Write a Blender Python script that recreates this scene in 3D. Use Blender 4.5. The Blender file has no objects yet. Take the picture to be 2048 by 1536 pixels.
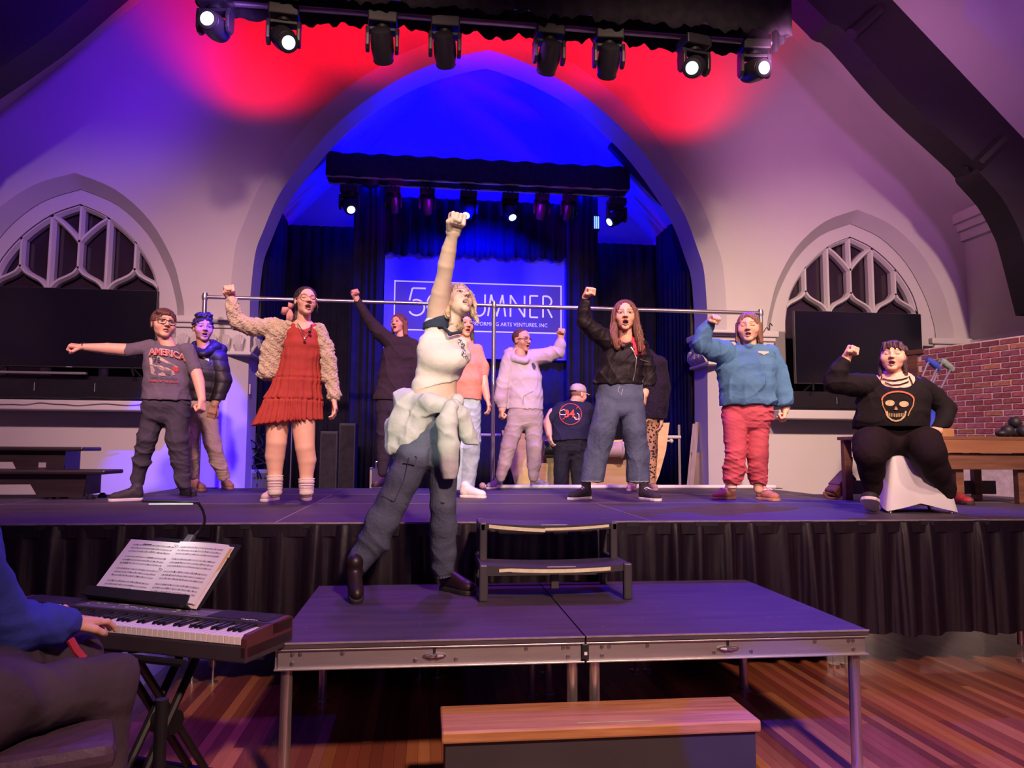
import bpy, bmesh, math, random
import numpy as np
from mathutils import Vector, Matrix
random.seed(7)
SC = bpy.context.scene
COL = SC.collection
R = math.radians

# ---------------------------------------------------------------- camera
FPX, YAW, PITCH, ROLL, HC = 1479.17, 0.116643, 0.0888327, 0.0065739, 1.35
cam_d = bpy.data.cameras.new('camera'); cam = bpy.data.objects.new('camera', cam_d); COL.objects.link(cam)
cam_d.sensor_width = 36.0; cam_d.lens = FPX / 2048 * 36.0; cam_d.clip_start = 0.05; cam_d.clip_end = 200
fwd = Vector((math.sin(YAW) * math.cos(PITCH), math.cos(YAW) * math.cos(PITCH), math.sin(PITCH)))
rgt = Vector((math.cos(YAW), -math.sin(YAW), 0)); upv = rgt.cross(fwd)
cr, sr = math.cos(ROLL), math.sin(ROLL)
r2 = rgt * cr + upv * sr; u2 = upv * cr - rgt * sr
# image x axis tilts by ROLL (clockwise on screen)
cam.matrix_world = Matrix(((r2.x, u2.x, -fwd.x, 0), (r2.y, u2.y, -fwd.y, 0), (r2.z, u2.z, -fwd.z, HC), (0, 0, 0, 1)))
SC.camera = cam

# ---------------------------------------------------------------- world, exposure
w = bpy.data.worlds.new('world'); SC.world = w; w.use_nodes = True
w.node_tree.nodes['Background'].inputs[0].default_value = (0.15, 0.05, 0.50, 1)
w.node_tree.nodes['Background'].inputs[1].default_value = 0.22
SC.view_settings.view_transform = 'Standard'; SC.view_settings.look = 'None'
SC.view_settings.exposure = 0.0; SC.view_settings.gamma = 1.0; SC.view_settings.use_curve_mapping = False
SC.cycles.use_denoising = True
SC.cycles.sample_clamp_indirect = 4.0
SC.cycles.max_bounces = 5; SC.cycles.diffuse_bounces = 3; SC.cycles.glossy_bounces = 3

# ---------------------------------------------------------------- lights of the hall
def aim(o, p):
    d = Vector(p) - o.location
    o.rotation_euler = d.to_track_quat('-Z', 'Y').to_euler()
def spot(name, loc, target, col, power, ang, blend=0.3, size=0.05):
    d = bpy.data.lights.new(name, 'SPOT'); o = bpy.data.objects.new(name, d); COL.objects.link(o)
    o.location = loc; aim(o, target); d.color = col; d.energy = power; d.spot_size = R(ang); d.spot_blend = blend; d.shadow_soft_size = size
    return o
def area(name, loc, target, col, power, sx, sy):
    d = bpy.data.lights.new(name, 'AREA'); o = bpy.data.objects.new(name, d); COL.objects.link(o)
    d.shape = 'RECTANGLE'; d.size = sx; d.size_y = sy; o.location = loc; aim(o, target); d.color = col; d.energy = power
    return o
# front of house stage washes, hung high above the camera
for x, tx, col, pw in ((-3.0, -3.4, (1.0, 0.54, 0.66), 1500), (-0.6, -0.7, (1.0, 0.60, 0.50), 2150), (1.9, 2.2, (1.0, 0.63, 0.50), 2450), (4.3, 4.9, (1.0, 0.64, 0.53), 2800)):
    spot('front_wash', (x, 0.5, 5.8), (tx, 7.2, 2.05), col, pw, 50, 0.85, 0.18)
spot('apron_wash', (1.6, -1.8, 4.6), (1.4, 3.1, 0.3), (1.0, 0.60, 0.44), 1900, 62, 0.8, 0.2)  # added warm fill to brighten the floor, treads and riser rails
# follow spot on the lead singer
spot('follow_spot', (-1.15, -4.0, 3.55), (0.12, 3.9, 1.99), (1.0, 0.98, 0.70), 1700, 10.2, 0.10, 0.03)
# red wash on the gable from added unseen spots floating close to the wall
for x, z, tz, an in ((-2.0, 5.0, 6.6, 92), (-0.75, 5.2, 7.4, 84), (0.55, 5.3, 7.7, 80), (1.85, 5.2, 7.4, 84), (3.1, 5.0, 6.6, 92)):
    spot('red_gable_wash', (x, 7.35, z), (x, 8.65, tz), (1.0, 0.0, 0.006), 330, an, 1.0, 0.1)
# blue, purple and pink spots, some at the front truss, others without a fixture
spot('blue_top_wash', (-2.7, 6.4, 5.2), (-4.4, 8.65, 5.7), (0.12, 0.01, 1.0), 240, 105, 1.0, 0.06)
spot('pink_gable_right', (2.9, 5.6, 4.7), (5.2, 8.65, 5.6), (1.0, 0.36, 0.80), 260, 80, 1.0, 0.15)  # added pink fill for the upper right wall, no fixture of its own
spot('purple_gable_left', (-1.4, 5.6, 4.7), (-3.4, 8.65, 4.9), (0.45, 0.16, 1.0), 85, 80, 1.0, 0.15)  # added purple fill for the upper left wall
spot('purple_ceiling_wash', (5.0, 3.0, 3.6), (6.2, 5.5, 5.6), (0.75, 0.22, 1.0), 260, 110, 1.0, 0.2)
spot('blue_wall_spot', (-1.2, 6.0, 4.6), (-2.62, 8.65, 1.15), (0.02, 0.0, 1.0), 4600, 22, 0.35, 0.04)
spot('blue_side_left', (-0.7, 8.1, 4.7), (-1.9, 7.3, 2.0), (0.02, 0.0, 1.0), 200, 34, 0.6, 0.05)
spot('blue_front_left', (-1.75, 5.8, 4.75), (-1.5, 2.5, 0.8), (0.02, 0.0, 1.0), 300, 70, 0.8, 0.05)
spot('blue_side_right', (3.6, 7.0, 4.75), (3.1, 5.4, 1.9), (0.03, 0.01, 1.0), 900, 50, 0.6, 0.05)
spot('blue_side_mid', (2.3, 7.0, 4.75), (1.1, 7.6, 1.9), (0.16, 0.10, 1.0), 420, 44, 0.6, 0.05)
spot('blue_floor_spot', (-1.5, -2.2, 4.3), (1.62, 3.0, 0.0), (0.06, 0.02, 1.0), 2600, 7.5, 0.12, 0.02)
spot('purple_stage_wash', (0.6, 5.9, 4.85), (0.7, 6.1, 0.93), (0.42, 0.07, 1.0), 420, 125, 0.9, 0.15)
spot('purple_front_wash', (0.7, 1.5, 4.9), (0.7, 3.6, 0.6), (0.55, 0.12, 1.0), 150, 95, 0.9, 0.15)
# blue flood inside the chancel, from its own truss
for x in (-1.2, 2.65):
    spot('chancel_blue_flood', (x, 10.35, 5.25), (0.72, 10.75, 6.7), (0.0, 0.0, 1.0), 1500, 150, 0.8, 0.08)
spot('chancel_blue_down', (0.7, 9.45, 4.6), (0.7, 10.9, 2.6), (0.0, 0.0, 1.0), 2400, 120, 0.9, 0.1)
for x, tx in ((0.2, -1.9), (1.2, 3.3)):
    spot('chancel_magenta_side', (x, 9.6, 4.5), (tx, 10.9, 5.0), (0.4, 0.0, 1.0), 40, 70, 0.9, 0.1)

# ---------------------------------------------------------------- measuring helpers (photo pixel + real depth -> place in the hall)
def _ray(px, py):
    a, b = px - 1024, py - 768
    X = a * cr + b * sr; Y = -a * sr + b * cr
    return r2 * 0 + rgt * X - upv * Y + fwd * FPX
def at(px, py, Y):
    r = _ray(px, py); t = Y / r.y
    return Vector((r.x * t, Y, r.z * t + HC))
def atz(px, py, z):
    r = _ray(px, py); t = (z - HC) / r.z
    return Vector((r.x * t, r.y * t, z))

# ---------------------------------------------------------------- materials
MATS = {}
def mat(name, col=(0.5, 0.5, 0.5), rough=0.6, metal=0.0, var=0.0, vscale=8.0, bump=0.0, bscale=60.0, stretch=(1, 1, 1),
        attr=None, emit=None, estr=0.0, spec=0.5, col2=None, sheen=0.0, ocol=False, coat=0.0, alpha=1.0):
    if name in MATS: return MATS[name]
    m = bpy.data.materials.new(name); m.use_nodes = True; MATS[name] = m
    nt = m.node_tree; b = nt.nodes['Principled BSDF']; L = nt.links.new
    b.inputs['Base Color'].default_value = (*col, 1); b.inputs['Roughness'].default_value = rough; b.inputs['Metallic'].default_value = metal
    b.inputs['Specular IOR Level'].default_value = spec
    if sheen: b.inputs['Sheen Weight'].default_value = sheen
    if coat: b.inputs['Coat Weight'].default_value = coat
    if alpha < 1: b.inputs['Alpha'].default_value = alpha
    tc = nt.nodes.new('ShaderNodeTexCoord'); mp = nt.nodes.new('ShaderNodeMapping'); mp.inputs['Scale'].default_value = stretch
    L(tc.outputs['Object'], mp.inputs['Vector'])
    src = None
    if attr:
        a = nt.nodes.new('ShaderNodeVertexColor'); a.layer_name = attr; src = a.outputs['Color']
    elif ocol:
        a = nt.nodes.new('ShaderNodeObjectInfo'); src = a.outputs['Color']
    n = nt.nodes.new('ShaderNodeTexNoise'); n.inputs['Scale'].default_value = vscale; n.inputs['Detail'].default_value = 5
    L(mp.outputs['Vector'], n.inputs['Vector'])
    if var > 0 or col2:
        mx = nt.nodes.new('ShaderNodeMix'); mx.data_type = 'RGBA'
        c2 = col2 or tuple(max(0, c * (1 - var)) for c in col)
        rp = nt.nodes.new('ShaderNodeValToRGB'); rp.color_ramp.elements[0].position = 0.35; rp.color_ramp.elements[1].position = 0.65
        L(n.outputs['Fac'], rp.inputs['Fac']); L(rp.outputs['Color'], mx.inputs['Factor'])
        if src:
            mul = nt.nodes.new('ShaderNodeMix'); mul.data_type = 'RGBA'; mul.blend_type = 'MULTIPLY'; mul.inputs['Factor'].default_value = 1
            L(src, mul.inputs['A']); mul.inputs['B'].default_value = (1 - var, 1 - var, 1 - var, 1)
            L(src, mx.inputs['A']); L(mul.outputs['Result'], mx.inputs['B'])
        else:
            mx.inputs['A'].default_value = (*col, 1); mx.inputs['B'].default_value = (*c2, 1)
        L(mx.outputs['Result'], b.inputs['Base Color'])
    elif src:
        L(src, b.inputs['Base Color'])
    if bump > 0:
        n2 = nt.nodes.new('ShaderNodeTexNoise'); n2.inputs['Scale'].default_value = bscale; n2.inputs['Detail'].default_value = 4
        L(mp.outputs['Vector'], n2.inputs['Vector'])
        bp = nt.nodes.new('ShaderNodeBump'); bp.inputs['Strength'].default_value = bump; bp.inputs['Distance'].default_value = 0.02
        L(n2.outputs['Fac'], bp.inputs['Height']); L(bp.outputs['Normal'], b.inputs['Normal'])
    if emit:
        b.inputs['Emission Color'].default_value = (*emit, 1); b.inputs['Emission Strength'].default_value = estr
    return m

PLASTER = mat('white_plaster', (0.53, 0.50, 0.50), 0.75, var=0.05, vscale=1.5, bump=0.04, bscale=120)
TRIMW = mat('white_trim_paint', (0.56, 0.53, 0.53), 0.5, var=0.04, vscale=3, bump=0.02, bscale=90)
DARKWOOD = mat('dark_beam_wood', (0.010, 0.005, 0.010), 0.55, var=0.4, vscale=4, bump=0.1, stretch=(1, 1, 8))
BLACKCLOTH = mat('black_drape', (0.014, 0.012, 0.030), 0.9, var=0.3, vscale=6, bump=0.1, bscale=40, spec=0.15)
SKIRTM = mat('black_satin_skirt', (0.011, 0.006, 0.014), 0.42, var=0.3, vscale=5, bump=0.15, bscale=30, stretch=(1, 1, 0.3))
SCRIM = mat('black_scrim', (0.020, 0.017, 0.024), 0.9, var=0.5, vscale=14, bump=0.2, bscale=30)
BLACKP = mat('black_plastic', (0.02, 0.02, 0.024), 0.4, var=0.2, vscale=10, bump=0.02)
BLACKM = mat('black_metal', (0.018, 0.018, 0.022), 0.45, metal=0.3, var=0.3, vscale=12)
GREYP = mat('grey_plastic', (0.10, 0.095, 0.105), 0.5, var=0.15, vscale=12, bump=0.03)
STAGEM = mat('stage_deck_black', (0.070, 0.050, 0.075), 0.6, var=0.35, vscale=5, bump=0.06, bscale=90, stretch=(0.4, 3, 1))
ALU = mat('aluminium', (0.62, 0.60, 0.60), 0.38, metal=0.85, var=0.15, vscale=9, bump=0.03, stretch=(0.3, 3, 3))
CHROME = mat('chrome_pipe', (0.66, 0.62, 0.62), 0.25, metal=0.9, var=0.1, vscale=7)
WOODT = mat('oak_tread', (0.50, 0.24, 0.10), 0.4, col2=(0.34, 0.14, 0.055), vscale=6, bump=0.05, stretch=(0.6, 9, 9), coat=0.3)
PLY = mat('pale_plywood', (0.72, 0.50, 0.28), 0.6, col2=(0.62, 0.40, 0.20), vscale=3, stretch=(1, 1, 6), bump=0.03)
BROWNWOOD = mat('brown_prop_wood', (0.20, 0.085, 0.045), 0.55, col2=(0.12, 0.05, 0.03), vscale=5, bump=0.08, stretch=(0.4, 4, 6))
PLANK = mat('floor_plank_wood', (0.4, 0.15, 0.08), 0.28, ocol=True, var=0.28, vscale=5, stretch=(9, 0.5, 1), bump=0.03, bscale=30, coat=0.35)
GLASSD = mat('dark_window_glass', (0.035, 0.022, 0.035), 0.12, var=0.2, vscale=2)
TVM = mat('tv_screen_black', (0.006, 0.006, 0.012), 0.16, var=0.1, vscale=1, spec=0.6)
PAPER = mat('white_paper', (0.82, 0.80, 0.78), 0.7, var=0.04, vscale=5)
INK = mat('print_ink', (0.03, 0.03, 0.035), 0.7, var=0.2, vscale=30)
WHITEP = mat('white_print', (0.85, 0.83, 0.83), 0.6, var=0.05, vscale=30)
TAPE = mat('glow_tape', (0.82, 0.80, 0.52), 0.6, var=0.12, vscale=40)
LENS = mat('lit_lens', (0.6, 0.8, 1.0), 0.2, emit=(0.42, 0.72, 1.0), estr=2.6, var=0.05)
LENSBIG = mat('lit_lens_bright', (0.8, 0.95, 1.0), 0.2, emit=(0.70, 0.95, 1.0), estr=7.0, var=0.05)
LENSOFF = mat('unlit_lens', (0.02, 0.02, 0.03), 0.1, var=0.1)

# ---------------------------------------------------------------- mesh helpers
class MB:
    def __init__(s): s.v = []; s.f = []
    def add(s, vs, fs):
        o = len(s.v); s.v += [tuple(v) for v in vs]; s.f += [tuple(i + o for i in f) for f in fs]; return s
    def box(s, x0, x1, y0, y1, z0, z1, M=None):
        vs = [Vector(p) for p in ((x0, y0, z0), (x1, y0, z0), (x1, y1, z0), (x0, y1, z0), (x0, y0, z1), (x1, y0, z1), (x1, y1, z1), (x0, y1, z1))]
        if M: vs = [M @ v for v in vs]
        return s.add(vs, [(0, 3, 2, 1), (4, 5, 6, 7), (0, 1, 5, 4), (1, 2, 6, 5), (2, 3, 7, 6), (3, 0, 4, 7)])
    def tube(s, pts, r, n=10, cap=True, closed=False):
        pts = [Vector(p) for p in pts]; rs = r if isinstance(r, (list, tuple)) else [r] * len(pts)
        t0 = (pts[1] - pts[0]).normalized(); nrm = t0.orthogonal().normalized(); rings = []
        for i, p in enumerate(pts):
            if closed: t = (pts[(i + 1) % len(pts)] - pts[i - 1]).normalized()
            else: t = (pts[min(i + 1, len(pts) - 1)] - pts[max(i - 1, 0)]).normalized()
            nrm = (nrm - t * nrm.dot(t)); nrm = nrm.normalized() if nrm.length > 1e-6 else t.orthogonal().normalized()
            bn = t.cross(nrm)
            rings.append([p + (nrm * math.cos(2 * math.pi * k / n) + bn * math.sin(2 * math.pi * k / n)) * rs[i] for k in range(n)])
        vs = [v for rg in rings for v in rg]; fs = []
        m = len(rings)
        for i in range(m if closed else m - 1):
            a, b = i * n, ((i + 1) % m) * n
            fs += [(a + k, a + (k + 1) % n, b + (k + 1) % n, b + k) for k in range(n)]
        if cap and not closed: fs += [tuple(range(n - 1, -1, -1)), tuple(range((m - 1) * n, m * n))]
        return s.add(vs, fs)
    def cyl(s, a, b, r0, r1=None, n=16): return s.tube([a, b], [r0, r0 if r1 is None else r1], n)
    def lathe(s, prof, M=None, n=20):
        vs = []; M = M or Matrix()
        for (r, z) in prof:
            vs += [M @ Vector((r * math.cos(2 * math.pi * k / n), r * math.sin(2 * math.pi * k / n), z)) for k in range(n)]
        fs = []
        for i in range(len(prof) - 1):
            fs += [(i * n + k, i * n + (k + 1) % n, (i + 1) * n + (k + 1) % n, (i + 1) * n + k) for k in range(n)]
        fs += [tuple(range(n - 1, -1, -1)), tuple(range((len(prof) - 1) * n, len(prof) * n))]
        return s.add(vs, fs)
    def sph(s, c, r, nu=16, nv=10, M=None):
        r = r if isinstance(r, (list, tuple)) else (r, r, r); vs = []; fs = []
        for j in range(nv + 1):
            th = math.pi * j / nv
            for i in range(nu):
                ph = 2 * math.pi * i / nu
                p = Vector((r[0] * math.sin(th) * math.cos(ph), r[1] * math.sin(th) * math.sin(ph), r[2] * math.cos(th)))
                if M: p = M @ p
                vs.append(Vector(c) + p)
        for j in range(nv):
            for i in range(nu): fs.append((j * nu + i, (j + 1) * nu + i, (j + 1) * nu + (i + 1) % nu, j * nu + (i + 1) % nu))
        return s.add(vs, fs)
    def prism(s, poly, depth, F):      # poly: 2D points, F(u, v, d) -> 3D
        n = len(poly)
        vs = [F(u, v, 0) for u, v in poly] + [F(u, v, depth) for u, v in poly]
        return s.add(vs, [tuple(range(n)), tuple(range(2 * n - 1, n - 1, -1))] + [(i, i + n, (i + 1) % n + n, (i + 1) % n) for i in range(n)])
    def grid(s, fn, nu, nv):
        vs = [fn(i / nu, j / nv) for j in range(nv + 1) for i in range(nu + 1)]
        return s.add(vs, [(j * (nu + 1) + i, j * (nu + 1) + i + 1, (j + 1) * (nu + 1) + i + 1, (j + 1) * (nu + 1) + i) for j in range(nv) for i in range(nu)])
    def strip(s, A, B):                # quads between two equal polylines
        n = len(A)
        return s.add(list(A) + list(B), [(i, i + 1, n + i + 1, n + i) for i in range(n - 1)])
    def out(s, name, m, parent=None, smooth=False, bevel=0.0, solid=0.0):
        me = bpy.data.meshes.new(name); me.from_pydata(s.v, [], s.f); me.validate()
        bm = bmesh.new(); bm.from_mesh(me); bmesh.ops.recalc_face_normals(bm, faces=bm.faces); bm.to_mesh(me); bm.free()
        me.materials.append(m)
        o = bpy.data.objects.new(name, me); COL.objects.link(o)
        if smooth:
            me.shade_smooth()
            if smooth != 'all': me.set_sharp_from_angle(angle=R(40))
        if solid:
            md = o.modifiers.new('thickness', 'SOLIDIFY'); md.thickness = solid; md.offset = 0
        if bevel:
            md = o.modifiers.new('bevel', 'BEVEL'); md.width = bevel; md.segments = 2; md.limit_method = 'ANGLE'
        if parent is not None: o.parent = parent
        return o
def tag(o, label=None, cat=None, group=None, kind=None):
    if label: o['label'] = label
    if cat: o['category'] = cat
    if group: o['group'] = group
    if kind: o['kind'] = kind
    return o
def thing(name, label, cat, loc=(0, 0, 0), rz=0.0, group=None):
    o = bpy.data.objects.new(name, None); COL.objects.link(o); o.empty_display_size = 0.1
    o.location = loc; o.rotation_euler = (0, 0, rz)
    return tag(o, label, cat, group)
def wmat(o): return (wmat(o.parent) @ o.matrix_parent_inverse @ o.matrix_basis) if o.parent else o.matrix_basis.copy()
def keep(o, parent):                  # parent o (built in world coordinates) without moving it
    o.parent = parent; o.matrix_parent_inverse = wmat(parent).inverted(); return o
def clone(root, label=None, group=None):
    r = root.copy(); COL.objects.link(r)
    if label: r['label'] = label
    if group: r['group'] = group
    for ch in list(root.children):
        c = ch.copy(); COL.objects.link(c); c.parent = r
        for g in ch.children:
            d = g.copy(); COL.objects.link(d); d.parent = c
    return r
def fillmesh(name, loops, F, m, parent=None, depth=0.0, smooth=False):   # planar outline with holes -> mesh
    cu = bpy.data.curves.new(name, 'CURVE'); cu.dimensions = '2D'; cu.fill_mode = 'BOTH'; cu.extrude = depth / 2
    for lp in loops:
        sp = cu.splines.new('POLY'); sp.points.add(len(lp) - 1); sp.use_cyclic_u = True
        for p, (x, y) in zip(sp.points, lp): p.co = (x, y, 0, 1)
    o = bpy.data.objects.new(name + '_c', cu); COL.objects.link(o)
    me = bpy.data.meshes.new_from_object(o); bpy.data.objects.remove(o); bpy.data.curves.remove(cu)
    for v in me.vertices: v.co = F(v.co.x, v.co.y, v.co.z)
    me.materials.clear(); me.materials.append(m); me.name = name
    bm = bmesh.new(); bm.from_mesh(me); bmesh.ops.remove_doubles(bm, verts=bm.verts, dist=1e-5); bmesh.ops.recalc_face_normals(bm, faces=bm.faces); bm.to_mesh(me); bm.free()
    ob = bpy.data.objects.new(name, me); COL.objects.link(ob)
    if parent is not None: ob.parent = parent
    return ob
def textmesh(name, body, size, F, m, parent=None, depth=0.004, spacing=1.0, bold=0.0, align='CENTER', shear=0.0, sx=1.0):
    cu = bpy.data.curves.new(name, 'FONT'); cu.body = body; cu.size = size; cu.align_x = align; cu.align_y = 'CENTER'
    cu.extrude = depth / 2; cu.space_character = spacing; cu.offset = bold; cu.shear = shear; cu.resolution_u = 4
    o = bpy.data.objects.new(name + '_c', cu); COL.objects.link(o)
    me = bpy.data.meshes.new_from_object(o); bpy.data.objects.remove(o); bpy.data.curves.remove(cu)
    for v in me.vertices: v.co = F(v.co.x * sx, v.co.y, v.co.z)
    me.materials.clear(); me.materials.append(m); me.name = name
    ob = bpy.data.objects.new(name, me); COL.objects.link(ob)
    if parent is not None: ob.parent = parent
    return ob
def smoothline(pts, k=6):             # Catmull-Rom through 2D/3D points
    P = [Vector(p) for p in pts]; out = []
    for i in range(len(P) - 1):
        a, b, c, d = P[max(i - 1, 0)], P[i], P[i + 1], P[min(i + 2, len(P) - 1)]
        for j in range(k):
            t = j / k
            out.append(0.5 * ((2 * b) + (c - a) * t + (2 * a - 5 * b + 4 * c - d) * t * t + (3 * b - a - 3 * c + d) * t ** 3))
    out.append(P[-1]); return out

# ================================================================ SETTING
S = 0.93                      # stage height
YW = 8.65                     # front face of the chancel wall
CX = 0.72                     # axis of the hall
def half_offset(half, off):   # push a half profile outwards (last point is the apex)
    P = [Vector(p) for p in half]; out = []
    for i, p in enumerate(P):
        t = (P[min(i + 1, len(P) - 1)] - P[max(i - 1, 0)]).normalized(); n = Vector((t.y, -t.x))
        out.append(p + n * off)
    out[-1] = Vector((0, P[-1].y + off * 1.15)); return out
def full(half, cx):           # left foot .. apex .. right foot
    L = [(cx - p[0], p[1]) for p in half]; Rr = [(cx + p[0], p[1]) for p in half[:-1]][::-1]
    return L + Rr
ARCH = [(2.75, 0.0), (2.75, 1.5), (2.76, 2.6)] + [tuple(p) for p in smoothline([(2.77, 3.05), (2.735, 3.6), (2.65, 3.9), (2.48, 4.35), (2.2, 4.79), (1.84, 5.25), (1.45, 5.61), (1.05, 5.9), (0.66, 6.1), (0.25, 6.25), (0, 6.315)], 4)]
ARCHO = half_offset(ARCH, 0.19)
NICHE_O = [(1.26, 1.84), (1.26, 2.8)] + [tuple(p) for p in smoothline([(1.25, 2.95), (1.21, 3.12), (1.1, 3.48), (0.83, 3.93), (0.44, 4.27), (0, 4.44)], 4)]
NICHE_I = [(1.13, 1.84), (1.13, 2.8)] + [tuple(p) for p in smoothline([(1.125, 2.92), (1.10, 3.06), (1.0, 3.38), (0.76, 3.81), (0.41, 4.14), (0, 4.31)], 4)]
TRAC = [(0.93, 1.94), (0.93, 2.8)] + [tuple(p) for p in smoothline([(0.93, 2.9), (0.92, 3.07), (0.84, 3.4), (0.62, 3.73), (0.31, 4.0), (0, 4.14)], 4)]
EAVE_X, EAVE_Z = 6.92, 4.43
WINX = (-3.985, 5.45)

# chancel wall with the big pointed arch and the two window niches
outer = [(2 * CX - EAVE_X, 0)] + full([tuple(p) for p in ARCHO], CX) + [(EAVE_X, 0), (EAVE_X, EAVE_Z), (CX, EAVE_Z + EAVE_X - CX), (2 * CX - EAVE_X, EAVE_Z)]
loops = [outer] + [full(NICHE_O, x) for x in WINX]
wall = fillmesh('wall_back', loops, lambda x, y, z: Vector((x, YW, y)), PLASTER)
tag(wall, 'white plaster chancel wall with a tall pointed arch', None, kind='structure')
# arch reveal: splay, then the deep soffit
mb = MB(); A0 = [(x, YW, z) for x, z in full([tuple(p) for p in ARCHO], CX)]; A1 = [(x, 8.80, z) for x, z in full(ARCH, CX)]; A2 = [(x, 9.25, z) for x, z in full(ARCH, CX)]
mb.strip(A0, A1); o = mb.out('arch_splay', PLASTER, wall, smooth=True)
mb = MB(); mb.strip(A1, A2); o = mb.out('arch_soffit', PLASTER, wall, smooth=True)
for wi, wx in enumerate(WINX):
    mb = MB(); N0 = [(x, YW, z) for x, z in full(NICHE_O, wx)]; N1 = [(x, 8.82, z) for x, z in full(NICHE_I, wx)]
    mb.strip(N0, N1); mb.out('niche_splay', PLASTER, wall, smooth=True)
    fillmesh('niche_panel', [full(NICHE_I, wx), full(TRAC, wx)], lambda x, y, z: Vector((x, 8.83, y)), PLASTER, wall)
    MB().box(wx - 1.3, wx + 1.3, 8.30, 8.83, 1.74, 1.845).out('window_ledge', TRIMW, wall, bevel=0.012)
# carved capitals across each pier, with cornice and leaves
for sgn in (-1, 1):
    a, b = (CX - 2.75, CX - 3.50) if sgn < 0 else (CX + 2.75, CX + 3.52)
    x0, x1 = min(a, b), max(a, b)
    inner_x = a
    xi = (x0 - 0.02, x1 + 0.04) if sgn < 0 else (x0 - 0.04, x1 + 0.02)
    MB().box(xi[0] - 0.05, xi[1] + 0.05, YW - 0.09, 9.27, 2.75, 2.83).out('capital_cornice', TRIMW, wall, bevel=0.015)
    MB().box(xi[0] - 0.02, xi[1] + 0.02, YW - 0.06, 9.26, 2.70, 2.75).out('capital_cornice', TRIMW, wall, bevel=0.01)
    MB().box(xi[0], xi[1], YW - 0.03, 9.255, 2.44, 2.70).out('capital_bell', TRIMW, wall)
    MB().box(xi[0] - 0.02, xi[1] + 0.02, YW - 0.055, 9.26, 2.40, 2.44).out('capital_necking', TRIMW, wall, bevel=0.012)
    def leaf(c, nrm):
        m = MB(); n = Vector(nrm); t = Vector((0, 0, 1)).cross(n)
        for k in range(-2, 3):
            ang = k * 0.42; base = Vector(c) + t * (k * 0.012)
            tip = Vector(c) + t * (math.sin(ang) * 0.075) + Vector((0, 0, 0.10 + 0.09 * math.cos(ang))) + n * 0.045
            m.tube([base, base.lerp(tip, 0.5) + n * 0.03, tip, tip + n * 0.012 - Vector((0, 0, 0.02))], [0.018, 0.020, 0.014, 0.006], 6)
        return m
    k = 5
    for i in range(k):
        leaf((x0 + (i + 0.5) * (x1 - x0) / k, YW - 0.03, 2.44), (0, -1, 0)).out('carved_leaf', TRIMW, wall, smooth=True)
    for i in range(4):
        leaf((inner_x + (0.03 if sgn < 0 else -0.03) , YW + 0.08 + i * 0.15, 2.44), (1 if sgn < 0 else -1, 0, 0)).out('carved_leaf', TRIMW, wall, smooth=True)
# small pilaster capital at the far right corner
MB().box(6.35, 6.92, YW - 0.08, YW + 0.01, 2.72, 2.80).out('capital_cornice', TRIMW, wall, bevel=0.015)
MB().box(6.40, 6.92, YW - 0.05, YW + 0.01, 2.55, 2.72).out('capital_bell', TRIMW, wall, bevel=0.02)
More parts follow.
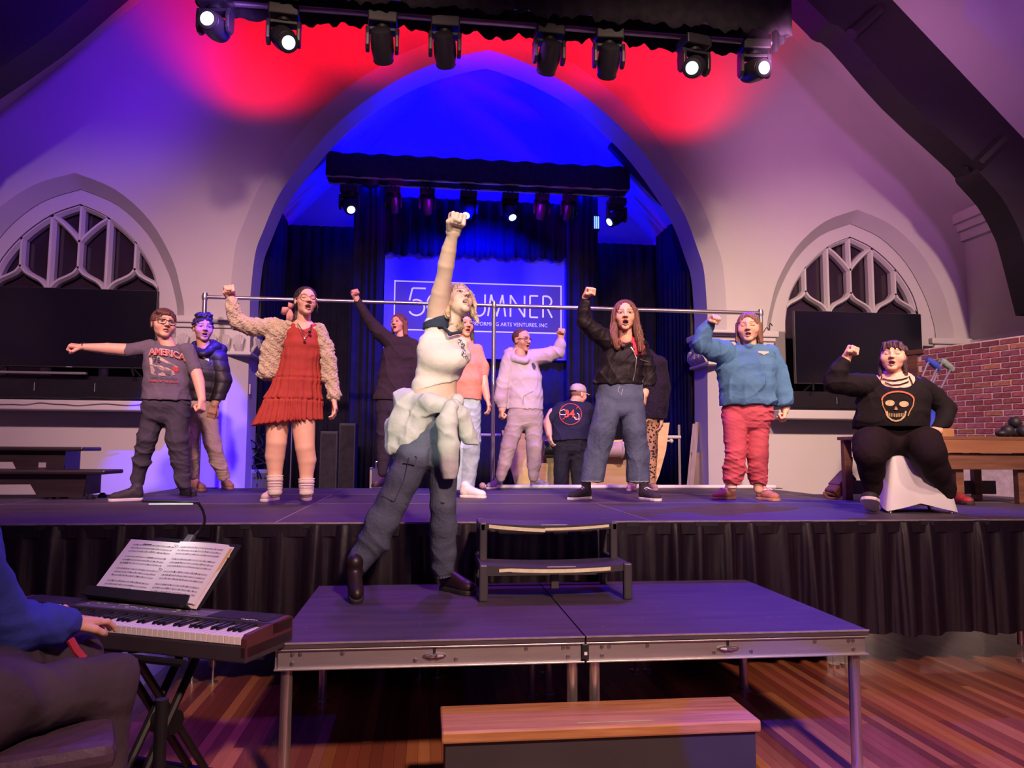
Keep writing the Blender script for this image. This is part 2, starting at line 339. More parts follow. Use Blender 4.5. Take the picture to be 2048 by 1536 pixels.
# tracery windows
def window(n, wx):
    gm = MB(); xs = [-0.93, -0.62, -0.31, 0, 0.31, 0.62, 0.93]
    T2 = [Vector(p) for p in TRAC]
    def top(x):
        x = abs(x)
        for p, q in zip(T2[:-1], T2[1:]):
            if q.x <= x <= p.x and p.x - q.x > 1e-5:
                return p.y + (q.y - p.y) * (p.x - x) / (p.x - q.x)
        return 2.8 if x > 0.92 else 4.14
    W = bpy.data.objects.new('window_%d' % n, None); COL.objects.link(W); W.location = (wx, 8.95, 1.94)
    tag(W, ['gothic tracery window left of the big arch', 'gothic tracery window right of the big arch'][n - 1], None, kind='structure')
    O = Vector((wx, 8.95, 1.94))
    def put(m, name, mt, **k):
        m.v = [tuple(Vector(v) - O) for v in m.v]; return m.out(name, mt, W, **k)
    for a, b in zip(xs[:-1], xs[1:]):
        pts = [(a, 1.94), (b, 1.94)] + [(b + (a - b) * i / 6, max(2.8, top(b + (a - b) * i / 6))) for i in range(7)]
        m = MB(); m.prism(pts, 0.02, lambda u, v, d: Vector((wx + u, 8.99 + d, v))); put(m, 'pane', GLASSD)
    def bar(pts, name, wd=0.034):
        pts = [Vector((wx + p[0], 8.90, p[1])) for p in pts]
        m = MB(); A = []; B = []
        for i, p in enumerate(pts):
            t = (pts[min(i + 1, len(pts) - 1)] - pts[max(i - 1, 0)]).normalized(); nn = Vector((t.z, 0, -t.x)) * wd
            A.append(p + nn); B.append(p - nn)
        f = Vector((0, -0.045, 0)); k = Vector((0, 0.07, 0)); A2 = [(a + b_) / 2 + (a - b_) * 0.17 + f for a, b_ in zip(A, B)]; B2 = [(a + b_) / 2 - (a - b_) * 0.17 + f for a, b_ in zip(A, B)]
        A3 = [a + k for a in A]; B3 = [b_ + k for b_ in B]
        m.strip(A3, A); m.strip(A, A2); m.strip(A2, B2); m.strip(B2, B); m.strip(B, B3)
        put(m, name, TRIMW)
    for x in (-0.31, 0.31): bar([(x, 1.94), (x, 2.9), (x, top(x))], 'mullion', 0.040)
    for x in (-0.62, 0, 0.62): bar([(x, 3.39), (x, top(x))], 'mullion')
    for c in (-0.62, 0, 0.62):
        for s_ in (-1, 1):
            og = smoothline([(c, 3.41), (c + s_ * 0.05, 3.34), (c + s_ * 0.13, 3.29), (c + s_ * 0.22, 3.24), (c + s_ * 0.285, 3.16), (c + s_ * 0.31, 3.06)], 4)
            bar([tuple(p) for p in og], 'ogee_bar', 0.032)
    for s_ in (-1, 1):
        bar([tuple(p) for p in smoothline([(s_ * 0.31, top(0.31)), (s_ * 0.2, 3.92), (s_ * 0.08, 3.80), (0, 3.70)], 4)], 'tracery_bar')
    bar([(p[0] - wx, p[1]) for p in full(TRAC, wx)], 'frame', 0.045)
    m = MB(); m.box(wx - 0.95, wx + 0.95, 8.87, 9.0, 1.86, 1.95); put(m, 'sill', TRIMW, bevel=0.01)
window(1, WINX[0]); window(2, WINX[1])
tag(MB().box(-5.6, -2.2, 9.01, 9.03, 1.5, 4.6).box(3.7, 6.9, 9.01, 9.03, 1.5, 4.6).out('wall_outer', mat('dark_outside', (0.03, 0.02, 0.03), 0.8, var=0.2)), 'dark boarding behind the tracery windows', None, kind='structure')

# side walls, sloped ceilings, cornices, big timber rafters
for sgn in (1, -1):
    X = CX + sgn * (EAVE_X - CX)
    m = MB(); m.add([(X, -6, 0), (X, YW, 0), (X, YW, EAVE_Z), (X, -6, EAVE_Z)], [(0, 1, 2, 3)])
    wl = m.out('wall_right' if sgn > 0 else 'wall_left', PLASTER); tag(wl, 'plain plaster side wall of the hall, ' + ('right' if sgn > 0 else 'left') + ' side', None, kind='structure')
    for z0, z1, d in ((4.30, 4.43, 0.16), (4.20, 4.30, 0.11), (4.08, 4.20, 0.06)):
        xx = sorted((X, X - sgn * d)); keep(MB().box(xx[0], xx[1], -6, YW, z0, z1).out('cornice', TRIMW), wl)
    for z0, z1, d in ((2.62, 2.72, 0.03), (2.72, 2.77, 0.06)):
        xx = sorted((X, X - sgn * d)); keep(MB().box(xx[0], xx[1], -6, YW, z0, z1).out('dado_rail', TRIMW), wl)
    m = MB(); m.add([(X, -6, EAVE_Z), (X, YW, EAVE_Z), (CX, YW, EAVE_Z + EAVE_X - CX), (CX, -6, EAVE_Z + EAVE_X - CX)], [(0, 1, 2, 3)])
    tag(m.out('ceiling' if sgn > 0 else 'ceiling_slope', PLASTER), 'white sloping ceiling on the ' + ('right' if sgn > 0 else 'left'), None, kind='structure')
    # rafter with curved brace (truss rib): lower edge traced at depth 7.2
    low = [(4.03, 6.24), (4.28, 6.0), (4.48, 5.90), (5.09, 5.24), (5.885, 4.55), (5.97, 4.41), (6.22, 4.14), (6.385, 3.84), (6.46, 3.62), (6.62, 2.9)]
    upp = [(4.03, 7.32), (4.5, 6.85), (5.02, 6.33), (5.7, 5.65), (6.3, 5.05), (6.55, 4.80), (6.74, 4.60), (6.92, 4.40), (6.92, 3.62), (6.92, 2.9)]
    low = [(2.2, 7.9)] + low; upp = [(2.2, 9.15)] + upp
    fx = (lambda x: x) if sgn > 0 else (lambda x: 2 * CX - x)
    m = MB(); lo = smoothline(low, 3); up_ = smoothline(upp, 3)
    a0 = [(fx(p[0]), 7.2, p[1]) for p in lo]; a1 = [(fx(p[0]), 7.55, p[1]) for p in lo]; b0 = [(fx(p[0]), 7.2, p[1]) for p in up_]; b1 = [(fx(p[0]), 7.55, p[1]) for p in up_]
    m.strip(a0, b0); m.strip(b1, a1); m.strip(a1, a0); m.strip(b0, b1)
    rf = m.out('roof_truss_rib', DARKWOOD, smooth=True)
    tag(rf, 'dark timber roof rib sloping down the ' + ('right' if sgn > 0 else 'left') + ' side', 'roof beam')
    # moulded fillets on the rib
    for (px_, pz_, dx, dz) in ((4.52, 5.86, 0.34, -0.32), (5.93, 4.47, 0.2, -0.2)):
        m = MB(); q = Vector((fx(px_), 7.17, pz_)); e = Vector((fx(px_ + 0.32) - fx(px_), 0, 0.30))
        m.tube([q, q + e], 0.07, 8); m.tube([q + Vector((0, 0.2, 0)), q + Vector((0, 0.2, 0)) + e], 0.07, 8)
        m.out('rib_moulding', DARKWOOD, rf, smooth=True)

# chancel behind the arch
BX0, BX1, BY = CX - 2.79, CX + 2.79, 11.0
m = MB(); VA = half_offset(ARCH, 0.05)
m.add([(BX0, BY, 0), (BX1, BY, 0), (BX1, BY, 4.6), (CX, BY, 7.6), (BX0, BY, 4.6)], [(0, 1, 2, 3, 4)])
cb = m.out('wall_chancel', PLASTER); tag(cb, 'plaster back wall of the chancel washed with blue light', None, kind='structure')
for sgn in (-1, 1):
    X = CX + sgn * 2.79
    m = MB(); m.add([(X, 9.25, 0), (X, BY, 0), (X, BY, 4.6), (X, 9.25, 4.6)], [(0, 1, 2, 3)]); keep(m.out('chancel_side', PLASTER), cb)
    m = MB(); m.add([(X, 9.25, 4.6), (X, BY, 4.6), (CX, BY, 7.6), (CX, 9.25, 7.6)], [(0, 1, 2, 3)]); keep(m.out('chancel_ceiling', PLASTER), cb)
m = MB(); m.strip([(x, 9.25, z) for x, z in full(ARCH, CX)], [(x, 9.25, z) for x, z in full([(p[0] + 1.2, p[1] + (1.6 if i > 4 else 0)) for i, p in enumerate(ARCH)], CX)])
keep(m.out('arch_back_face', PLASTER), cb)
m = MB(); p0 = at(1222, 290, 9.75); p1 = at(1330, 405, 9.5)
m.tube([p0, p1], 0.07, 6); tag(m.out('chancel_brace', DARKWOOD), 'short dark timber brace under the blue chancel ceiling', 'roof beam')
tag(MB().box(-2.6, 4.0, 8.18, 11.0, 0.70, 0.80).out('floor_chancel', mat('dark_chancel_floor', (0.03, 0.025, 0.03), 0.6, var=0.3)), 'dark chancel floor behind the stage', None, kind='structure')

# strip-wood floor: a dark base and separate planks
fl = MB().box(-7, 8, -6, 9, -0.05, -0.004).out('floor', mat('floor_base', (0.02, 0.008, 0.008), 0.9, var=0.3, spec=0.1)); tag(fl, 'glossy red-brown strip wood hall floor', None, kind='structure')
pm = MB().box(0, 1, 0, 1, -0.003, 0.0).out('plank', PLANK).data
bpy.data.objects.remove(bpy.data.objects['plank'])
npl = 0; x = -2.45; pw = 0.052
cols = [(0.42, 0.14, 0.065), (0.34, 0.10, 0.05), (0.26, 0.065, 0.04), (0.50, 0.19, 0.085), (0.20, 0.05, 0.035), (0.38, 0.13, 0.06), (0.30, 0.085, 0.05)]
rp = random.Random(3)
while x < 4.6 and npl < 296:
    y = 1.75; brk = rp.choice((None, None, 2.6, 3.1, 3.6, 4.1))
    segs = [(1.75, 6.9)] if brk is None else [(1.75, brk), (brk, 6.9)]
    for (y0, y1) in segs:
        p = bpy.data.objects.new('plank', pm); COL.objects.link(p); p.parent = fl
        p.location = (x + 0.0006, y0, 0); p.scale = (pw - 0.0012, y1 - y0 - 0.0015, 1); c = rp.choice(cols); j = rp.uniform(0.85, 1.15)
        p.color = (c[0] * j, c[1] * j, c[2] * j, 1); npl += 1
    x += pw

# ================================================================ STAGE
st = thing('stage', 'black portable stage with wide deck panels behind a pleated skirt', 'stage', (CX, 6.2, 0))
YF, Y1, Y2, Y3 = 4.36, 5.87, 7.03, 8.15
seam = atz(1196, 1008, S).x
xs = [seam + 2.2 * k for k in range(-3, 4)]
EDGE = mat('deck_edge_trim', (0.42, 0.36, 0.38), 0.5, metal=0.4, var=0.3, vscale=20)
def deck(x0, x1, y0, y1):
    g = 0.004
    d = keep(MB().box(x0 + g, x1 - g, y0 + g, y1 - g, S - 0.03, S).out('deck_panel', STAGEM, bevel=0.003), st)
for a, b in zip(xs[:-1], xs[1:]):
    deck(a, b, YF, Y1); deck(a, b, Y1, Y2)
    a2, b2 = max(a, -2.55), min(b, 3.88)
    if b2 > a2: deck(a2, b2, Y2, Y3)
sx0, sx1 = xs[0], xs[-1]
keep(MB().box(sx0, sx1, YF + 0.01, Y2 - 0.01, S - 0.10, S - 0.031).box(-2.54, 3.87, Y2 - 0.01, Y3 - 0.01, S - 0.10, S - 0.031).out('deck_frame', EDGE), st)
keep(MB().box(sx0, sx1, YF - 0.004, YF + 0.006, S - 0.006, S + 0.002).out('front_edge_trim', EDGE), st)
for (y_, x_a, x_b) in ((Y1, sx0, sx1), (Y2, sx0, sx1)):
    keep(MB().box(x_a, x_b, y_ - 0.004, y_ + 0.004, S - 0.01, S + 0.0006).out('seam_strip', EDGE), st)
for a in xs[1:-1]:
    keep(MB().box(a - 0.004, a + 0.004, YF, Y2, S - 0.01, S + 0.0006).out('seam_strip', EDGE), st)
def stage_leg(x, y):
    m = MB(); m.cyl((x, y, 0.10), (x, y, S - 0.1), 0.024, n=14); lg = keep(m.out('leg', CHROME, smooth=True), st)
    m = MB(); m.cyl((x, y, 0.01), (x, y, 0.10), 0.006, n=8); m.cyl((x, y, 0.0), (x, y, 0.012), 0.032, n=14); keep(m.out('levelling_foot', CHROME, smooth=True), st)
for (px_, py_) in ((382, 1393), (424, 1388), (838, 1385), (874, 1385), (1270, 1378), (1296, 1378), (1669, 1366), (1693, 1366), (2046, 1356), (1063, 1392), (1091, 1391)):
    q = atz(px_, py_, 0); stage_leg(q.x * 4.56 / q.y, 4.56)
# pleated skirt along the stage front
rs = random.Random(5)
N = 1500; ph = []; a = 0
for i in range(N + 1):
    a += rs.uniform(0.2, 0.9) * 0.62; ph.append(a)
amp = [0.5 + 0.5 * math.sin(i * 0.11 + 1.3 * math.sin(i * 0.031)) for i in range(N + 1)]
def skirt_pt(u, v):
    i = min(int(u * N), N); t = 1 - v            # v=1 top
    x = sx0 + 0.02 + u * (sx1 - sx0 - 0.04)
    y = YF - 0.012 - (0.008 + 0.022 * t ** 0.6) * (0.45 + amp[i]) * (0.75 + math.sin(ph[i] + 1.1 * t * math.sin(i * 0.05)))
    z = 0.24 + v * (S - 0.012 - 0.24) + (0.010 * math.sin(ph[i] * 0.31) if v < 0.01 else 0)
    return Vector((x, y, z))
m = MB(); m.grid(skirt_pt, N, 9)
sk = m.out('stage_skirt', SKIRTM, smooth='all'); tag(sk, 'black satin pleated skirt hanging along the stage front', 'stage skirt')
keep(MB().box(sx0, sx1, YF - 0.022, YF - 0.006, S - 0.075, S - 0.006).out('skirt_header', SKIRTM), sk)
rs2 = random.Random(11)
for k in range(34):
    x = sx0 + 0.15 + k * 0.37 + rs2.uniform(-0.05, 0.05)
    if x < sx1 - 0.2: keep(MB().box(x, x + rs2.uniform(0.05, 0.14), YF - 0.026, YF - 0.004, S - 0.03, S - 0.004).out('skirt_clip', BLACKP), sk)

# ================================================================ LOW PLATFORM IN FRONT OF THE STAGE
PX0, PW, PY0, PY1, PZ = -0.563, 1.219, 2.997, 4.216, 0.604
BOLT = mat('steel_bolt', (0.35, 0.33, 0.34), 0.35, metal=0.9, var=0.2, vscale=20)
def riser(i):
    x0 = PX0 + i * PW; t = thing('riser_deck', ['left half of the low black riser deck, the singer stands on it', 'right half of the low black riser deck with the step stool on its edge'][i], 'stage deck', (x0 + PW / 2, (PY0 + PY1) / 2, 0))
    g = 0.003
    def P(m, name, mt, **k): return keep(m.out(name, mt, **k), t)
    P(MB().box(x0 + g, x0 + PW - g, PY0, PY1, PZ - 0.022, PZ), 'deck_board', STAGEM, bevel=0.002)
    P(MB().box(x0 + g, x0 + PW - g, PY0 - 0.003, PY0 + 0.004, PZ - 0.004, PZ + 0.002), 'edge_trim', EDGE)
    for y_ in (PY0 + 0.014, PY1 - 0.03):
        P(MB().box(x0 + g + 0.012, x0 + PW - g - 0.012, y_, y_ + 0.016, PZ - 0.098, PZ - 0.026).box(x0 + g, x0 + PW - g, y_ - 0.012, y_ + 0.03, PZ - 0.104, PZ - 0.097).box(x0 + g, x0 + PW - g, y_ - 0.012, y_ + 0.03, PZ - 0.030, PZ - 0.024), 'rail', ALU, bevel=0.002)
    for x_ in (x0 + g, x0 + PW - 0.025):
        P(MB().box(x_, x_ + 0.02, PY0 + 0.03, PY1 - 0.03, PZ - 0.10, PZ - 0.026), 'rail', ALU)
    yb = PY0 + 0.013
    for bx, bz in ((0.07, -0.045), (0.07, -0.08), (0.1, -0.045), (0.26, -0.045), (0.54, -0.078), (0.70, -0.078), (0.98, -0.045), (1.13, -0.045), (1.15, -0.045), (1.15, -0.08)):
        P(MB().lathe([(0.0085, 0), (0.0075, 0.003), (0.003, 0.004)], Matrix.Translation((x0 + bx, yb, PZ + bz)) @ Matrix.Rotation(R(90), 4, 'X'), 12), 'bolt', BOLT, smooth=True)
    # butterfly latch
    lx = x0 + (0.615 if i == 0 else 0.60)
    lt = P(MB().prism([(0.047 * math.cos(a), 0.011 * math.sin(a)) for a in [k * math.pi / 8 for k in range(16)]], 0.006, lambda u, v, d: Vector((lx + u, yb - d, PZ - 0.063 + v))), 'latch_plate', BOLT)
    m = MB(); m.tube([(lx - 0.035, yb - 0.008, PZ - 0.063), (lx - 0.012, yb - 0.012, PZ - 0.063), (lx, yb - 0.008, PZ - 0.065), (lx + 0.012, yb - 0.012, PZ - 0.063), (lx + 0.035, yb - 0.008, PZ - 0.063)], [0.004, 0.008, 0.005, 0.008, 0.004], 8)
    P(m, 'latch_lever', CHROME, smooth=True); P(MB().box(lx - 0.005, lx + 0.005, yb - 0.003, yb + 0.002, PZ - 0.052, PZ - 0.03), 'latch_slot', BLACKP)
    for sx in (0.046, PW - 0.046):
        for y_ in (PY0 + 0.05, PY1 - 0.05):
            lg = P(MB().cyl((x0 + sx, y_, 0.03), (x0 + sx, y_, PZ - 0.1), 0.023, n=18), 'leg', CHROME, smooth=True)
            P(MB().cyl((x0 + sx, y_, 0.0), (x0 + sx, y_, 0.012), 0.034, n=16).cyl((x0 + sx, y_, 0.012), (x0 + sx, y_, 0.03), 0.025, n=16), 'leg_foot', CHROME, smooth=True)
    # scuffs and dust left on the top, thin raised flecks
    rr = random.Random(20 + i); m = MB()
    for k in range(26):
        cx_, cy_ = x0 + rr.uniform(0.08, PW - 0.08), PY0 + rr.uniform(0.06, 1.1); a = rr.uniform(0, 3.1); l = rr.uniform(0.002, 0.007)
        d = Vector((math.cos(a), math.sin(a), 0)); n_ = Vector((-d.y, d.x, 0)) * rr.uniform(0.0006, 0.0015); c = Vector((cx_, cy_, PZ + 0.0006))
        m.add([c - d * l - n_, c + d * l - n_, c + d * l + n_, c - d * l + n_], [(0, 1, 2, 3)])
    o = P(m, 'dust_flecks', mat('dust', (0.5, 0.45, 0.45), 0.9, var=0.2)); o['kind'] = 'stuff'
riser(0); riser(1)
t = thing('deck_connector', 'black plastic spacer joining the two riser deck rails', 'connector', (PX0 + PW, PY0, PZ - 0.09))
MB().box(-0.014, 0.014, 0.0, 0.02, 0.0, 0.06).out('block', BLACKP, t, bevel=0.003); MB().box(-0.006, 0.006, -0.003, 0.0, 0.018, 0.03).out('label', WHITEP, t)

# ---------------------------------------------------------------- black two-step plastic stool on the riser
t = thing('step_stool', 'black two-step plastic stool with strips of pale tape', 'step stool', (0.665, 3.9, PZ))
STOOL = mat('stool_plastic', (0.055, 0.05, 0.06), 0.45, var=0.2, vscale=10, bump=0.05, bscale=200)
def tread(z, y0, y1, w, name):
    def fn(u, v):
        x = -w / 2 + w * u; bow = (1 - (2 * u - 1) ** 2)
        return Vector((x, (y0 if v < 0.5 else y1) - 3.9 - (0.035 * bow if v < 0.5 else 0.0), z))
    n = 16; m = MB()
    top = [[fn(i / n, v) for i in range(n + 1)] for v in (0, 1)]
    dz = Vector((0, 0, -0.032)); sag = lambda i: Vector((0, 0, -0.012 * (1 - (2 * i / n - 1) ** 2)))
    a = [p + sag(i) for i, p in enumerate(top[0])]; b = [p + sag(i) for i, p in enumerate(top[1])]
    a2 = [p + dz for p in a]; b2 = [p + dz for p in b]
    m.strip(a, b); m.strip(b, b2); m.strip(b2, a2); m.strip(a2, a); m.add([a[0], b[0], b2[0], a2[0]], [(0, 1, 2, 3)]); m.add([a[-1], b[-1], b2[-1], a2[-1]], [(0, 1, 2, 3)])
    o = m.out(name, STOOL, t, smooth=True, bevel=0.004); return a
def tape(front, u0, u1, name, dz0=-0.006, dz1=-0.024, skew=0.0):
    n = len(front) - 1; idx = [u0 + (u1 - u0) * k / 8 for k in range(9)]
    def P(u): i = min(int(u * n), n - 1); f = u * n - i; return front[i].lerp(front[i + 1], f)
    A = [P(u) + Vector((0, -0.0025, dz0 + skew * (k / 8))) for k, u in enumerate(idx)]; B = [P(u) + Vector((0, -0.0025, dz1 + skew * (k / 8))) for k, u in enumerate(idx)]
    MB().strip(A, B).out(name, TAPE, t, solid=0.001)
f1 = tread(0.362, 3.93, 4.19, 0.70, 'upper_tread'); f2 = tread(0.176, 3.72, 3.96, 0.76, 'lower_tread')
tape(f1, 0.04, 0.46, 'tape_strip', skew=-0.010); tape(f1, 0.46, 0.96, 'tape_strip', -0.012, -0.026, 0.004); tape(f2, 0.20, 0.86, 'tape_strip'); tape(f2, 0.12, 0.20, 'tape_strip', -0.012, -0.028, 0.006)
for u0, u1, fr in ((0.42, 0.58, f1), (0.43, 0.58, f2)):
    a = fr[7]; b = fr[9]; MB().box(a.x, b.x + 0.05, a.y + 0.02, a.y + 0.027, a.z + 0.0005, a.z + 0.002).out('floor_tape', TAPE, t)
for s_ in (-1, 1):
    m = MB()
    m.box(s_ * 0.365 - 0.022, s_ * 0.365 + 0.022, -0.20, -0.165, 0.0, 0.18); m.out('leg', STOOL, t, bevel=0.008)
    MB().box(s_ * 0.35 - 0.02, s_ * 0.35 + 0.02, 0.02, 0.055, 0.15, 0.365).out('post', STOOL, t, bevel=0.008)
    MB().box(s_ * 0.35 - 0.02, s_ * 0.35 + 0.02, 0.25, 0.29, 0.0, 0.365).out('leg', STOOL, t, bevel=0.008)
    MB().box(s_ * 0.36 - 0.018, s_ * 0.36 + 0.018, -0.19, 0.28, 0.13, 0.175).out('side_rail', STOOL, t, bevel=0.006)
    MB().box(s_ * 0.355 - 0.016, s_ * 0.355 + 0.016, 0.02, 0.28, 0.32, 0.36).out('side_rail', STOOL, t, bevel=0.006)
MB().box(-0.34, 0.34, 0.255, 0.275, 0.05, 0.07).out('back_bar', STOOL, t); MB().box(-0.02, 0.02, -0.15, -0.12, 0.05, 0.145).out('centre_brace', STOOL, t, bevel=0.004)

# ---------------------------------------------------------------- wooden stair unit on the floor
q = [at(879, 1402.6, 2.93), at(1440, 1380.6, 2.93)]
t = thing('wooden_steps', 'low wooden steps with oak treads and dark painted risers', 'steps', (0.64, 2.8, 0))
def oak(x0, x1, y0, y1, z, name):
    m = MB(); m.box(x0, x1, y0, y1, z - 0.042, z); return keep(m.out(name, WOODT, bevel=0.008), t)
oak(0.075, 1.235, 2.665, 2.935, 0.375, 'tread'); oak(0.075, 1.235, 2.40, 2.665, 0.185, 'tread')
NAVY = mat('dark_painted_riser', (0.035, 0.03, 0.04), 0.6, var=0.2, vscale=5)
keep(MB().box(0.09, 1.22, 2.685, 2.92, 0.0, 0.333).out('riser_box', NAVY), t); keep(MB().box(0.09, 1.22, 2.42, 2.684, 0.0, 0.143).out('riser_box', NAVY), t)
keep(MB().box(0.56, 0.84, 2.700, 2.705, 0.3755, 0.3765).out('guide_tape', mat('green_tape', (0.45, 0.55, 0.2), 0.6, var=0.1), ), t)

# ---------------------------------------------------------------- subwoofers under the stage
for (px_, py_, lab) in ((663, 1357, 'black loudspeaker under the stage, leftmost of the four'), (848, 1354, 'black loudspeaker under the stage, second from the left'), (1415, 1340, 'black loudspeaker under the stage, third from the left'), (1585, 1335, 'black loudspeaker under the stage, rightmost of the four')):
    c = at(px_, py_, 4.95); t = thing('floor_loudspeaker', lab, 'loudspeaker', (c.x, 4.95, 0), group='loudspeakers under the stage')
    MB().box(-0.26, 0.26, 0.0, 0.5, 0.0, 0.42).out('cabinet', BLACKP, t, bevel=0.015)
    MB().box(-0.24, 0.24, -0.012, 0.001, 0.05, 0.40).out('grille', SCRIM, t, bevel=0.004)
    textmesh('brand_lettering', 'QSC', 0.034, lambda x, y, z: Vector((x, -0.016 - z, c.z + y)), mat('logo_silver', (0.75, 0.73, 0.78), 0.4, var=0.05), t, sx=1.5, bold=0.0006)
    MB().box(-0.03, 0.03, -0.014, -0.011, c.z - 0.036, c.z - 0.033).out('badge_line', mat('logo_grey', (0.4, 0.38, 0.42), 0.4, var=0.05), t)

# ================================================================ LIGHTING TRUSSES AND MOVING HEADS
def fixture(label, base, head_dir, sc=1.0, lit=None, group=None, twist=0.0, base_r=None):
    """moving-head lamp hanging from `base` (top of the base box); head points along head_dir"""
    t = thing('moving_head_light', label, 'stage light', base, twist, group)
    h = Vector(head_dir); h = Matrix.Rotation(-twist, 3, 'Z') @ h; h.normalize()
    MB().box(-0.13 * sc, 0.13 * sc, -0.11 * sc, 0.11 * sc, -0.10 * sc, 0.0).out('base', BLACKP, t, bevel=0.012 * sc)
    MB().cyl((0, 0, -0.13 * sc), (0, 0, -0.10 * sc), 0.07 * sc, n=16).out('pan_bearing', BLACKM, t, smooth=True)
    m = MB(); m.tube([(-0.035 * sc, 0, 0.0), (-0.035 * sc, 0, 0.05 * sc), (0, 0, 0.075 * sc), (0.035 * sc, 0, 0.05 * sc), (0.035 * sc, 0, 0)], 0.012 * sc, 6); m.out('clamp', BLACKM, t, smooth=True)
    cz = -0.27 * sc
    for s_ in (-1, 1):
        m = MB(); prof = [(-0.055, -0.125), (0.055, -0.125), (0.065, -0.2), (0.06, -0.30), (0.03, -0.335), (-0.03, -0.335), (-0.06, -0.30), (-0.065, -0.2)]
        m.prism([(a * sc, b * sc) for a, b in prof], 0.035 * sc, lambda u, v, d: Vector((s_ * (0.112 * sc + d), u, v))); m.out('yoke_arm', BLACKP, t, bevel=0.008 * sc)
    MB().box(-0.15 * sc, 0.15 * sc, -0.05 * sc, 0.05 * sc, -0.155 * sc, -0.125 * sc).out('yoke_bridge', BLACKP, t, bevel=0.006 * sc)
    M = Matrix.Translation((0, 0, cz)) @ h.to_track_quat('Z', 'Y').to_matrix().to_4x4()
    hd = MB(); hd.lathe([(0.04 * sc, -0.15 * sc), (0.085 * sc, -0.135 * sc), (0.102 * sc, -0.06 * sc), (0.102 * sc, 0.05 * sc), (0.09 * sc, 0.11 * sc), (0.085 * sc, 0.15 * sc), (0.062 * sc, 0.155 * sc)], M, 22)
    ho = hd.out('lamp_head', BLACKP, t, smooth=True)
    m = MB(); m.lathe([(0.058 * sc, 0.150 * sc), (0.058 * sc, 0.158 * sc), (0.040 * sc, 0.166 * sc), (0.004 * sc, 0.170 * sc)], M, 20); m.out('lens', lit or LENSOFF, t, smooth=True)
    m = MB(); m.tube([M @ Vector((0.09 * sc * math.cos(a), 0.09 * sc * math.sin(a), 0.135 * sc)) for a in [k * math.pi / 8 for k in range(16)]], 0.004 * sc, 5, closed=True); m.out('lens_ring', BLACKM, t, smooth=True)
    return t
TY = 6.0
t = thing('front_lighting_truss', 'long truss wrapped in ragged black scrim hanging across the top', 'truss', (0.6, TY, 5.0))
tx0, tx1 = at(392, 5, TY).x, at(1562, 70, TY).x
def scrim_face(yo, seed, zb):
    rr = random.Random(seed); n = 150; edge = []; cur = 0
    ws = [rr.uniform(0, 6.28) for _ in range(6)]
    def e(u): 
        d = 0.018 * math.sin(u * 61 + ws[0]) + 0.014 * math.sin(u * 143 + ws[1]) + 0.012 * math.sin(u * 307 + ws[2])
        return d + (0.03 if math.sin(u * 97 + ws[3]) > 0.86 else 0)
    def fn(u, v):
        x = tx0 + (tx1 - tx0) * u; zt = zb + 0.56
        z = zb + e(u) + (zt - zb) * v
        return Vector((x, TY + yo + 0.012 * math.sin(u * 190 + ws[4]) * (1 - v * 0.4), z))
    m = MB(); m.grid(fn, n, 6); return keep(m.out('scrim', SCRIM, smooth='all', solid=0.004), t)
scrim_face(-0.19, 1, 4.965); scrim_face(0.19, 2, 4.965)
for x_ in (tx0, tx1):
    m = MB(); m.grid(lambda u, v: Vector((x_ + 0.01 * math.sin(u * 20), TY - 0.19 + 0.38 * u, 4.97 + 0.55 * v)), 10, 3); keep(m.out('scrim', SCRIM, solid=0.004), t)
for y_ in (-0.13, 0.13):
    for z_ in (5.06, 5.34):
        keep(MB().cyl((tx0 + 0.03, TY + y_, z_), (tx1 - 0.03, TY + y_, z_), 0.025, n=10).out('chord', ALU, smooth=True), t)
for k in range(16):
    x_ = tx0 + 0.2 + k * (tx1 - tx0 - 0.4) / 15; s_ = 1 if k % 2 else -1
    keep(MB().cyl((x_ - 0.14, TY - 0.13, 5.20 + 0.14 * s_), (x_ + 0.14, TY - 0.13, 5.20 - 0.14 * s_), 0.011, n=6).out('brace', ALU), t)
front = [(430, 52, (-0.15, -1, -0.12), LENSBIG, 'leftmost front truss light, glaring white straight ahead', -0.15), (568, 62, (0.42, -0.7, -0.62), LENS, 'front truss light beside the glaring one, tilted down with a lit lens', 0.1),
         (765, 70, (0.05, 0.75, -0.6), None, 'unlit front truss light, third from the left', 0.05), (890, 82, (0.1, 0.75, -0.65), None, 'unlit front truss light above the left of the arch point', 0.0),
         (1098, 92, (-0.1, 0.75, -0.65), None, 'unlit front truss light right of the arch point', 0.05), (1217, 102, (0.05, 0.75, -0.62), None, 'unlit front truss light, third from the right', -0.05),
         (1388, 120, (-0.42, -0.75, -0.5), LENS, 'lit front truss light turned to the left, second from the right', 0.2), (1508, 110, (0.18, -1, -0.30), LENS, 'rightmost front truss light with a lit blue lens', -0.1)]
for px_, py_, hd, lit, lab, tw in front:
    c = at(px_, py_, TY); fixture(lab, (c.x, TY, 4.965 + (0.0 if px_ > 500 else 0.06)), hd, 0.93, lit, 'front truss lights', tw)

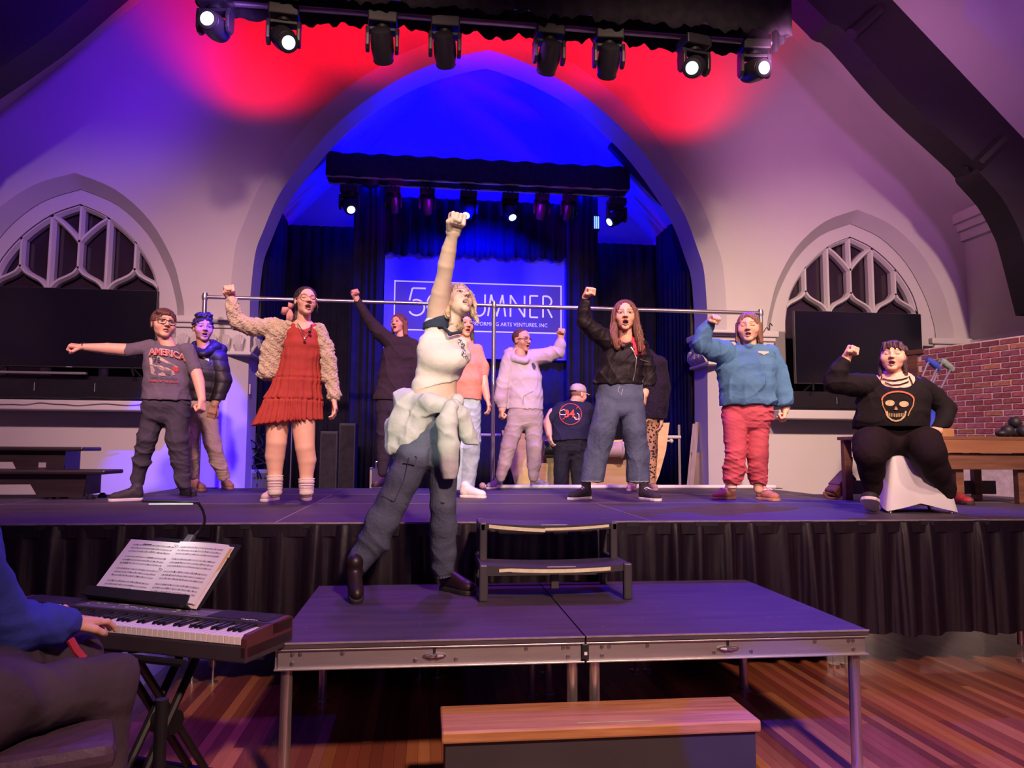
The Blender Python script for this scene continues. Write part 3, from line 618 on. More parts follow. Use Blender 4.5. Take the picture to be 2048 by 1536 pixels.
# chancel truss
BT = 9.95
t = thing('chancel_lighting_truss', 'black wrapped truss hanging inside the blue chancel', 'truss', (0.72, BT, 5.2))
a_, b_ = at(657, 330, BT), at(1252, 370, BT); zc = (a_.z + b_.z) / 2
def fn(u, v):
    th = v * 2 * math.pi; c, s_ = math.cos(th), math.sin(th); k = 0.185
    return Vector((a_.x + (b_.x - a_.x) * u, BT + k * max(-0.92, min(0.92, 1.35 * c)), zc + (0.165 + 0.012 * math.sin(u * 80)) * max(-0.95, min(0.95, 1.35 * s_)) + 0.05 * (u - 0.5) * 0))
m = MB(); m.grid(fn, 60, 16); keep(m.out('wrap', SCRIM, smooth=True), t)
for x_ in (a_.x, b_.x): keep(MB().box(x_ - 0.012, x_ + 0.012, BT - 0.17, BT + 0.17, zc - 0.155, zc + 0.155).out('end_plate', SCRIM, bevel=0.01), t)
for y_ in (-0.13, 0.13): keep(MB().cyl((a_.x, BT + y_, zc - 0.16), (b_.x, BT + y_, zc - 0.16), 0.02, n=8).out('chord', ALU), t)
back = [(700, (0.25, -0.7, -0.65), LENS, 'leftmost chancel truss light with a lit lens', 0.93), (787, (0.0, 0.6, -0.8), None, 'unlit chancel light, second from the left', 0.8), (855, (0, 0.6, -0.8), None, 'unlit chancel light, third from the left', 0.8),
        (937, (-0.25, -0.6, -0.8), LENS, 'lit chancel light right above the raised fist', 0.9), (1020, (0.2, -0.6, -0.8), LENS, 'lit chancel light just right of the raised fist', 0.9), (1083, (0, 0.6, -0.8), None, 'unlit chancel light, third from the right', 0.8),
        (1137, (0, 0.6, -0.8), None, 'unlit chancel light, second from the right', 0.8), (1232, (-0.75, -0.25, -0.55), LENS, 'rightmost chancel light tilted sideways to the left', 0.95)]
for px_, hd, lit, lab, sc in back:
    c = at(px_, 370, BT); fixture(lab, (c.x, BT - 0.02, zc - 0.19 - 0.08 * sc), hd, sc, lit, 'chancel truss lights')
c = at(741, 362, BT); t = thing('par_can_light', 'round black lamp can hanging near the chancel truss end', 'stage light', (c.x, BT, c.z))
m = MB(); m.lathe([(0.05, -0.09), (0.12, -0.06), (0.13, 0.0), (0.11, 0.07), (0.05, 0.10)], None, 18); m.out('can', BLACKP, t, smooth=True)
MB().cyl((0, 0, 0.09), (0, 0, 0.16), 0.02).out('stem', BLACKM, t)
c = at(1193, 445, 10.3); t = thing('strip_light', 'small upright blue strip light at the curtain edge', 'stage light', (c.x, 10.3, c.z))
MB().box(-0.045, 0.045, 0.0, 0.06, -0.11, 0.11).out('housing', BLACKP, t)
for k in (-0.028, 0.0, 0.028): MB().box(k - 0.008, k + 0.008, -0.008, 0.0, -0.09, 0.09).out('tube', mat('strip_tube', (0.3, 0.5, 1), 0.3, emit=(0.2, 0.42, 1.0), estr=1.8, var=0.02), t)

# ================================================================ CHANCEL DRAPES AND SCREEN
def drape(name, label, x0, x1, y, z0, z1, seed, waves=40, amp=0.03, m_=None, ragged=0.0, axis='x', parent=None):
    rr = random.Random(seed); w_ = [rr.uniform(0, 6.28) for _ in range(4)]; n = max(24, int(waves * 7))
    def fn(u, v):
        d = amp * (0.7 * math.sin(u * waves * 6.28 + w_[0] + 1.5 * math.sin(u * 9 + w_[1])) + 0.4 * math.sin(u * waves * 2.3 * 6.28 + w_[2])) * (1.15 - 0.4 * v)
        z = z0 + (z1 - z0) * v + (ragged * (math.sin(u * 47 + w_[3]) + 0.7 * math.sin(u * 131)) if v == 0 else 0)
        return Vector((x0 + (x1 - x0) * u, y + d, z)) if axis == 'x' else Vector((y + d, x0 + (x1 - x0) * u, z))
    m = MB(); m.grid(fn, n, 4); o = m.out(name, m_ or BLACKCLOTH, smooth='all', solid=0.004)
    return tag(o, label, 'curtain')
zt_s = at(640, 452, 10.75).z
drape('back_curtain', 'black curtain across the chancel left of the screen', BX0 + 0.03, -0.55, 10.75, 0.8, zt_s, 3, 9)
drape('back_curtain', 'black curtain across the chancel right of the screen', 2.05, BX1 - 0.03, 10.75, 0.8, at(1250, 488, 10.75).z, 4, 9)
drape('side_curtain', 'black curtain along the right chancel side wall', 9.3, 10.68, BX1 - 0.06, 0.8, zt_s + 0.02, 5, 9, 0.025, axis='y')
drape('side_curtain', 'black curtain along the left chancel side wall', 9.3, 10.68, BX0 + 0.06, 0.8, zt_s + 0.02, 6, 9, 0.025, axis='y')
l0, l1 = at(712, 400, 10.4).x, at(768, 400, 10.4).x
drape('leg_curtain', 'narrow black leg curtain at the left screen edge', l0 - 0.02, l1 + 0.02, 10.4, 0.8, at(740, 365, 10.4).z, 7, 4)
l0, l1 = at(1136, 400, 10.4).x, at(1196, 400, 10.4).x
drape('leg_curtain', 'narrow black leg curtain at the right screen edge', l0 - 0.02, l1, 10.4, 0.8, at(1160, 385, 10.4).z, 8, 4)
h0, h1 = at(760, 400, 10.5).x, at(1140, 400, 10.5).x
drape('valance_curtain', 'black valance with a ragged hem hanging above the screen', h0, h1, 10.5, at(900, 512, 10.5).z, at(900, 398, 10.5).z, 9, 16, 0.03, ragged=0.02)
drape('lower_drape', 'black drape hanging below the projection screen', at(740, 700, 10.66).x, at(1150, 700, 10.66).x, 10.66, 0.8, at(900, 722, 10.66).z, 10, 14, 0.025)
SCY = 10.58
s0, s1 = at(768, 600, SCY).x, at(1135, 600, SCY).x; zb_, zt_ = at(950, 717, SCY).z, at(950, 480, SCY).z
t = thing('projection_screen', 'projection screen showing the 5 SUMNER venue sign in a white border', 'screen', ((s0 + s1) / 2, SCY, zb_))
cxs = (s0 + s1) / 2
MB().box(s0 - cxs, s1 - cxs, 0, 0.02, 0, zt_ - zb_).out('screen_cloth', mat('screen_cloth', (0.10, 0.08, 0.45), 0.7, emit=(0.01, 0.002, 0.5), estr=0.5, var=0.04, vscale=2), t)  # white cloth: blue chancel light put into its colour and glow
g0, g1 = at(788, 600, SCY).x - cxs, at(1123, 600, SCY).x - cxs; gz0, gz1 = at(950, 664, SCY).z - zb_, at(950, 566, SCY).z - zb_
MB().box(g0, g1, -0.004, 0, gz0, gz1).out('sign_panel', mat('sign_grey', (0.02, 0.018, 0.03), 0.7, emit=(0.045, 0.018, 0.20), estr=1.0, var=0.05), t)
LET = mat('sign_lettering', (0.5, 0.45, 0.6), 0.6, emit=(0.52, 0.42, 0.92), estr=0.9, var=0.02)
b = 0.017
for (xa, xb, za, zb2) in ((g0, g1, gz0, gz0 + b), (g0, g1, gz1 - b, gz1), (g0, g0 + b, gz0, gz1), (g1 - b, g1, gz0, gz1)): MB().box(xa, xb, -0.008, -0.003, za, zb2).out('sign_border', LET, t)
def stroke(name, pts, w_, close=False):
    m = MB(); P = [Vector((p[0], p[1])) for p in pts]; A = []; B = []
    for i, p in enumerate(P):
        tt = (P[min(i + 1, len(P) - 1)] - P[max(i - 1, 0)]).normalized(); nn = Vector((-tt.y, tt.x)) * w_ / 2
        A.append(p + nn); B.append(p - nn)
    f = lambda q, y: (q.x, y, q.y)
    m.strip([f(q, -0.007) for q in A], [f(q, -0.007) for q in B]); m.out(name, LET, t, solid=0.003)
# thin geometric letters of the sign, stroke by stroke
H0 = gz0 + (gz1 - gz0) * 0.33; HH = (gz1 - gz0) * 0.44; SW = 0.024
def ux(px_): return at(px_, 600, SCY).x - cxs
def arc(cx_, cz_, rx, rz, a0, a1, n=18): return [(cx_ + rx * math.cos(R(a0 + (a1 - a0) * k / n)), cz_ + rz * math.sin(R(a0 + (a1 - a0) * k / n))) for k in range(n + 1)]
X = ux(833); r5 = HH * 0.31
stroke('letter_5', [(X + 0.13, H0 + HH + 0.06), (X - 0.06, H0 + HH + 0.06)], SW); stroke('letter_5', [(X - 0.06, H0 + HH + 0.06), (X - 0.10, H0 + HH * 0.62)], SW)
stroke('letter_5', arc(X, H0 + HH * 0.30, HH * 0.36, HH * 0.36, 118, -150), SW)
X = ux(872); stroke('letter_0', arc(X, H0 + HH * 0.47, HH * 0.40, HH * 0.50, 0, 360, 28), SW)
X = ux(922); stroke('letter_S', arc(X, H0 + HH * 0.72, HH * 0.22, HH * 0.25, 20, 250) + arc(X, H0 + HH * 0.26, HH * 0.24, HH * 0.26, 90, -160), SW)
X0, X1 = ux(947), ux(970); stroke('letter_U', [(X0, H0 + HH), (X0, H0 + HH * 0.36)] + arc((X0 + X1) / 2, H0 + HH * 0.33, (X1 - X0) / 2, HH * 0.33, 180, 360) + [(X1, H0 + HH)], SW)
X0, X1 = ux(976), ux(1011); xm = (X0 + X1) / 2
for p, q_ in (((X0, H0), (X0 + 0.045, H0 + HH)), ((X0 + 0.045, H0 + HH), (xm, H0)), ((xm, H0), (X1 - 0.045, H0 + HH)), ((X1 - 0.045, H0 + HH), (X1, H0))): stroke('letter_M', [p, q_], SW)
X0, X1 = ux(1021), ux(1049)
for p, q_ in (((X0, H0), (X0, H0 + HH)), ((X0, H0 + HH), (X1, H0)), ((X1, H0), (X1, H0 + HH))): stroke('letter_N', [p, q_], SW)
X0, X1 = ux(1060), ux(1076)
stroke('letter_E', [(X0, H0), (X0, H0 + HH)], SW)
for zz in (0, 0.52, 1): stroke('letter_E', [(X0, H0 + HH * zz), (X1, H0 + HH * zz)], SW)
X0, X1 = ux(1086), ux(1104)
stroke('letter_R', [(X0, H0), (X0, H0 + HH)], SW); stroke('letter_R', [(X0, H0 + HH), (X0 + 0.05, H0 + HH)] + arc(X0 + 0.05, H0 + HH * 0.76, 0.075, HH * 0.24, 90, -90) + [(X0, H0 + HH * 0.52)], SW); stroke('letter_R', [(X0 + 0.05, H0 + HH * 0.52), (X1, H0)], SW)
textmesh('sign_subtitle', 'SPRINGFIELD PERFORMING ARTS VENTURES, INC', 0.078, lambda x, y, z: Vector(((ux(900) + ux(1106)) / 2 - 0.12 + x, -0.008 - z, gz0 + (gz1 - gz0) * 0.165 + y)), LET, t, depth=0.002, spacing=1.03, sx=0.90)

# ================================================================ TELEVISIONS, CONSOLES, PIPE FRAME
def tv(xr, w_, zb, zt, lab, clab):
    t = thing('television', lab, 'television', (xr - w_ / 2, 8.3, zb))
    h = zt - zb
    MB().box(-w_ / 2, w_ / 2, 0, 0.05, 0, h).out('bezel', BLACKP, t, bevel=0.006); MB().box(-w_ / 2 + 0.008, w_ / 2 - 0.008, -0.004, 0.001, 0.016, h - 0.008).out('screen', TVM, t)
    MB().box(-0.03, 0.03, -0.006, 0, 0.003, 0.010).out('logo_plate', mat('logo_grey', (0.4, 0.38, 0.42), 0.4), t)
    for s_ in (-1, 1):
        m = MB(); m.tube([(s_ * w_ * 0.36, 0.02, 0.02), (s_ * w_ * 0.40, -0.10, -0.085)], 0.011, 8); m.tube([(s_ * w_ * 0.36, 0.02, 0.02), (s_ * w_ * 0.40, 0.14, -0.085)], 0.011, 8); m.out('foot', BLACKM, t, smooth=True)
    c = thing('media_console', clab, 'console', (xr - w_ / 2, 8.42, 1.846))
    ww = w_ + 0.14; hh = zb - 0.087 - 1.846
    MB().box(-ww / 2, ww / 2, -0.11, 0.28, 0, hh).out('body', mat('black_lacquer', (0.014, 0.012, 0.018), 0.25, var=0.2), c, bevel=0.006)
    for k in range(3):
        a = -ww / 2 + 0.03 + k * (ww - 0.06) / 3; MB().box(a + 0.01, a + (ww - 0.06) / 3 - 0.01, -0.118, -0.109, 0.02, hh - 0.02).out('drawer_front', mat('black_lacquer'), c, bevel=0.004)
        MB().cyl((a + (ww - 0.06) / 3 - 0.03, -0.128, hh * 0.35), (a + (ww - 0.06) / 3 - 0.03, -0.128, hh * 0.7), 0.005, n=8).out('pull', CHROME, c)
    return t
tv(-2.90, 1.72, 2.19, 3.045, 'big black flat television on the console left of the arch', 'low black console under the left television')
tv(6.01, 1.64, 2.155, 3.04, 'big black flat television on the console right of the arch', 'low black console under the right television')
m = MB(); rr = random.Random(4); pts = [(-4.4 + k * 0.13, 8.17 + rr.uniform(-0.02, 0.02), 1.86 + rr.uniform(-0.004, 0.01)) for k in range(12)]
m.tube(smoothline(pts, 4), 0.006, 6); tag(m.out('tv_cables', BLACKP, smooth=True), 'tangled black cable lying in front of the left television', 'cable')
m = MB(); m.box(-4.5, -3.55, 8.20, 8.255, 2.108, 2.135); tag(m.out('sound_bar', mat('grey_bar', (0.22, 0.2, 0.24), 0.4, var=0.1), bevel=0.008), 'slim grey sound bar below the left television', 'sound bar')

PYP = 8.08
t = thing('pipe_frame', 'long horizontal metal pipe on three uprights across the back', 'pipe frame', (CX, PYP, S))
pl, pmid, pr_ = at(410, 596.5, PYP), at(988, 611, PYP), at(1521, 627, PYP); zp = pmid.z
def PF(m, n_, mt=CHROME, **k): return keep(m.out(n_, mt, smooth=True, **k), t)
PF(MB().cyl((pl.x, PYP, zp), (pmid.x, PYP, zp), 0.021, n=14), 'crossbar'); PF(MB().cyl((pmid.x, PYP, zp), (pr_.x, PYP, zp), 0.024, n=14), 'crossbar')
for x_ in (pl.x, pmid.x, pr_.x):
    PF(MB().cyl((x_, PYP, S), (x_, PYP, zp + 0.045), 0.024, n=14), 'upright'); PF(MB().lathe([(0.03, -0.03), (0.034, 0), (0.03, 0.03)], Matrix.Translation((x_, PYP, zp)), 14), 'collar')
    PF(MB().box(x_ - 0.2, x_ + 0.2, PYP - 0.03, PYP + 0.06, S, S + 0.008), 'base_plate', BLACKM)
a_, b_ = atz(968, 972, S + 0.03), at(1545, 976, PYP - 0.04)
t = thing('floor_pole', 'pale pole with a ball end lying along the back stage edge', 'pole', (a_.x, PYP - 0.10, S))
x_end = b_.x
keep(MB().cyl((a_.x, PYP - 0.10, S + 0.025), (x_end, PYP - 0.10, S + 0.025), 0.022, n=12).out('shaft', mat('pale_pole', (0.72, 0.68, 0.70), 0.45, var=0.08), smooth=True), t); keep(MB().sph((a_.x - 0.02, PYP - 0.10, S + 0.035), 0.036).out('ball_end', mat('pale_ball', (0.6, 0.42, 0.34), 0.5, var=0.1), smooth=True), t)
q = at(1535, 655, PYP); m = MB(); m.tube(smoothline([(q.x - 0.05, PYP, q.z - 0.06), (q.x - 0.01, PYP, q.z + 0.0), (q.x + 0.02, PYP, q.z - 0.03), (q.x + 0.03, PYP, q.z + 0.05), (q.x + 0.06, PYP, q.z + 0.02)], 4), 0.006, 6); tag(m.out('wire_clip', BLACKM, smooth=True), 'bent dark wire clip by the right pipe upright', 'clip')
q = at(491, 779, 8.9); tag(MB().box(CX - 2.75, CX - 2.735, 8.83, 8.89, q.z - 0.06, q.z + 0.06).out('light_switch', TRIMW, bevel=0.004), 'small white switch plate inside the left arch pier', 'light switch')

# ================================================================ CHOIR BENCHES (left)
DK = mat('dark_bench_wood', (0.03, 0.018, 0.022), 0.35, var=0.4, vscale=4, stretch=(0.5, 4, 4))
def bench(zt, x1, y, label, d=0.32, body=0.18, legs=True, feet=()):
    t = thing('choir_bench', label, 'bench', (x1 - 0.9, y, S))
    x0 = x1 - 2.0
    keep(MB().box(x0, x1, y - 0.06, y + d, zt - 0.035, zt).out('seat', DK, bevel=0.012), t)
    keep(MB().prism([(x0, zt - 0.035), (x1 - 0.16, zt - 0.035), (x1 - 0.18, zt - 0.035 - body), (x1 - 0.52, zt - 0.035 - body), (x1 - 0.58, zt - 0.035 - body * 0.45), (x0, zt - 0.035 - body * 0.5)], 0.04, lambda u, v, k: Vector((u, y + k, v))).out('apron', DK), t)
    keep(MB().box(x1 - 0.22, x1 - 0.17, y + 0.02, y + d - 0.02, zt - 0.2, zt - 0.035).out('end_panel', DK), t)
    for fx in feet:
        z1 = zt - 0.035 - body + 0.01
        keep(MB().lathe([(0.032, 0), (0.034, 0.02), (0.016, 0.04), (0.013, z1 - S)], Matrix.Translation((fx, y + 0.04, S)), 12).out('foot', BLACKM, smooth=True), t); keep(MB().lathe([(0.032, 0), (0.034, 0.02), (0.016, 0.04), (0.013, z1 - S)], Matrix.Translation((fx, y + d - 0.06, S)), 12).out('foot', BLACKM, smooth=True), t)
    return t
yb1 = 6.35; p1 = at(216, 940, yb1); f1_, f2_ = at(177, 995, yb1).x, at(97, 995, yb1).x
bench(p1.z, p1.x, yb1, 'dark wooden bench, the lower and nearer of two at left', feet=(f1_, f2_))
yb2 = 6.75; p2 = at(172, 894, yb2)
b2 = bench(p2.z, p2.x, yb2, 'dark wooden bench, the taller one at left behind the lower', body=0.21, feet=(p2.x - 0.3,))
keep(MB().box(at(78, 920, yb2).x, at(93, 920, yb2).x, yb2 - 0.004, yb2 + 0.002, at(78, 935, yb2).z, at(78, 925, yb2).z).out('paper_label', mat('grey_label', (0.3, 0.27, 0.3), 0.7, var=0.1)), b2)
m = MB(); q = atz(300, 1003, S); tag(MB().box(at(287, 1000, 6.15).x, at(392, 1000, 6.15).x, 6.1, 6.2, S, S + 0.012).out('floor_mat', SCRIM), 'thin black strip mat lying by the boy in grey', 'mat')

# ================================================================ RIGHT SIDE PROPS
ty0, ty1 = 5.62, 6.25
zt = at(1950, 873, ty0).z; xl = at(1690, 880, ty0 + 0.5).x; xr = 5.25
t = thing('prop_table', 'long brown wooden table behind the seated woman', 'table', ((xl + xr) / 2, 5.9, S))
def K(m, n_, mt=BROWNWOOD, **k): return keep(m.out(n_, mt, **k), t)
def tp(u): return xl + (xr - xl) * u
for k in range(4): K(MB().box(xl, xr, ty0 + k * (ty1 - ty0) / 4 + 0.002, ty0 + (k + 1) * (ty1 - ty0) / 4 - 0.002, zt - 0.03, zt), 'top_plank', bevel=0.004)
z2 = at(1950, 906, ty0).z; z3 = at(1950, 939, ty0).z
K(MB().box(xl + 0.02, xr, ty0 - 0.012, ty0 + 0.012, z2, zt - 0.031), 'front_board', mat('brown_board', (0.30, 0.13, 0.06), 0.5, col2=(0.24, 0.10, 0.05), vscale=4, stretch=(0.5, 3, 5)), bevel=0.003)
K(MB().box(xl + 0.03, xr - 0.02, ty0 + 0.014, ty0 + 0.034, z3, z2 - 0.002), 'apron', bevel=0.003)
for x_ in (xl + 0.05, at(1918, 960, ty0 + 0.06).x, at(2042, 960, ty0 + 0.06).x):
    for y_ in (ty0 + 0.075, ty1 - 0.06): K(MB().box(x_ - 0.035, x_ + 0.035, y_ - 0.03, y_ + 0.03, S, zt - 0.031), 'leg', bevel=0.005)
K(MB().box(xl + 0.09, xr - 0.1, ty1 - 0.05, ty1 - 0.03, S + 0.05, S + 0.17), 'back_stretcher', mat('grey_stretcher', (0.12, 0.1, 0.11), 0.6, var=0.2))
# cannonballs piled on the table
BALL = mat('black_ball', (0.022, 0.02, 0.026), 0.55, var=0.4, vscale=8, bump=0.1)
for i, (px_, py_, dy, lab) in enumerate(((2029, 836, 0.08, 'topmost black cannonball of the pile on the table'), (2014, 853, 0.0, 'left black cannonball in the middle of the pile'), (2046, 853, 0.0, 'right black cannonball in the middle of the pile'), (2030, 858, 0.2, 'black cannonball at the back of the pile'))):
    c = at(px_, py_, ty0 + 0.16 + dy); r_ = 0.052
    if i in (1, 2): c.z = zt + r_
    if i == 3: c.z = zt + r_
    if i == 0: c.z = zt + r_ * 2.5
    m = MB(); m.sph((c.x, c.y, c.z), r_, 18, 12); tag(m.out('cannonball', BALL, smooth='all'), lab, 'ball', 'cannonballs on the table')
m = MB(); c = at(2003, 868, ty0 + 0.10); m.sph((c.x, c.y, zt + 0.03), (0.05, 0.045, 0.03), 16, 10); tag(m.out('ball_stand', BALL, smooth='all'), 'flat black lump left of the cannonball pile', 'ball')
c = at(1893, 864, ty0 + 0.2); tag(MB().box(c.x - 0.06, c.x + 0.05, c.y - 0.03, c.y + 0.03, zt, zt + 0.07).out('wood_block', mat('block_wood', (0.42, 0.2, 0.08), 0.6, var=0.2, vscale=9), bevel=0.004), 'small orange wooden block on the table under the brick wall', 'wood block')
m = MB(); c = at(1853, 835, 6.0); m.grid(lambda u, v: Vector((c.x - 0.13 + 0.26 * u, 6.0 + 0.06 * math.sin(v * 3.1) + 0.02 * math.sin(u * 9), zt + 0.34 * v)), 14, 10); tag(m.out('blue_cloth', mat('blue_cloth', (0.03, 0.06, 0.6), 0.7, var=0.2, vscale=7), smooth='all', solid=0.03), 'bright blue cloth propped on the table behind the seated woman', 'cloth')
# brick flat: a scenic panel of separate bricks, running towards the camera
BA, BB = Vector((5.33, 7.62, 0)), Vector((5.86, 5.75, 0)); bd = (BB - BA); bl = bd.length; bd.normalize(); bn = Vector((bd.y, -bd.x, 0)); bn = bn if bn.x < 0 else -bn
ztop = 2.475; ang = math.atan2(bd.y, bd.x)
t = thing('brick_flat', 'scenic wall panel of purple-red bricks with pale mortar', 'stage flat', BA + Vector((0, 0, S)), ang)
MB().box(0, bl, -0.03, 0.0, 0.0, ztop - S).out('mortar_panel', mat('pale_mortar', (0.78, 0.68, 0.70), 0.9, var=0.25, vscale=15, bump=0.2), t)
fs = 1 if (Matrix.Rotation(ang, 3, 'Z') @ Vector((0, 1, 0))).dot(bn) > 0 else -1
if fs < 0: t.children[0].data.transform(Matrix.Translation((0, 0.03, 0)))
BRK = mat('stage_brick', (0.4, 0.1, 0.1), 0.8, ocol=True, var=0.35, vscale=22, bump=0.4, bscale=50)
bmesh_ = MB().box(0, 0.174, 0, 0.007, 0, 0.044).out('brick', BRK, bevel=0.006); bdat = bmesh_.data; bpy.data.objects.remove(bmesh_)
bhalf = MB().box(0, 0.174, 0, 0.007, 0, 0.044).out('brick', BRK); bh = bhalf.data; bpy.data.objects.remove(bhalf)
rb = random.Random(9); rows = int((ztop - S) / 0.060)
for r_ in range(rows):
    z_ = ztop - S - 0.058 * (r_ + 1); x_ = 0.19 if r_ % 2 else 0.10
    if z_ < 0.40: break
    while x_ < bl - 0.19:
        half = (x_ <= 0.11)
        p = bpy.data.objects.new('brick', bh if half else bdat); COL.objects.link(p); p.parent = t
        p.location = (x_, 0.0 if fs > 0 else -0.007, z_)
        c = rb.choice(((0.44, 0.11, 0.15), (0.38, 0.09, 0.13), (0.50, 0.15, 0.18), (0.42, 0.13, 0.20), (0.34, 0.09, 0.11), (0.52, 0.20, 0.14))); j = rb.uniform(0.8, 1.2); p.color = (c[0] * j, c[1] * j, c[2] * j, 1)
        x_ += 0.192
MB().box(0.0, 0.14, 0.0 if fs > 0 else -0.02, 0.02 if fs > 0 else 0.0, 0.3, ztop - S - 0.05).out('edge_board', BROWNWOOD, t, bevel=0.003)
MB().box(0.0, 0.22, 0.0 if fs > 0 else -0.03, 0.03 if fs > 0 else 0.0, ztop - S - 0.05, ztop - S).out('top_board', BROWNWOOD, t, bevel=0.003)
# crutches
PADB = mat('blue_pad', (0.04, 0.08, 0.55), 0.8, var=0.2, vscale=20, bump=0.2); PADG = mat('green_towel', (0.30, 0.38, 0.36), 0.9, var=0.3, vscale=25, bump=0.4)
def crutch(tx, ty, bx, by, Y, lab, pad):
    a_ = at(tx, ty, Y); b_ = at(bx, by, Y - 0.45); b_.z = S + 0.01
    t = thing('crutch', lab, 'crutch', b_, 0, 'crutches leaning behind the seated woman')
    ax = (a_ - b_); L_ = ax.length; ax.normalize(); sd = Vector((1, 0.15, 0)); sd = (sd - ax * sd.dot(ax)).normalized()
    al = mat('crutch_metal', (0.6, 0.6, 0.66), 0.3, metal=0.9, var=0.1)
    for s_ in (-1, 1):
        m = MB(); m.tube([ax * L_ + sd * s_ * 0.055, ax * L_ * 0.5 + sd * s_ * 0.035, ax * L_ * 0.3 + sd * s_ * 0.012], 0.011, 8); m.out('side_tube', al, t, smooth=True)
    m = MB(); m.cyl(Vector((0, 0, 0.0)), ax * L_ * 0.34, 0.012); m.out('lower_tube', al, t, smooth=True)
    m = MB(); m.tube([ax * L_ - sd * 0.085, ax * (L_ + 0.012) - sd * 0.04, ax * (L_ + 0.012) + sd * 0.04, ax * L_ + sd * 0.085], [0.022, 0.034, 0.034, 0.022], 12); m.out('arm_pad', pad, t, smooth=True)
    m = MB(); m.cyl(ax * L_ * 0.62 - sd * 0.045, ax * L_ * 0.62 + sd * 0.045, 0.014); m.out('hand_grip', BLACKP, t)
    m = MB(); m.lathe([(0.022, 0), (0.018, 0.04)], None, 12); m.out('rubber_tip', BLACKP, t)
crutch(1866, 729, 1748, 985, 6.75, 'aluminium crutch with a blue arm pad leaning behind the seated woman', PADB)
crutch(1893, 731, 1768, 988, 6.82, 'aluminium crutch with a green towel wrapped on its arm pad', PADG)
# leather bag leaning on the table leg
c = atz(1675, 990, S); c.y = 6.3; c.x = at(1675, 975, 6.3).x
t = thing('shoulder_bag', 'small brown leather shoulder bag leaning on the table leg', 'bag', (c.x, 6.3, S), 0.1)
LEA = mat('brown_leather', (0.16, 0.055, 0.03), 0.4, var=0.3, vscale=12, bump=0.1)
Mx = Matrix.Translation((0, 0, 0.02)) @ Matrix.Rotation(R(48), 4, 'Y')
MB().box(-0.05, 0.05, -0.03, 0.12, 0.0, 0.26, Matrix.Rotation(R(48), 4, 'Y') @ Matrix.Translation((-0.05, 0, 0.0))).out('pouch', LEA, t, bevel=0.02)
MB().box(-0.056, -0.03, -0.036, 0.126, 0.08, 0.265, Matrix.Rotation(R(48), 4, 'Y') @ Matrix.Translation((-0.05, 0, 0.0))).out('flap', mat('purple_leather', (0.12, 0.035, 0.05), 0.35, var=0.3, vscale=9), t, bevel=0.008)
m = MB(); m.tube(smoothline([(0.13, 0.04, 0.17), (0.17, 0.04, 0.26), (0.19, 0.05, 0.34), (0.20, 0.06, 0.37), (0.21, 0.08, 0.30), (0.19, 0.09, 0.12)], 4), 0.011, 6); m.tube(smoothline([(-0.02, 0.0, 0.03), (-0.1, -0.02, 0.05), (-0.16, -0.03, 0.06), (-0.15, -0.06, 0.02), (-0.04, -0.06, 0.01)], 4), 0.010, 6); m.out('strap', LEA, t, smooth=True)
# stool in a white stretch cover
c1, c2 = atz(1857, 1020, S), atz(1735, 1016, S)
sx_, sy_ = (c1.x + c2.x) / 2 - 0.02, 5.02
t = thing('covered_stool', 'stool under a white stretch cover, the woman in black sits on it', 'stool', (sx_, sy_, S))
WCOV = mat('white_stretch_cover', (0.72, 0.70, 0.74), 0.6, var=0.05, vscale=6, bump=0.05)
def cov(u, v):
    th = u * 2 * math.pi; q4 = (th / (math.pi / 2)) % 1
    corner = abs(2 * q4 - 1)              # 1 at the corners
    ww = 0.155 + 0.085 * (1 - v) ** 0.9; rr_ = ww * (1.0 + 0.38 * corner ** 1.6) * (1 - 0.12 * (1 - v) * (1 - corner))
    z = v * 0.43 + (0.055 * (1 - corner ** 1.2)) * (1 - v) ** 3
    a = th + math.pi / 4 * 0
    return Vector((rr_ * math.cos(a + 0.55), rr_ * 0.9 * math.sin(a + 0.55), 0.012 + z))
m = MB(); m.grid(cov, 72, 14); m.out('cover_side', WCOV, t, smooth='all')
m = MB(); m.add([cov(k / 72, 1) for k in range(72)], [tuple(range(72))]); m.out('cover_top', WCOV, t)
for k in range(4):
    p = cov(k * 0.25, 0.0); m = MB(); m.cyl((p.x * 0.88, p.y * 0.88, 0), (p.x * 0.45, p.y * 0.45, 0.40), 0.013); m.out('leg', CHROME, t, smooth=True)

# ================================================================ CHANCEL CLUTTER
YC = 8.75
def cx(px_, Y=YC): return at(px_, 900, Y).x
def czz(py_, Y=YC): return at(1150, py_, Y).z
t = thing('plywood_ship_prop', 'boat-shaped plywood set piece with two toy cannon barrels', 'stage prop', (cx(1170), YC, 0.8))
oz = Vector((cx(1170), YC, 0.8))
hull = [(cx(1003), czz(862)), (cx(1012), czz(905)), (cx(1024), czz(945)), (cx(1035), czz(990)), (cx(1300), czz(990)), (cx(1318), czz(950)), (cx(1332), czz(900)), (cx(1340), czz(843)), (cx(1312), czz(845)), (cx(1290), czz(866)), (cx(1255), czz(878)), (cx(1200), czz(881)), (cx(1120), czz(879)), (cx(1060), czz(872)), (cx(1030), czz(862))]
def KK(m, n_, mt, **k): return keep(m.out(n_, mt, **k), t)
KK(MB().prism(hull, 0.025, lambda u, v, d: Vector((u, YC + d, max(v, 0.80)))), 'hull_panel', PLY)
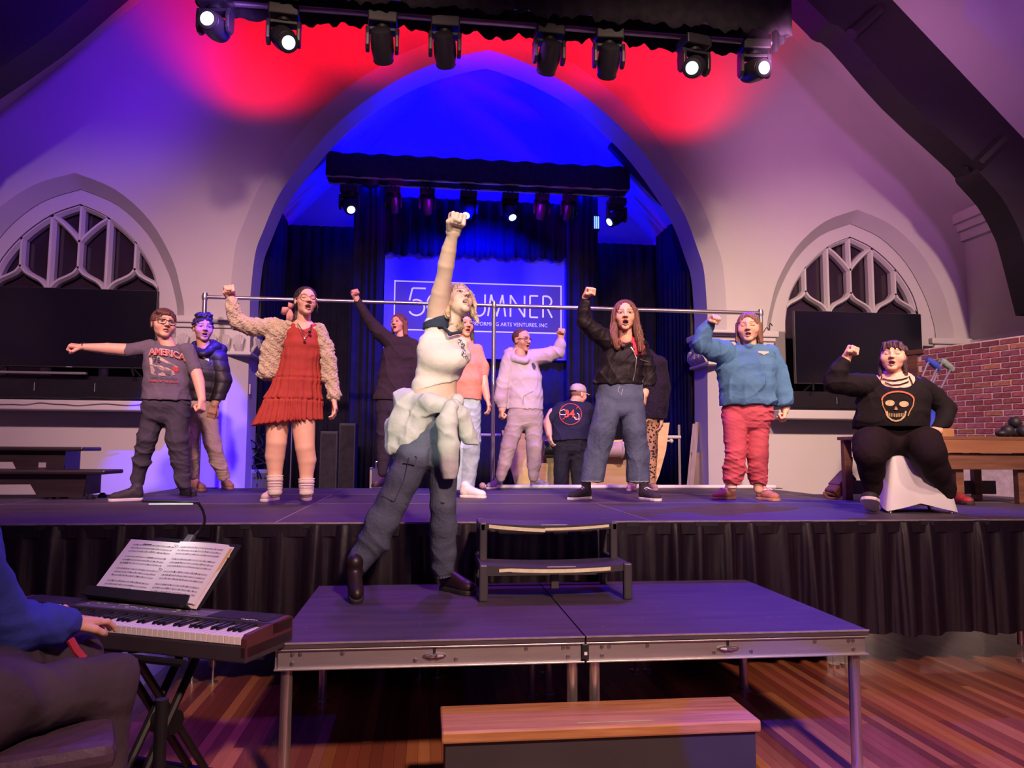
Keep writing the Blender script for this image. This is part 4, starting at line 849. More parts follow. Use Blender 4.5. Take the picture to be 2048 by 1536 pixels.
def barrel(px_, py_, mt, ring, ln):
    q = at(px_, py_, YC); a_ = Vector((q.x, YC - 0.24, q.z)); r_ = 0.095
    Mt = Matrix.Translation((q.x - ln / 2, YC - 0.13, q.z)) @ Matrix.Rotation(R(90), 4, 'Y')
    KK(MB().lathe([(r_ * 0.92, 0), (r_ * 0.95, ln * 0.85), (r_ * 1.06, ln * 0.9), (r_ * 1.06, ln)], Mt, 24), 'cannon_barrel', mt, smooth=True)
    KK(MB().lathe([(r_ * 1.12, ln), (r_ * 1.3, ln + 0.012), (r_ * 1.3, ln + 0.05), (r_ * 1.1, ln + 0.06)], Mt, 24), 'muzzle_ring', ring, smooth=True)
barrel(1097, 897, BLACKP, BLACKP, 0.16); barrel(1222, 899, mat('cream_barrel', (0.68, 0.52, 0.50), 0.5, var=0.1), BLACKP, 0.22)
KK(MB().cyl((cx(935), YC + 0.12, czz(871)), (cx(1003), YC + 0.12, czz(871)), 0.018, n=10).cyl((cx(1335), YC + 0.12, czz(872)), (cx(1368), YC + 0.12, czz(872)), 0.022, n=10), 'axle_rod', mat('pale_rod', (0.55, 0.5, 0.5), 0.5, var=0.1), smooth=True)
KK(MB().cyl((cx(1335), YC + 0.1, czz(880)), (cx(1346), YC + 0.1, czz(880)), 0.014, n=10).sph((cx(1348), YC + 0.1, czz(880)), 0.028), 'knob', mat('pale_rod'), smooth=True)
m = MB(); m.box(cx(1085), cx(1120), YC - 0.3, YC + 0.1, czz(872), czz(864)); 
t2 = thing('papers', 'crumpled papers lying beside the man in the cap', 'papers', (cx(1098), YC + 0.1, czz(876)))
for k in range(5): MB().box(-0.08, 0.08, -0.05, 0.05, 0.001 + k * 0.005, 0.004 + k * 0.005, Matrix.Rotation(0.5 * k, 4, 'Z')).out('sheet', PAPER, t2)
t = thing('work_table', 'dark folding table in front of the man in the cap', 'table', (cx(1120), YC + 0.25, 0.8))
zz = czz(877) - 0.8
MB().box(-0.55, 0.55, -0.15, 0.35, zz - 0.03, zz).out('top', BLACKP, t, bevel=0.005)
for sx in (-0.5, 0.5):
    for sy in (-0.1, 0.3): MB().cyl((sx, sy, 0), (sx, sy, zz - 0.03), 0.015).out('leg', BLACKM, t)
# leaning lumber
for (p0, p1, w_, lab, mt) in (((1360, 975), (1358, 850), 0.03, 'thin dark board leaning inside the right arch pier', mat('grey_board', (0.18, 0.15, 0.14), 0.6, var=0.2)), ((1378, 978), (1392, 845), 0.075, 'pale timber stud leaning inside the right arch pier', mat('pale_stud', (0.42, 0.33, 0.30), 0.6, var=0.2, vscale=6, stretch=(3, 3, 0.5)))):
    a_, b_ = at(p0[0], p0[1], 9.0), at(p1[0], p1[1], 9.12); a_.z = 0.8; m = MB()
    d = (b_ - a_); L_ = d.length; Mq = Matrix.Translation(a_) @ d.to_track_quat('Z', 'Y').to_matrix().to_4x4()
    for k in range(2 if w_ > 0.05 else 1): m.box(-w_ / 2 + k * w_ * 0.52, -w_ / 2 + (k + 1) * w_ * (0.48 if w_ > 0.05 else 1), -0.02, 0.02, 0, L_ - k * 0.02, Mq)
    tag(m.out('leaning_timber', mt), lab, 'timber')
tag(MB().box(at(1398, 900, 9.05).x - 0.1, at(1398, 900, 9.05).x + 0.02, 9.05, 9.1, 0.8, at(1398, 905, 9.05).z).out('plywood_offcut', mat('dull_ply', (0.2, 0.14, 0.14), 0.7, var=0.2)), 'dull plywood offcut against the right arch pier', 'board')
# amplifier cabinets, flight case, stands and cables at the left of the chancel
for (x0_, x1_, zt_px, Y, lab) in ((640, 676, 862, 9.3, 'black speaker cabinet behind the red dress, left one'), (678, 712, 846, 9.4, 'black speaker cabinet behind the red dress, right one')):
    a_, b_ = at(x0_, zt_px, Y), at(x1_, zt_px, Y); t = thing('speaker_cabinet', lab, 'loudspeaker', ((a_.x + b_.x) / 2, Y, 0.8)); w_ = (b_.x - a_.x) / 2
    MB().box(-w_, w_, 0, 0.35, 0, a_.z - 0.8).out('cabinet', BLACKP, t, bevel=0.01); MB().box(-w_ + 0.02, w_ - 0.02, -0.01, 0, 0.03, a_.z - 0.83).out('grille', SCRIM, t)
Y = 9.1; a_, b_ = at(742, 937, Y), at(775, 937, Y); t = thing('flight_case', 'flight case with metal edges behind the black-clad woman', 'case', (a_.x, Y, 0.8))
w_ = b_.x - a_.x; h_ = a_.z - 0.8
MB().box(0, w_, 0, 0.3, 0, h_).out('body', mat('case_panel', (0.08, 0.06, 0.12), 0.5, var=0.2), t)
for (x_, z_) in ((0, 0), (w_, 0), (0, h_), (w_, h_)): MB().box(x_ - 0.012, x_ + 0.012, -0.012, 0.31, z_ - 0.012, z_ + 0.012).out('edge_trim', ALU, t)
for x_ in (0, w_): MB().box(x_ - 0.012, x_ + 0.012, -0.012, 0.012, 0, h_).out('edge_trim', ALU, t)
m = MB(); m.tube([(0.06, -0.02, h_ + 0.01), (0.06, -0.02, h_ + 0.08), (0.1, -0.02, h_ + 0.1)], 0.01, 6); m.out('handle', CHROME, t)
Y = 9.35; q = at(583, 880, Y); t = thing('microphone_stand', 'thin microphone stand standing behind the red dress', 'microphone stand', (q.x, Y, 0.8))
MB().cyl((0, 0, 0.02), (0, 0, 1.0), 0.009).out('pole', CHROME, t); MB().lathe([(0.12, 0), (0.12, 0.015), (0.02, 0.025)], None, 20).out('base', BLACKM, t, smooth=True); MB().cyl((0, 0, 1.0), (0.05, -0.1, 1.05), 0.012).out('clip', BLACKP, t)
rr = random.Random(8); Y = 9.0
for k in range(7):
    pts = []; px0 = 498 + 7 * k
    for j in range(7):
        pts.append(at(px0 + rr.uniform(-14, 18), 872 + j * 16 + rr.uniform(-6, 6), Y + rr.uniform(-0.05, 0.25)))
    m = MB(); m.tube(smoothline(pts, 5), 0.008, 6); tag(m.out('hanging_cable', BLACKP, smooth=True), 'black cable in the tangle by the left arch pier, ' + ['the leftmost loop', 'the second loop from the left', 'the third loop', 'the middle loop', 'the fifth loop', 'the sixth loop', 'the rightmost loop'][k], 'cable', 'cables by the left pier')
q = at(520, 950, 9.05); t = thing('stage_box', 'small blue-lit metal box among the cables by the left pier', 'box', (q.x, 9.05, 0.8))
MB().box(-0.11, 0.11, 0, 0.2, 0, 0.30).out('body', mat('blue_grey_box', (0.25, 0.25, 0.35), 0.5, var=0.2), t, bevel=0.01); MB().box(-0.09, 0.09, -0.006, 0, 0.04, 0.26).out('panel', GREYP, t)
for k in range(4): MB().cyl((-0.06 + 0.04 * k, -0.01, 0.2), (-0.06 + 0.04 * k, 0.0, 0.2), 0.012, n=10).out('socket', BLACKP, t)

# ================================================================ DIGITAL PIANO
Kb = Vector((-0.50, 3.04, 0.70)); KL = 1.30
t = thing('digital_piano', 'black digital piano with a full keyboard on an x-stand', 'piano', (Kb.x, Kb.y, 0.59), math.atan2(0.4, -0.917) - math.pi)
# local axes: -x runs along the keyboard to the left end, -y towards the player
KBM = mat('piano_black', (0.045, 0.035, 0.045), 0.4, var=0.15, vscale=8)
WK = mat('white_key', (0.80, 0.76, 0.74), 0.3, var=0.03); BKm = mat('black_key', (0.012, 0.012, 0.016), 0.25, var=0.1)
MB().box(-KL, 0, -0.285, 0, 0.0, 0.060).out('case_bottom', KBM, t, bevel=0.006)
MB().box(-KL, 0, -0.135, 0.0, 0.060, 0.110).out('control_panel', KBM, t, bevel=0.006)
for x_ in (-KL, -0.022): MB().prism([(-0.285, 0.02), (-0.285, 0.085), (-0.27, 0.098), (-0.02, 0.113), (0.0, 0.105), (0.0, 0.02)], 0.022, lambda u, v, d: Vector((x_ + d, u, v))).out('end_cheek', mat('cheek_brown', (0.10, 0.03, 0.035), 0.45, var=0.2), t)
MB().box(-0.30, -0.03, -0.125, -0.008, 0.110, 0.113).out('speaker_grille', SCRIM, t); MB().box(-KL + 0.03, -KL + 0.30, -0.125, -0.008, 0.110, 0.113).out('speaker_grille', SCRIM, t)
MB().box(-0.95, -0.31, -0.125, -0.04, 0.110, 0.112).out('display_strip', mat('panel_grey', (0.16, 0.14, 0.17), 0.35, var=0.1), t)
textmesh('brand_lettering', 'PRESTIGE', 0.018, lambda x, y, z: Vector((-0.105 + x, -0.129 + y * 0.5, 0.1135 + z)), WHITEP, t, depth=0.001)
rr = random.Random(2); m = MB()
for k in range(26):
    x_ = -0.94 + rr.random() * 0.5; y_ = -0.115 + rr.random() * 0.06; m.box(x_, x_ + rr.uniform(0.004, 0.02), y_, y_ + 0.004, 0.112, 0.1126)
m.out('panel_markings', WHITEP, t)['kind'] = 'stuff'
ww = (KL - 0.05) / 52
wk = MB().box(0.0004, ww - 0.0006, -0.283, -0.137, 0.062, 0.092).out('white_key', WK, bevel=0.002); bk = MB().prism([(-0.135, 0.092), (-0.135, 0.103), (-0.222, 0.103), (-0.232, 0.092)], ww * 0.56, lambda u, v, d: Vector((d - ww * 0.28, u, v))).out('black_key', BKm, bevel=0.0015)
bpy.data.objects.remove; first_w, first_b = wk, bk
for k in range(52):
    o = wk if k == 0 else wk.copy()
    if k: COL.objects.link(o)
    o.parent = t; o.location = (-KL + 0.025 + k * ww, 0, 0)
    if k < 51 and (k % 7) not in (1, 4):
        b = bk if k == 0 else bk.copy()
        if k: COL.objects.link(b)
        b.parent = t; b.location = (-KL + 0.025 + (k + 1) * ww, 0, 0)
# x-stand
t = thing('keyboard_stand', 'black folding x-stand carrying the digital piano', 'stand', (-0.9, 2.95, 0))
def KS(m, n_): return keep(m.out(n_, BLACKM, smooth=True), t)
U = Vector((-0.917, 0.4, 0)); V = Vector((-0.4, -0.917, 0)); KB0 = Vector((Kb.x, Kb.y, 0))
def kp(u, v, z): return KB0 + U * u + V * v + Vector((0, 0, z))
for u_ in (0.42, 0.50):
    KS(MB().tube([kp(u_, -0.02, 0.575), kp(u_, 0.38, 0.03)], 0.016, 8), 'x_bar'); KS(MB().tube([kp(u_ + 0.04, 0.30, 0.575), kp(u_ + 0.04, -0.10, 0.03)], 0.016, 8), 'x_bar')
for v_, z_ in ((-0.02, 0.575), (0.30, 0.575)): KS(MB().tube([kp(0.25, v_, z_), kp(0.80, v_, z_)], 0.014, 8), 'support_arm')
for v_ in (0.38, -0.10): KS(MB().tube([kp(0.20, v_, 0.018), kp(0.85, v_, 0.018)], 0.018, 8), 'foot_bar')
KS(MB().lathe([(0.045, -0.05), (0.05, 0), (0.045, 0.05)], Matrix.Translation(kp(0.46, 0.14, 0.30)) @ U.to_track_quat('Z', 'Y').to_matrix().to_4x4(), 16), 'locking_hub')
q = at(322, 1450, 2.62); t2 = thing('sustain_pedal_post', 'black vertical post beside the piano stand', 'post', (q.x, 2.62, 0)); MB().cyl((0, 0, 0), (0, 0, at(322, 1398, 2.62).z), 0.02).out('post', BLACKM, t2); MB().lathe([(0.06, 0), (0.05, 0.03), (0.02, 0.04)], None, 16).out('base', BLACKM, t2)
# music desk with open binder
BLc, BRc = atz(182, 1190, 0.715), atz(398, 1214, 0.715)
ud = (BRc - BLc); wd = ud.length; ud.normalize(); bk_ = Vector((-ud.y, ud.x, 0)); bk_ = bk_ if bk_.y > 0 else -bk_
tilt = R(42); wv = bk_ * math.sin(tilt) + Vector((0, 0, math.cos(tilt))); nv = ud.cross(wv); nv = nv if nv.y < 0 else -nv
hd_ = 0.285
def dk(u, v, d=0.0): return BLc + ud * u + wv * v + nv * d
t = thing('music_desk', 'black music desk standing on the piano behind the binder', 'music stand', BLc)
def MD(m, n_, mt, **k): return keep(m.out(n_, mt, **k), t)
MD(MB().prism([(0.0, -0.01), (wd, -0.01), (wd + 0.015, hd_ + 0.02), (wd * 0.25, hd_ + 0.03), (0.05, hd_)], 0.006, lambda u, v, d: dk(u, v, -0.012 + d)), 'plate', BLACKP)
MD(MB().prism([(-0.012, -0.018), (wd - 0.03, -0.018), (wd - 0.045, 0.028), (-0.012, 0.026)], 0.006, lambda u, v, d: dk(u, v, 0.03 + d)), 'front_lip', BLACKP)
MD(MB().prism([(0, -0.018), (wd - 0.03, -0.018), (wd - 0.03, -0.012), (0, -0.012)], 0.04, lambda u, v, d: dk(u, v, d - 0.01)), 'shelf', BLACKP)
t = thing('music_binder', 'open binder of printed sheet music on the piano', 'sheet music', BLc)
def SB(m, n_, mt, **k): return keep(m.out(n_, mt, **k), t)
mid = wd * 0.50
SB(MB().prism([(-0.005, -0.012), (wd - 0.005, -0.012), (wd - 0.005, hd_), (0.0, hd_ + 0.004)], 0.004, lambda u, v, d: dk(u, v, d)), 'cover', PAPER, bevel=0.001)
def page(u0, u1, v1, name, dz, bow):
    SB(MB().grid(lambda u, v: dk(u0 + (u1 - u0) * u, 0.004 + (v1 - 0.004) * v, dz + bow * math.sin(u * 3.14)), 8, 2), name, PAPER, smooth='all')
page(0.02, mid, hd_ - 0.003, 'left_page', 0.006, 0.004)
for k in range(4): page(mid, wd - 0.028 + k * 0.005, hd_ + 0.003 - k * 0.003, 'right_page', 0.013 - k * 0.0025, 0.005)
SB(MB().prism([(wd - 0.03, 0.0), (wd - 0.018, 0.0), (wd - 0.016, hd_ * 0.55), (wd - 0.004, hd_ * 0.62), (wd - 0.004, hd_ * 0.96), (wd - 0.03, hd_ * 0.97)], 0.001, lambda u, v, d: dk(u, v, 0.0062 + d)), 'divider_tab', mat('manila', (0.72, 0.50, 0.22), 0.7, var=0.1))
SB(MB().box(0, 0.012, 0, 0.012, 0, 0.001, Matrix.Translation(dk(wd - 0.006, hd_ * 0.8, 0.007)) @ Matrix(((ud.x, wv.x, nv.x, 0), (ud.y, wv.y, nv.y, 0), (ud.z, wv.z, nv.z, 0), (0, 0, 0, 1)))), 'yellow_flag', mat('yellow_flag', (0.75, 0.6, 0.08), 0.6))
for fz in (0.06, 0.5, 0.92):
    m = MB(); m.tube([dk(mid + 0.010 * math.cos(a), hd_ * fz, 0.014 + 0.010 * math.sin(a)) for a in [k * math.pi / 6 for k in range(12)]], 0.0014, 5, closed=True); SB(m, 'binder_ring', CHROME, smooth=True)
# printed staves and notes
rr = random.Random(12); m = MB()
def ink(u0, u1, v0, v1, bowpage):
    def q_(u, v):
        left = u < mid; u_ = (u - 0.02) / (mid - 0.02) if left else (u - mid) / (wd - 0.028 - mid)
        return dk(u, v, (0.0066 + 0.004 * math.sin(u_ * 3.14)) if left else (0.0136 + 0.005 * math.sin(u_ * 3.14)))
    n = max(1, int((u1 - u0) / 0.02)); A = [q_(u0 + (u1 - u0) * k / n, v0) for k in range(n + 1)]; B = [q_(u0 + (u1 - u0) * k / n, v1) for k in range(n + 1)]; m.strip(A, B)
for (pu0, pu1) in ((0.04, mid - 0.018), (mid + 0.02, wd - 0.04)):
    for sysn in range(4):
        vb = 0.035 + sysn * 0.062
        for st_ in range(3):
            v_ = vb + st_ * 0.017
            for ln in range(5): ink(pu0, pu1, v_ + ln * 0.0017, v_ + ln * 0.0017 + 0.00035, 0)
            for _ in range(34):
                u_ = rr.uniform(pu0, pu1 - 0.004); ink(u_, u_ + rr.uniform(0.0015, 0.003), v_ + rr.uniform(-0.001, 0.007), v_ + rr.uniform(0.0075, 0.0095), 0) if rr.random() < 0.35 else ink(u_, u_ + 0.0018, v_ + 0.002, v_ + 0.0042, 0)
ink(0.10, 0.15, hd_ - 0.022, hd_ - 0.019, 0)
SB(m, 'printed_music', INK)['kind'] = 'stuff'
# clip-on gooseneck lamp
t = thing('music_lamp', 'black clip-on gooseneck lamp over the sheet music', 'lamp', dk(mid + 0.02, hd_, 0))
g0 = dk(mid + 0.03, hd_ + 0.01, 0.0)
gp = [g0, at(396, 1064, g0.y + 0.04), at(409, 1045, g0.y + 0.03), at(406, 1022, g0.y), at(396, 1005, g0.y - 0.05)]
keep(MB().tube(smoothline(gp, 5), 0.006, 8).out('gooseneck', BLACKP, smooth=True), t)
lh0, lh1 = at(398, 1004, g0.y - 0.05), at(285, 1001, g0.y - 0.10)
keep(MB().tube([lh0, lh1], 0.0085, 8).out('lamp_bar', BLACKP, smooth=True), t)
keep(MB().prism([(-0.022, -0.03), (0.022, -0.03), (0.018, 0.035), (-0.018, 0.035)], 0.02, lambda u, v, d: g0 + ud * u + wv * v + nv * (0.012 - d)).out('clip', GREYP, bevel=0.004), t)
mdl = (lh0 + lh1) / 2 - Vector((0, 0, 0.02))
keep(MB().box(-0.09, 0.09, -0.004, 0.004, -0.003, 0, Matrix.Translation(mdl + Vector((0, 0, 0.01)))).out('led_strip', mat('led_strip', (1, 1, 1), 0.4, emit=(1, 0.95, 0.88), estr=2.0), ), t)
sp = spot('music_lamp_light', mdl, dk(wd / 2, hd_ * 0.45), (1.0, 0.93, 0.84), 1.3, 120, 0.8, 0.03)

# ================================================================ PEOPLE
# bodies and clothes are grown as smooth distance fields and meshed (surface nets), one mesh per body / garment
F32 = np.float32
class Field:
    def __init__(s, lo, hi, h):
        s.lo = np.array(lo, float); s.h = h; s.n = np.maximum(4, np.ceil((np.array(hi, float) - s.lo) / h).astype(int) + 1)
        s.ax = [(s.lo[i] + h * np.arange(s.n[i])).astype(F32) for i in range(3)]; s.F = np.full(s.n, 1.0, F32)
    def _sl(s, lo, hi):
        a = np.clip(np.floor((lo - s.lo) / s.h).astype(int), 0, s.n); b = np.clip(np.ceil((hi - s.lo) / s.h).astype(int) + 1, 0, s.n)
        if np.any(b <= a): return None, None
        sl = tuple(slice(a[i], b[i]) for i in range(3)); X = s.ax[0][sl[0]][:, None, None]; Y = s.ax[1][sl[1]][None, :, None]; Z = s.ax[2][sl[2]][None, None, :]
        return sl, (X, Y, Z)
    def _mix(s, sl, d, k, mode):
        A = s.F[sl]
        if mode == 'sub':
            h = np.clip(0.5 + 0.5 * (A + d) / -k, 0, 1) if k > 0 else None
            if k > 0:
                h = np.clip(0.5 - 0.5 * (A + d) / k, 0, 1); s.F[sl] = A * (1 - h) + (-d) * h + k * h * (1 - h)
            else: s.F[sl] = np.maximum(A, -d)
        elif mode == 'int':
            h = np.clip(0.5 - 0.5 * (A - d) / k, 0, 1); s.F[sl] = A * (1 - h) + d * h + k * h * (1 - h)
        else:
            h = np.clip(0.5 + 0.5 * (A - d) / k, 0, 1); s.F[sl] = A * (1 - h) + d * h - k * h * (1 - h)
    def seg(s, a, b, ra, rb, k=0.02, X=None, da=None, db=None, D=None, mode='add'):
        a = np.array(a, float); b = np.array(b, float); m = max(ra, rb, da or 0, db or 0) + 2 * k + 2 * s.h
        sl, P = s._sl(np.minimum(a, b) - m, np.maximum(a, b) + m)
        if sl is None: return s
        ba = b - a; L2 = max(float(ba @ ba), 1e-9)
        p = [P[i] - F32(a[i]) for i in range(3)]
        t = np.clip((p[0] * F32(ba[0]) + p[1] * F32(ba[1]) + p[2] * F32(ba[2])) / F32(L2), 0, 1)
        q = [p[i] - t * F32(ba[i]) for i in range(3)]; r = F32(ra) + t * F32(rb - ra)
        if X is None: d = np.sqrt(q[0] ** 2 + q[1] ** 2 + q[2] ** 2) - r
        else:
            X = np.array(X, float); D = np.array(D, float); W = np.cross(X, D); dd = F32(da) + t * F32(db - da)
            u = q[0] * F32(X[0]) + q[1] * F32(X[1]) + q[2] * F32(X[2]); v = q[0] * F32(D[0]) + q[1] * F32(D[1]) + q[2] * F32(D[2]); w_ = q[0] * F32(W[0]) + q[1] * F32(W[1]) + q[2] * F32(W[2])
            mn = np.minimum(r, dd); d = (np.sqrt((u / r) ** 2 + (v / dd) ** 2 + (w_ / (mn * F32(0.8))) ** 2) - 1) * mn
        s._mix(sl, d.astype(F32), F32(k), mode); return s
    def ell(s, c, r, Rm=None, k=0.01, mode='add'):
        c = np.array(c, float); r = np.array(r, float); m = r.max() + 2 * k + 2 * s.h; sl, P = s._sl(c - m, c + m)
        if sl is None: return s
        p = [P[i] - F32(c[i]) for i in range(3)]
        if Rm is None: q = p
        else: q = [p[0] * F32(Rm[0][j]) + p[1] * F32(Rm[1][j]) + p[2] * F32(Rm[2][j]) for j in range(3)]
        nn = np.sqrt((q[0] / F32(r[0])) ** 2 + (q[1] / F32(r[1])) ** 2 + (q[2] / F32(r[2])) ** 2)
        g = np.sqrt((q[0] / F32(r[0] ** 2)) ** 2 + (q[1] / F32(r[1] ** 2)) ** 2 + (q[2] / F32(r[2] ** 2)) ** 2)
        d = np.where(g > 1e-6, nn * (nn - 1) / np.maximum(g, 1e-6), -r.min())
        s._mix(sl, d.astype(F32), F32(k), mode); return s
    def cut(s, p, n, k=0.006):     # keep the side where (x-p).n < 0
        n = np.array(n, float); n /= np.linalg.norm(n); c = float(np.dot(p, n))
        d = (s.ax[0][:, None, None] * F32(n[0]) + s.ax[1][None, :, None] * F32(n[1]) + s.ax[2][None, None, :] * F32(n[2]) - F32(c))
        s._mix((slice(None),) * 3, d, F32(k), 'int'); return s
    def displace(s, fn, band=0.05):
        I = np.nonzero(np.abs(s.F) < band)
        P = np.stack([s.ax[i][I[i]] for i in range(3)], 1); s.F[I] += fn(P).astype(F32); return s
    def mesh(s):
        F = s.F; n = s.n
        ins = F < 0
        c = np.zeros(n - 1, np.int8)
        offs = [(i, j, k) for i in (0, 1) for j in (0, 1) for k in (0, 1)]
        for i, j, k in offs: c += ins[i:n[0] - 1 + i, j:n[1] - 1 + j, k:n[2] - 1 + k]
        act = (c > 0) & (c < 8); idx = np.full(n - 1, -1, np.int32); I = np.nonzero(act); m = len(I[0]); idx[I] = np.arange(m)
        V = np.stack([F[I[0] + o[0], I[1] + o[1], I[2] + o[2]] for o in offs], 1)
        S_ = np.zeros((m, 3), np.float64); cnt = np.zeros(m)
        for a in range(8):
            for ax_, bit in ((0, 4), (1, 2), (2, 1)):
                if a & bit: continue
                b = a | bit; va, vb = V[:, a], V[:, b]; cr_ = (va < 0) != (vb < 0)
                t = np.where(cr_, va / np.where(va - vb == 0, 1, va - vb), 0); o = np.array(offs[a], float)
                pt = np.repeat(o[None], m, 0); pt[:, ax_] = pt[:, ax_] + t
                S_ += pt * cr_[:, None]; cnt += cr_
        P = (np.stack(I, 1) + S_ / np.maximum(cnt, 1)[:, None]) * s.h + s.lo
        quads = []
        for ax_ in range(3):
            a1, a2 = [(1, 2), (2, 0), (0, 1)][ax_]
            sa = [slice(None)] * 3; sb = [slice(None)] * 3; sa[ax_] = slice(0, -1); sb[ax_] = slice(1, None)
            A = ins[tuple(sa)]; B = ins[tuple(sb)]; E = np.nonzero(A != B); E = np.stack(E, 1)
            ok = (E[:, a1] > 0) & (E[:, a2] > 0) & (E[:, a1] < n[a1] - 1) & (E[:, a2] < n[a2] - 1); E = E[ok]
            if not len(E): continue
            fl = A[tuple(E.T)]
            def g(d1, d2):
                Q = E.copy(); Q[:, a1] += d1; Q[:, a2] += d2; return idx[tuple(Q.T)]
            q = np.stack([g(-1, -1), g(0, -1), g(0, 0), g(-1, 0)], 1); q[~fl] = q[~fl][:, ::-1]
            quads.append(q)
        Q = np.concatenate(quads) if quads else np.zeros((0, 4), np.int32)
        return P, Q[(Q >= 0).all(1)]
def np_object(name, parts, m, parent, cols=None):
    off = 0; Vs = []; Qs = []; Cs = []
    for i, (P, Q) in enumerate(parts):
        Vs.append(P); Qs.append(Q + off); off += len(P)  # bridge strips index backwards into earlier parts
        if cols is not None: Cs.append(cols[i])
    V = np.concatenate(Vs); Q = np.concatenate(Qs)
    me = bpy.data.meshes.new(name); me.vertices.add(len(V)); me.vertices.foreach_set('co', V.astype(F32).ravel())
    me.loops.add(Q.size); me.loops.foreach_set('vertex_index', Q.astype(np.int32).ravel()); me.polygons.add(len(Q))
    me.polygons.foreach_set('loop_start', np.arange(0, Q.size, 4, dtype=np.int32)); me.update(calc_edges=True); me.validate()
    me.shade_smooth()
    if cols is not None:
        a = me.color_attributes.new('Col', 'FLOAT_COLOR', 'POINT'); C = np.concatenate(Cs); a.data.foreach_set('color', np.concatenate([C, np.ones((len(C), 1))], 1).astype(F32).ravel())
    me.materials.append(m); o = bpy.data.objects.new(name, me); COL.objects.link(o)
    if parent is not None: keep(o, parent)
    return o
def folds(seed, amp, freq=1.0, dirz=0.5):
    rr = np.random.RandomState(seed); ph = rr.uniform(0, 6.28, 12); K = []
    for i in range(3):
        a = rr.uniform(0, 6.28); K.append(np.array([math.cos(a), math.sin(a), dirz * rr.uniform(-2.2, 2.2)]))
    def fn(P):
        x, y, z = P[:, 0], P[:, 1], P[:, 2]; w_ = 0.035 * np.sin(13 * z + ph[0] + 4 * x) + 0.03 * np.sin(17 * x + 9 * y + ph[1])
        out = 0
        for i, (f, a_) in enumerate(((27, 1.0), (44, 0.6), (66, 0.35))):
            p = (P @ K[i]) * f * freq + w_ * f * 1.6 + ph[2 + i]
            env = 0.55 + 0.45 * np.sin(7 * z + 5 * x + ph[6 + i])
            out = out - a_ * env * (1 - np.abs(np.sin(p * 0.5))) ** 2
        return amp * (out + 0.35)
    return fn

def skinmat(): return mat('skin', (0.7, 0.45, 0.35), 0.5, attr='Col', var=0.06, vscale=25, bump=0.02, bscale=150, spec=0.35)
def hairmat(name, col): return mat('hair_' + name, col, 0.42, col2=tuple(min(1, c * 1.7 + 0.003) for c in col), vscale=10, stretch=(9, 9, 0.6), bump=0.6, bscale=14)
def fabric(name, col=(0.5, 0.5, 0.5), var=0.14, vs=7, rough=0.85, bump=0.25, bs=26, **k): return mat(name, col, rough, var=var, vscale=vs, bump=bump, bscale=bs, spec=0.2, **k)

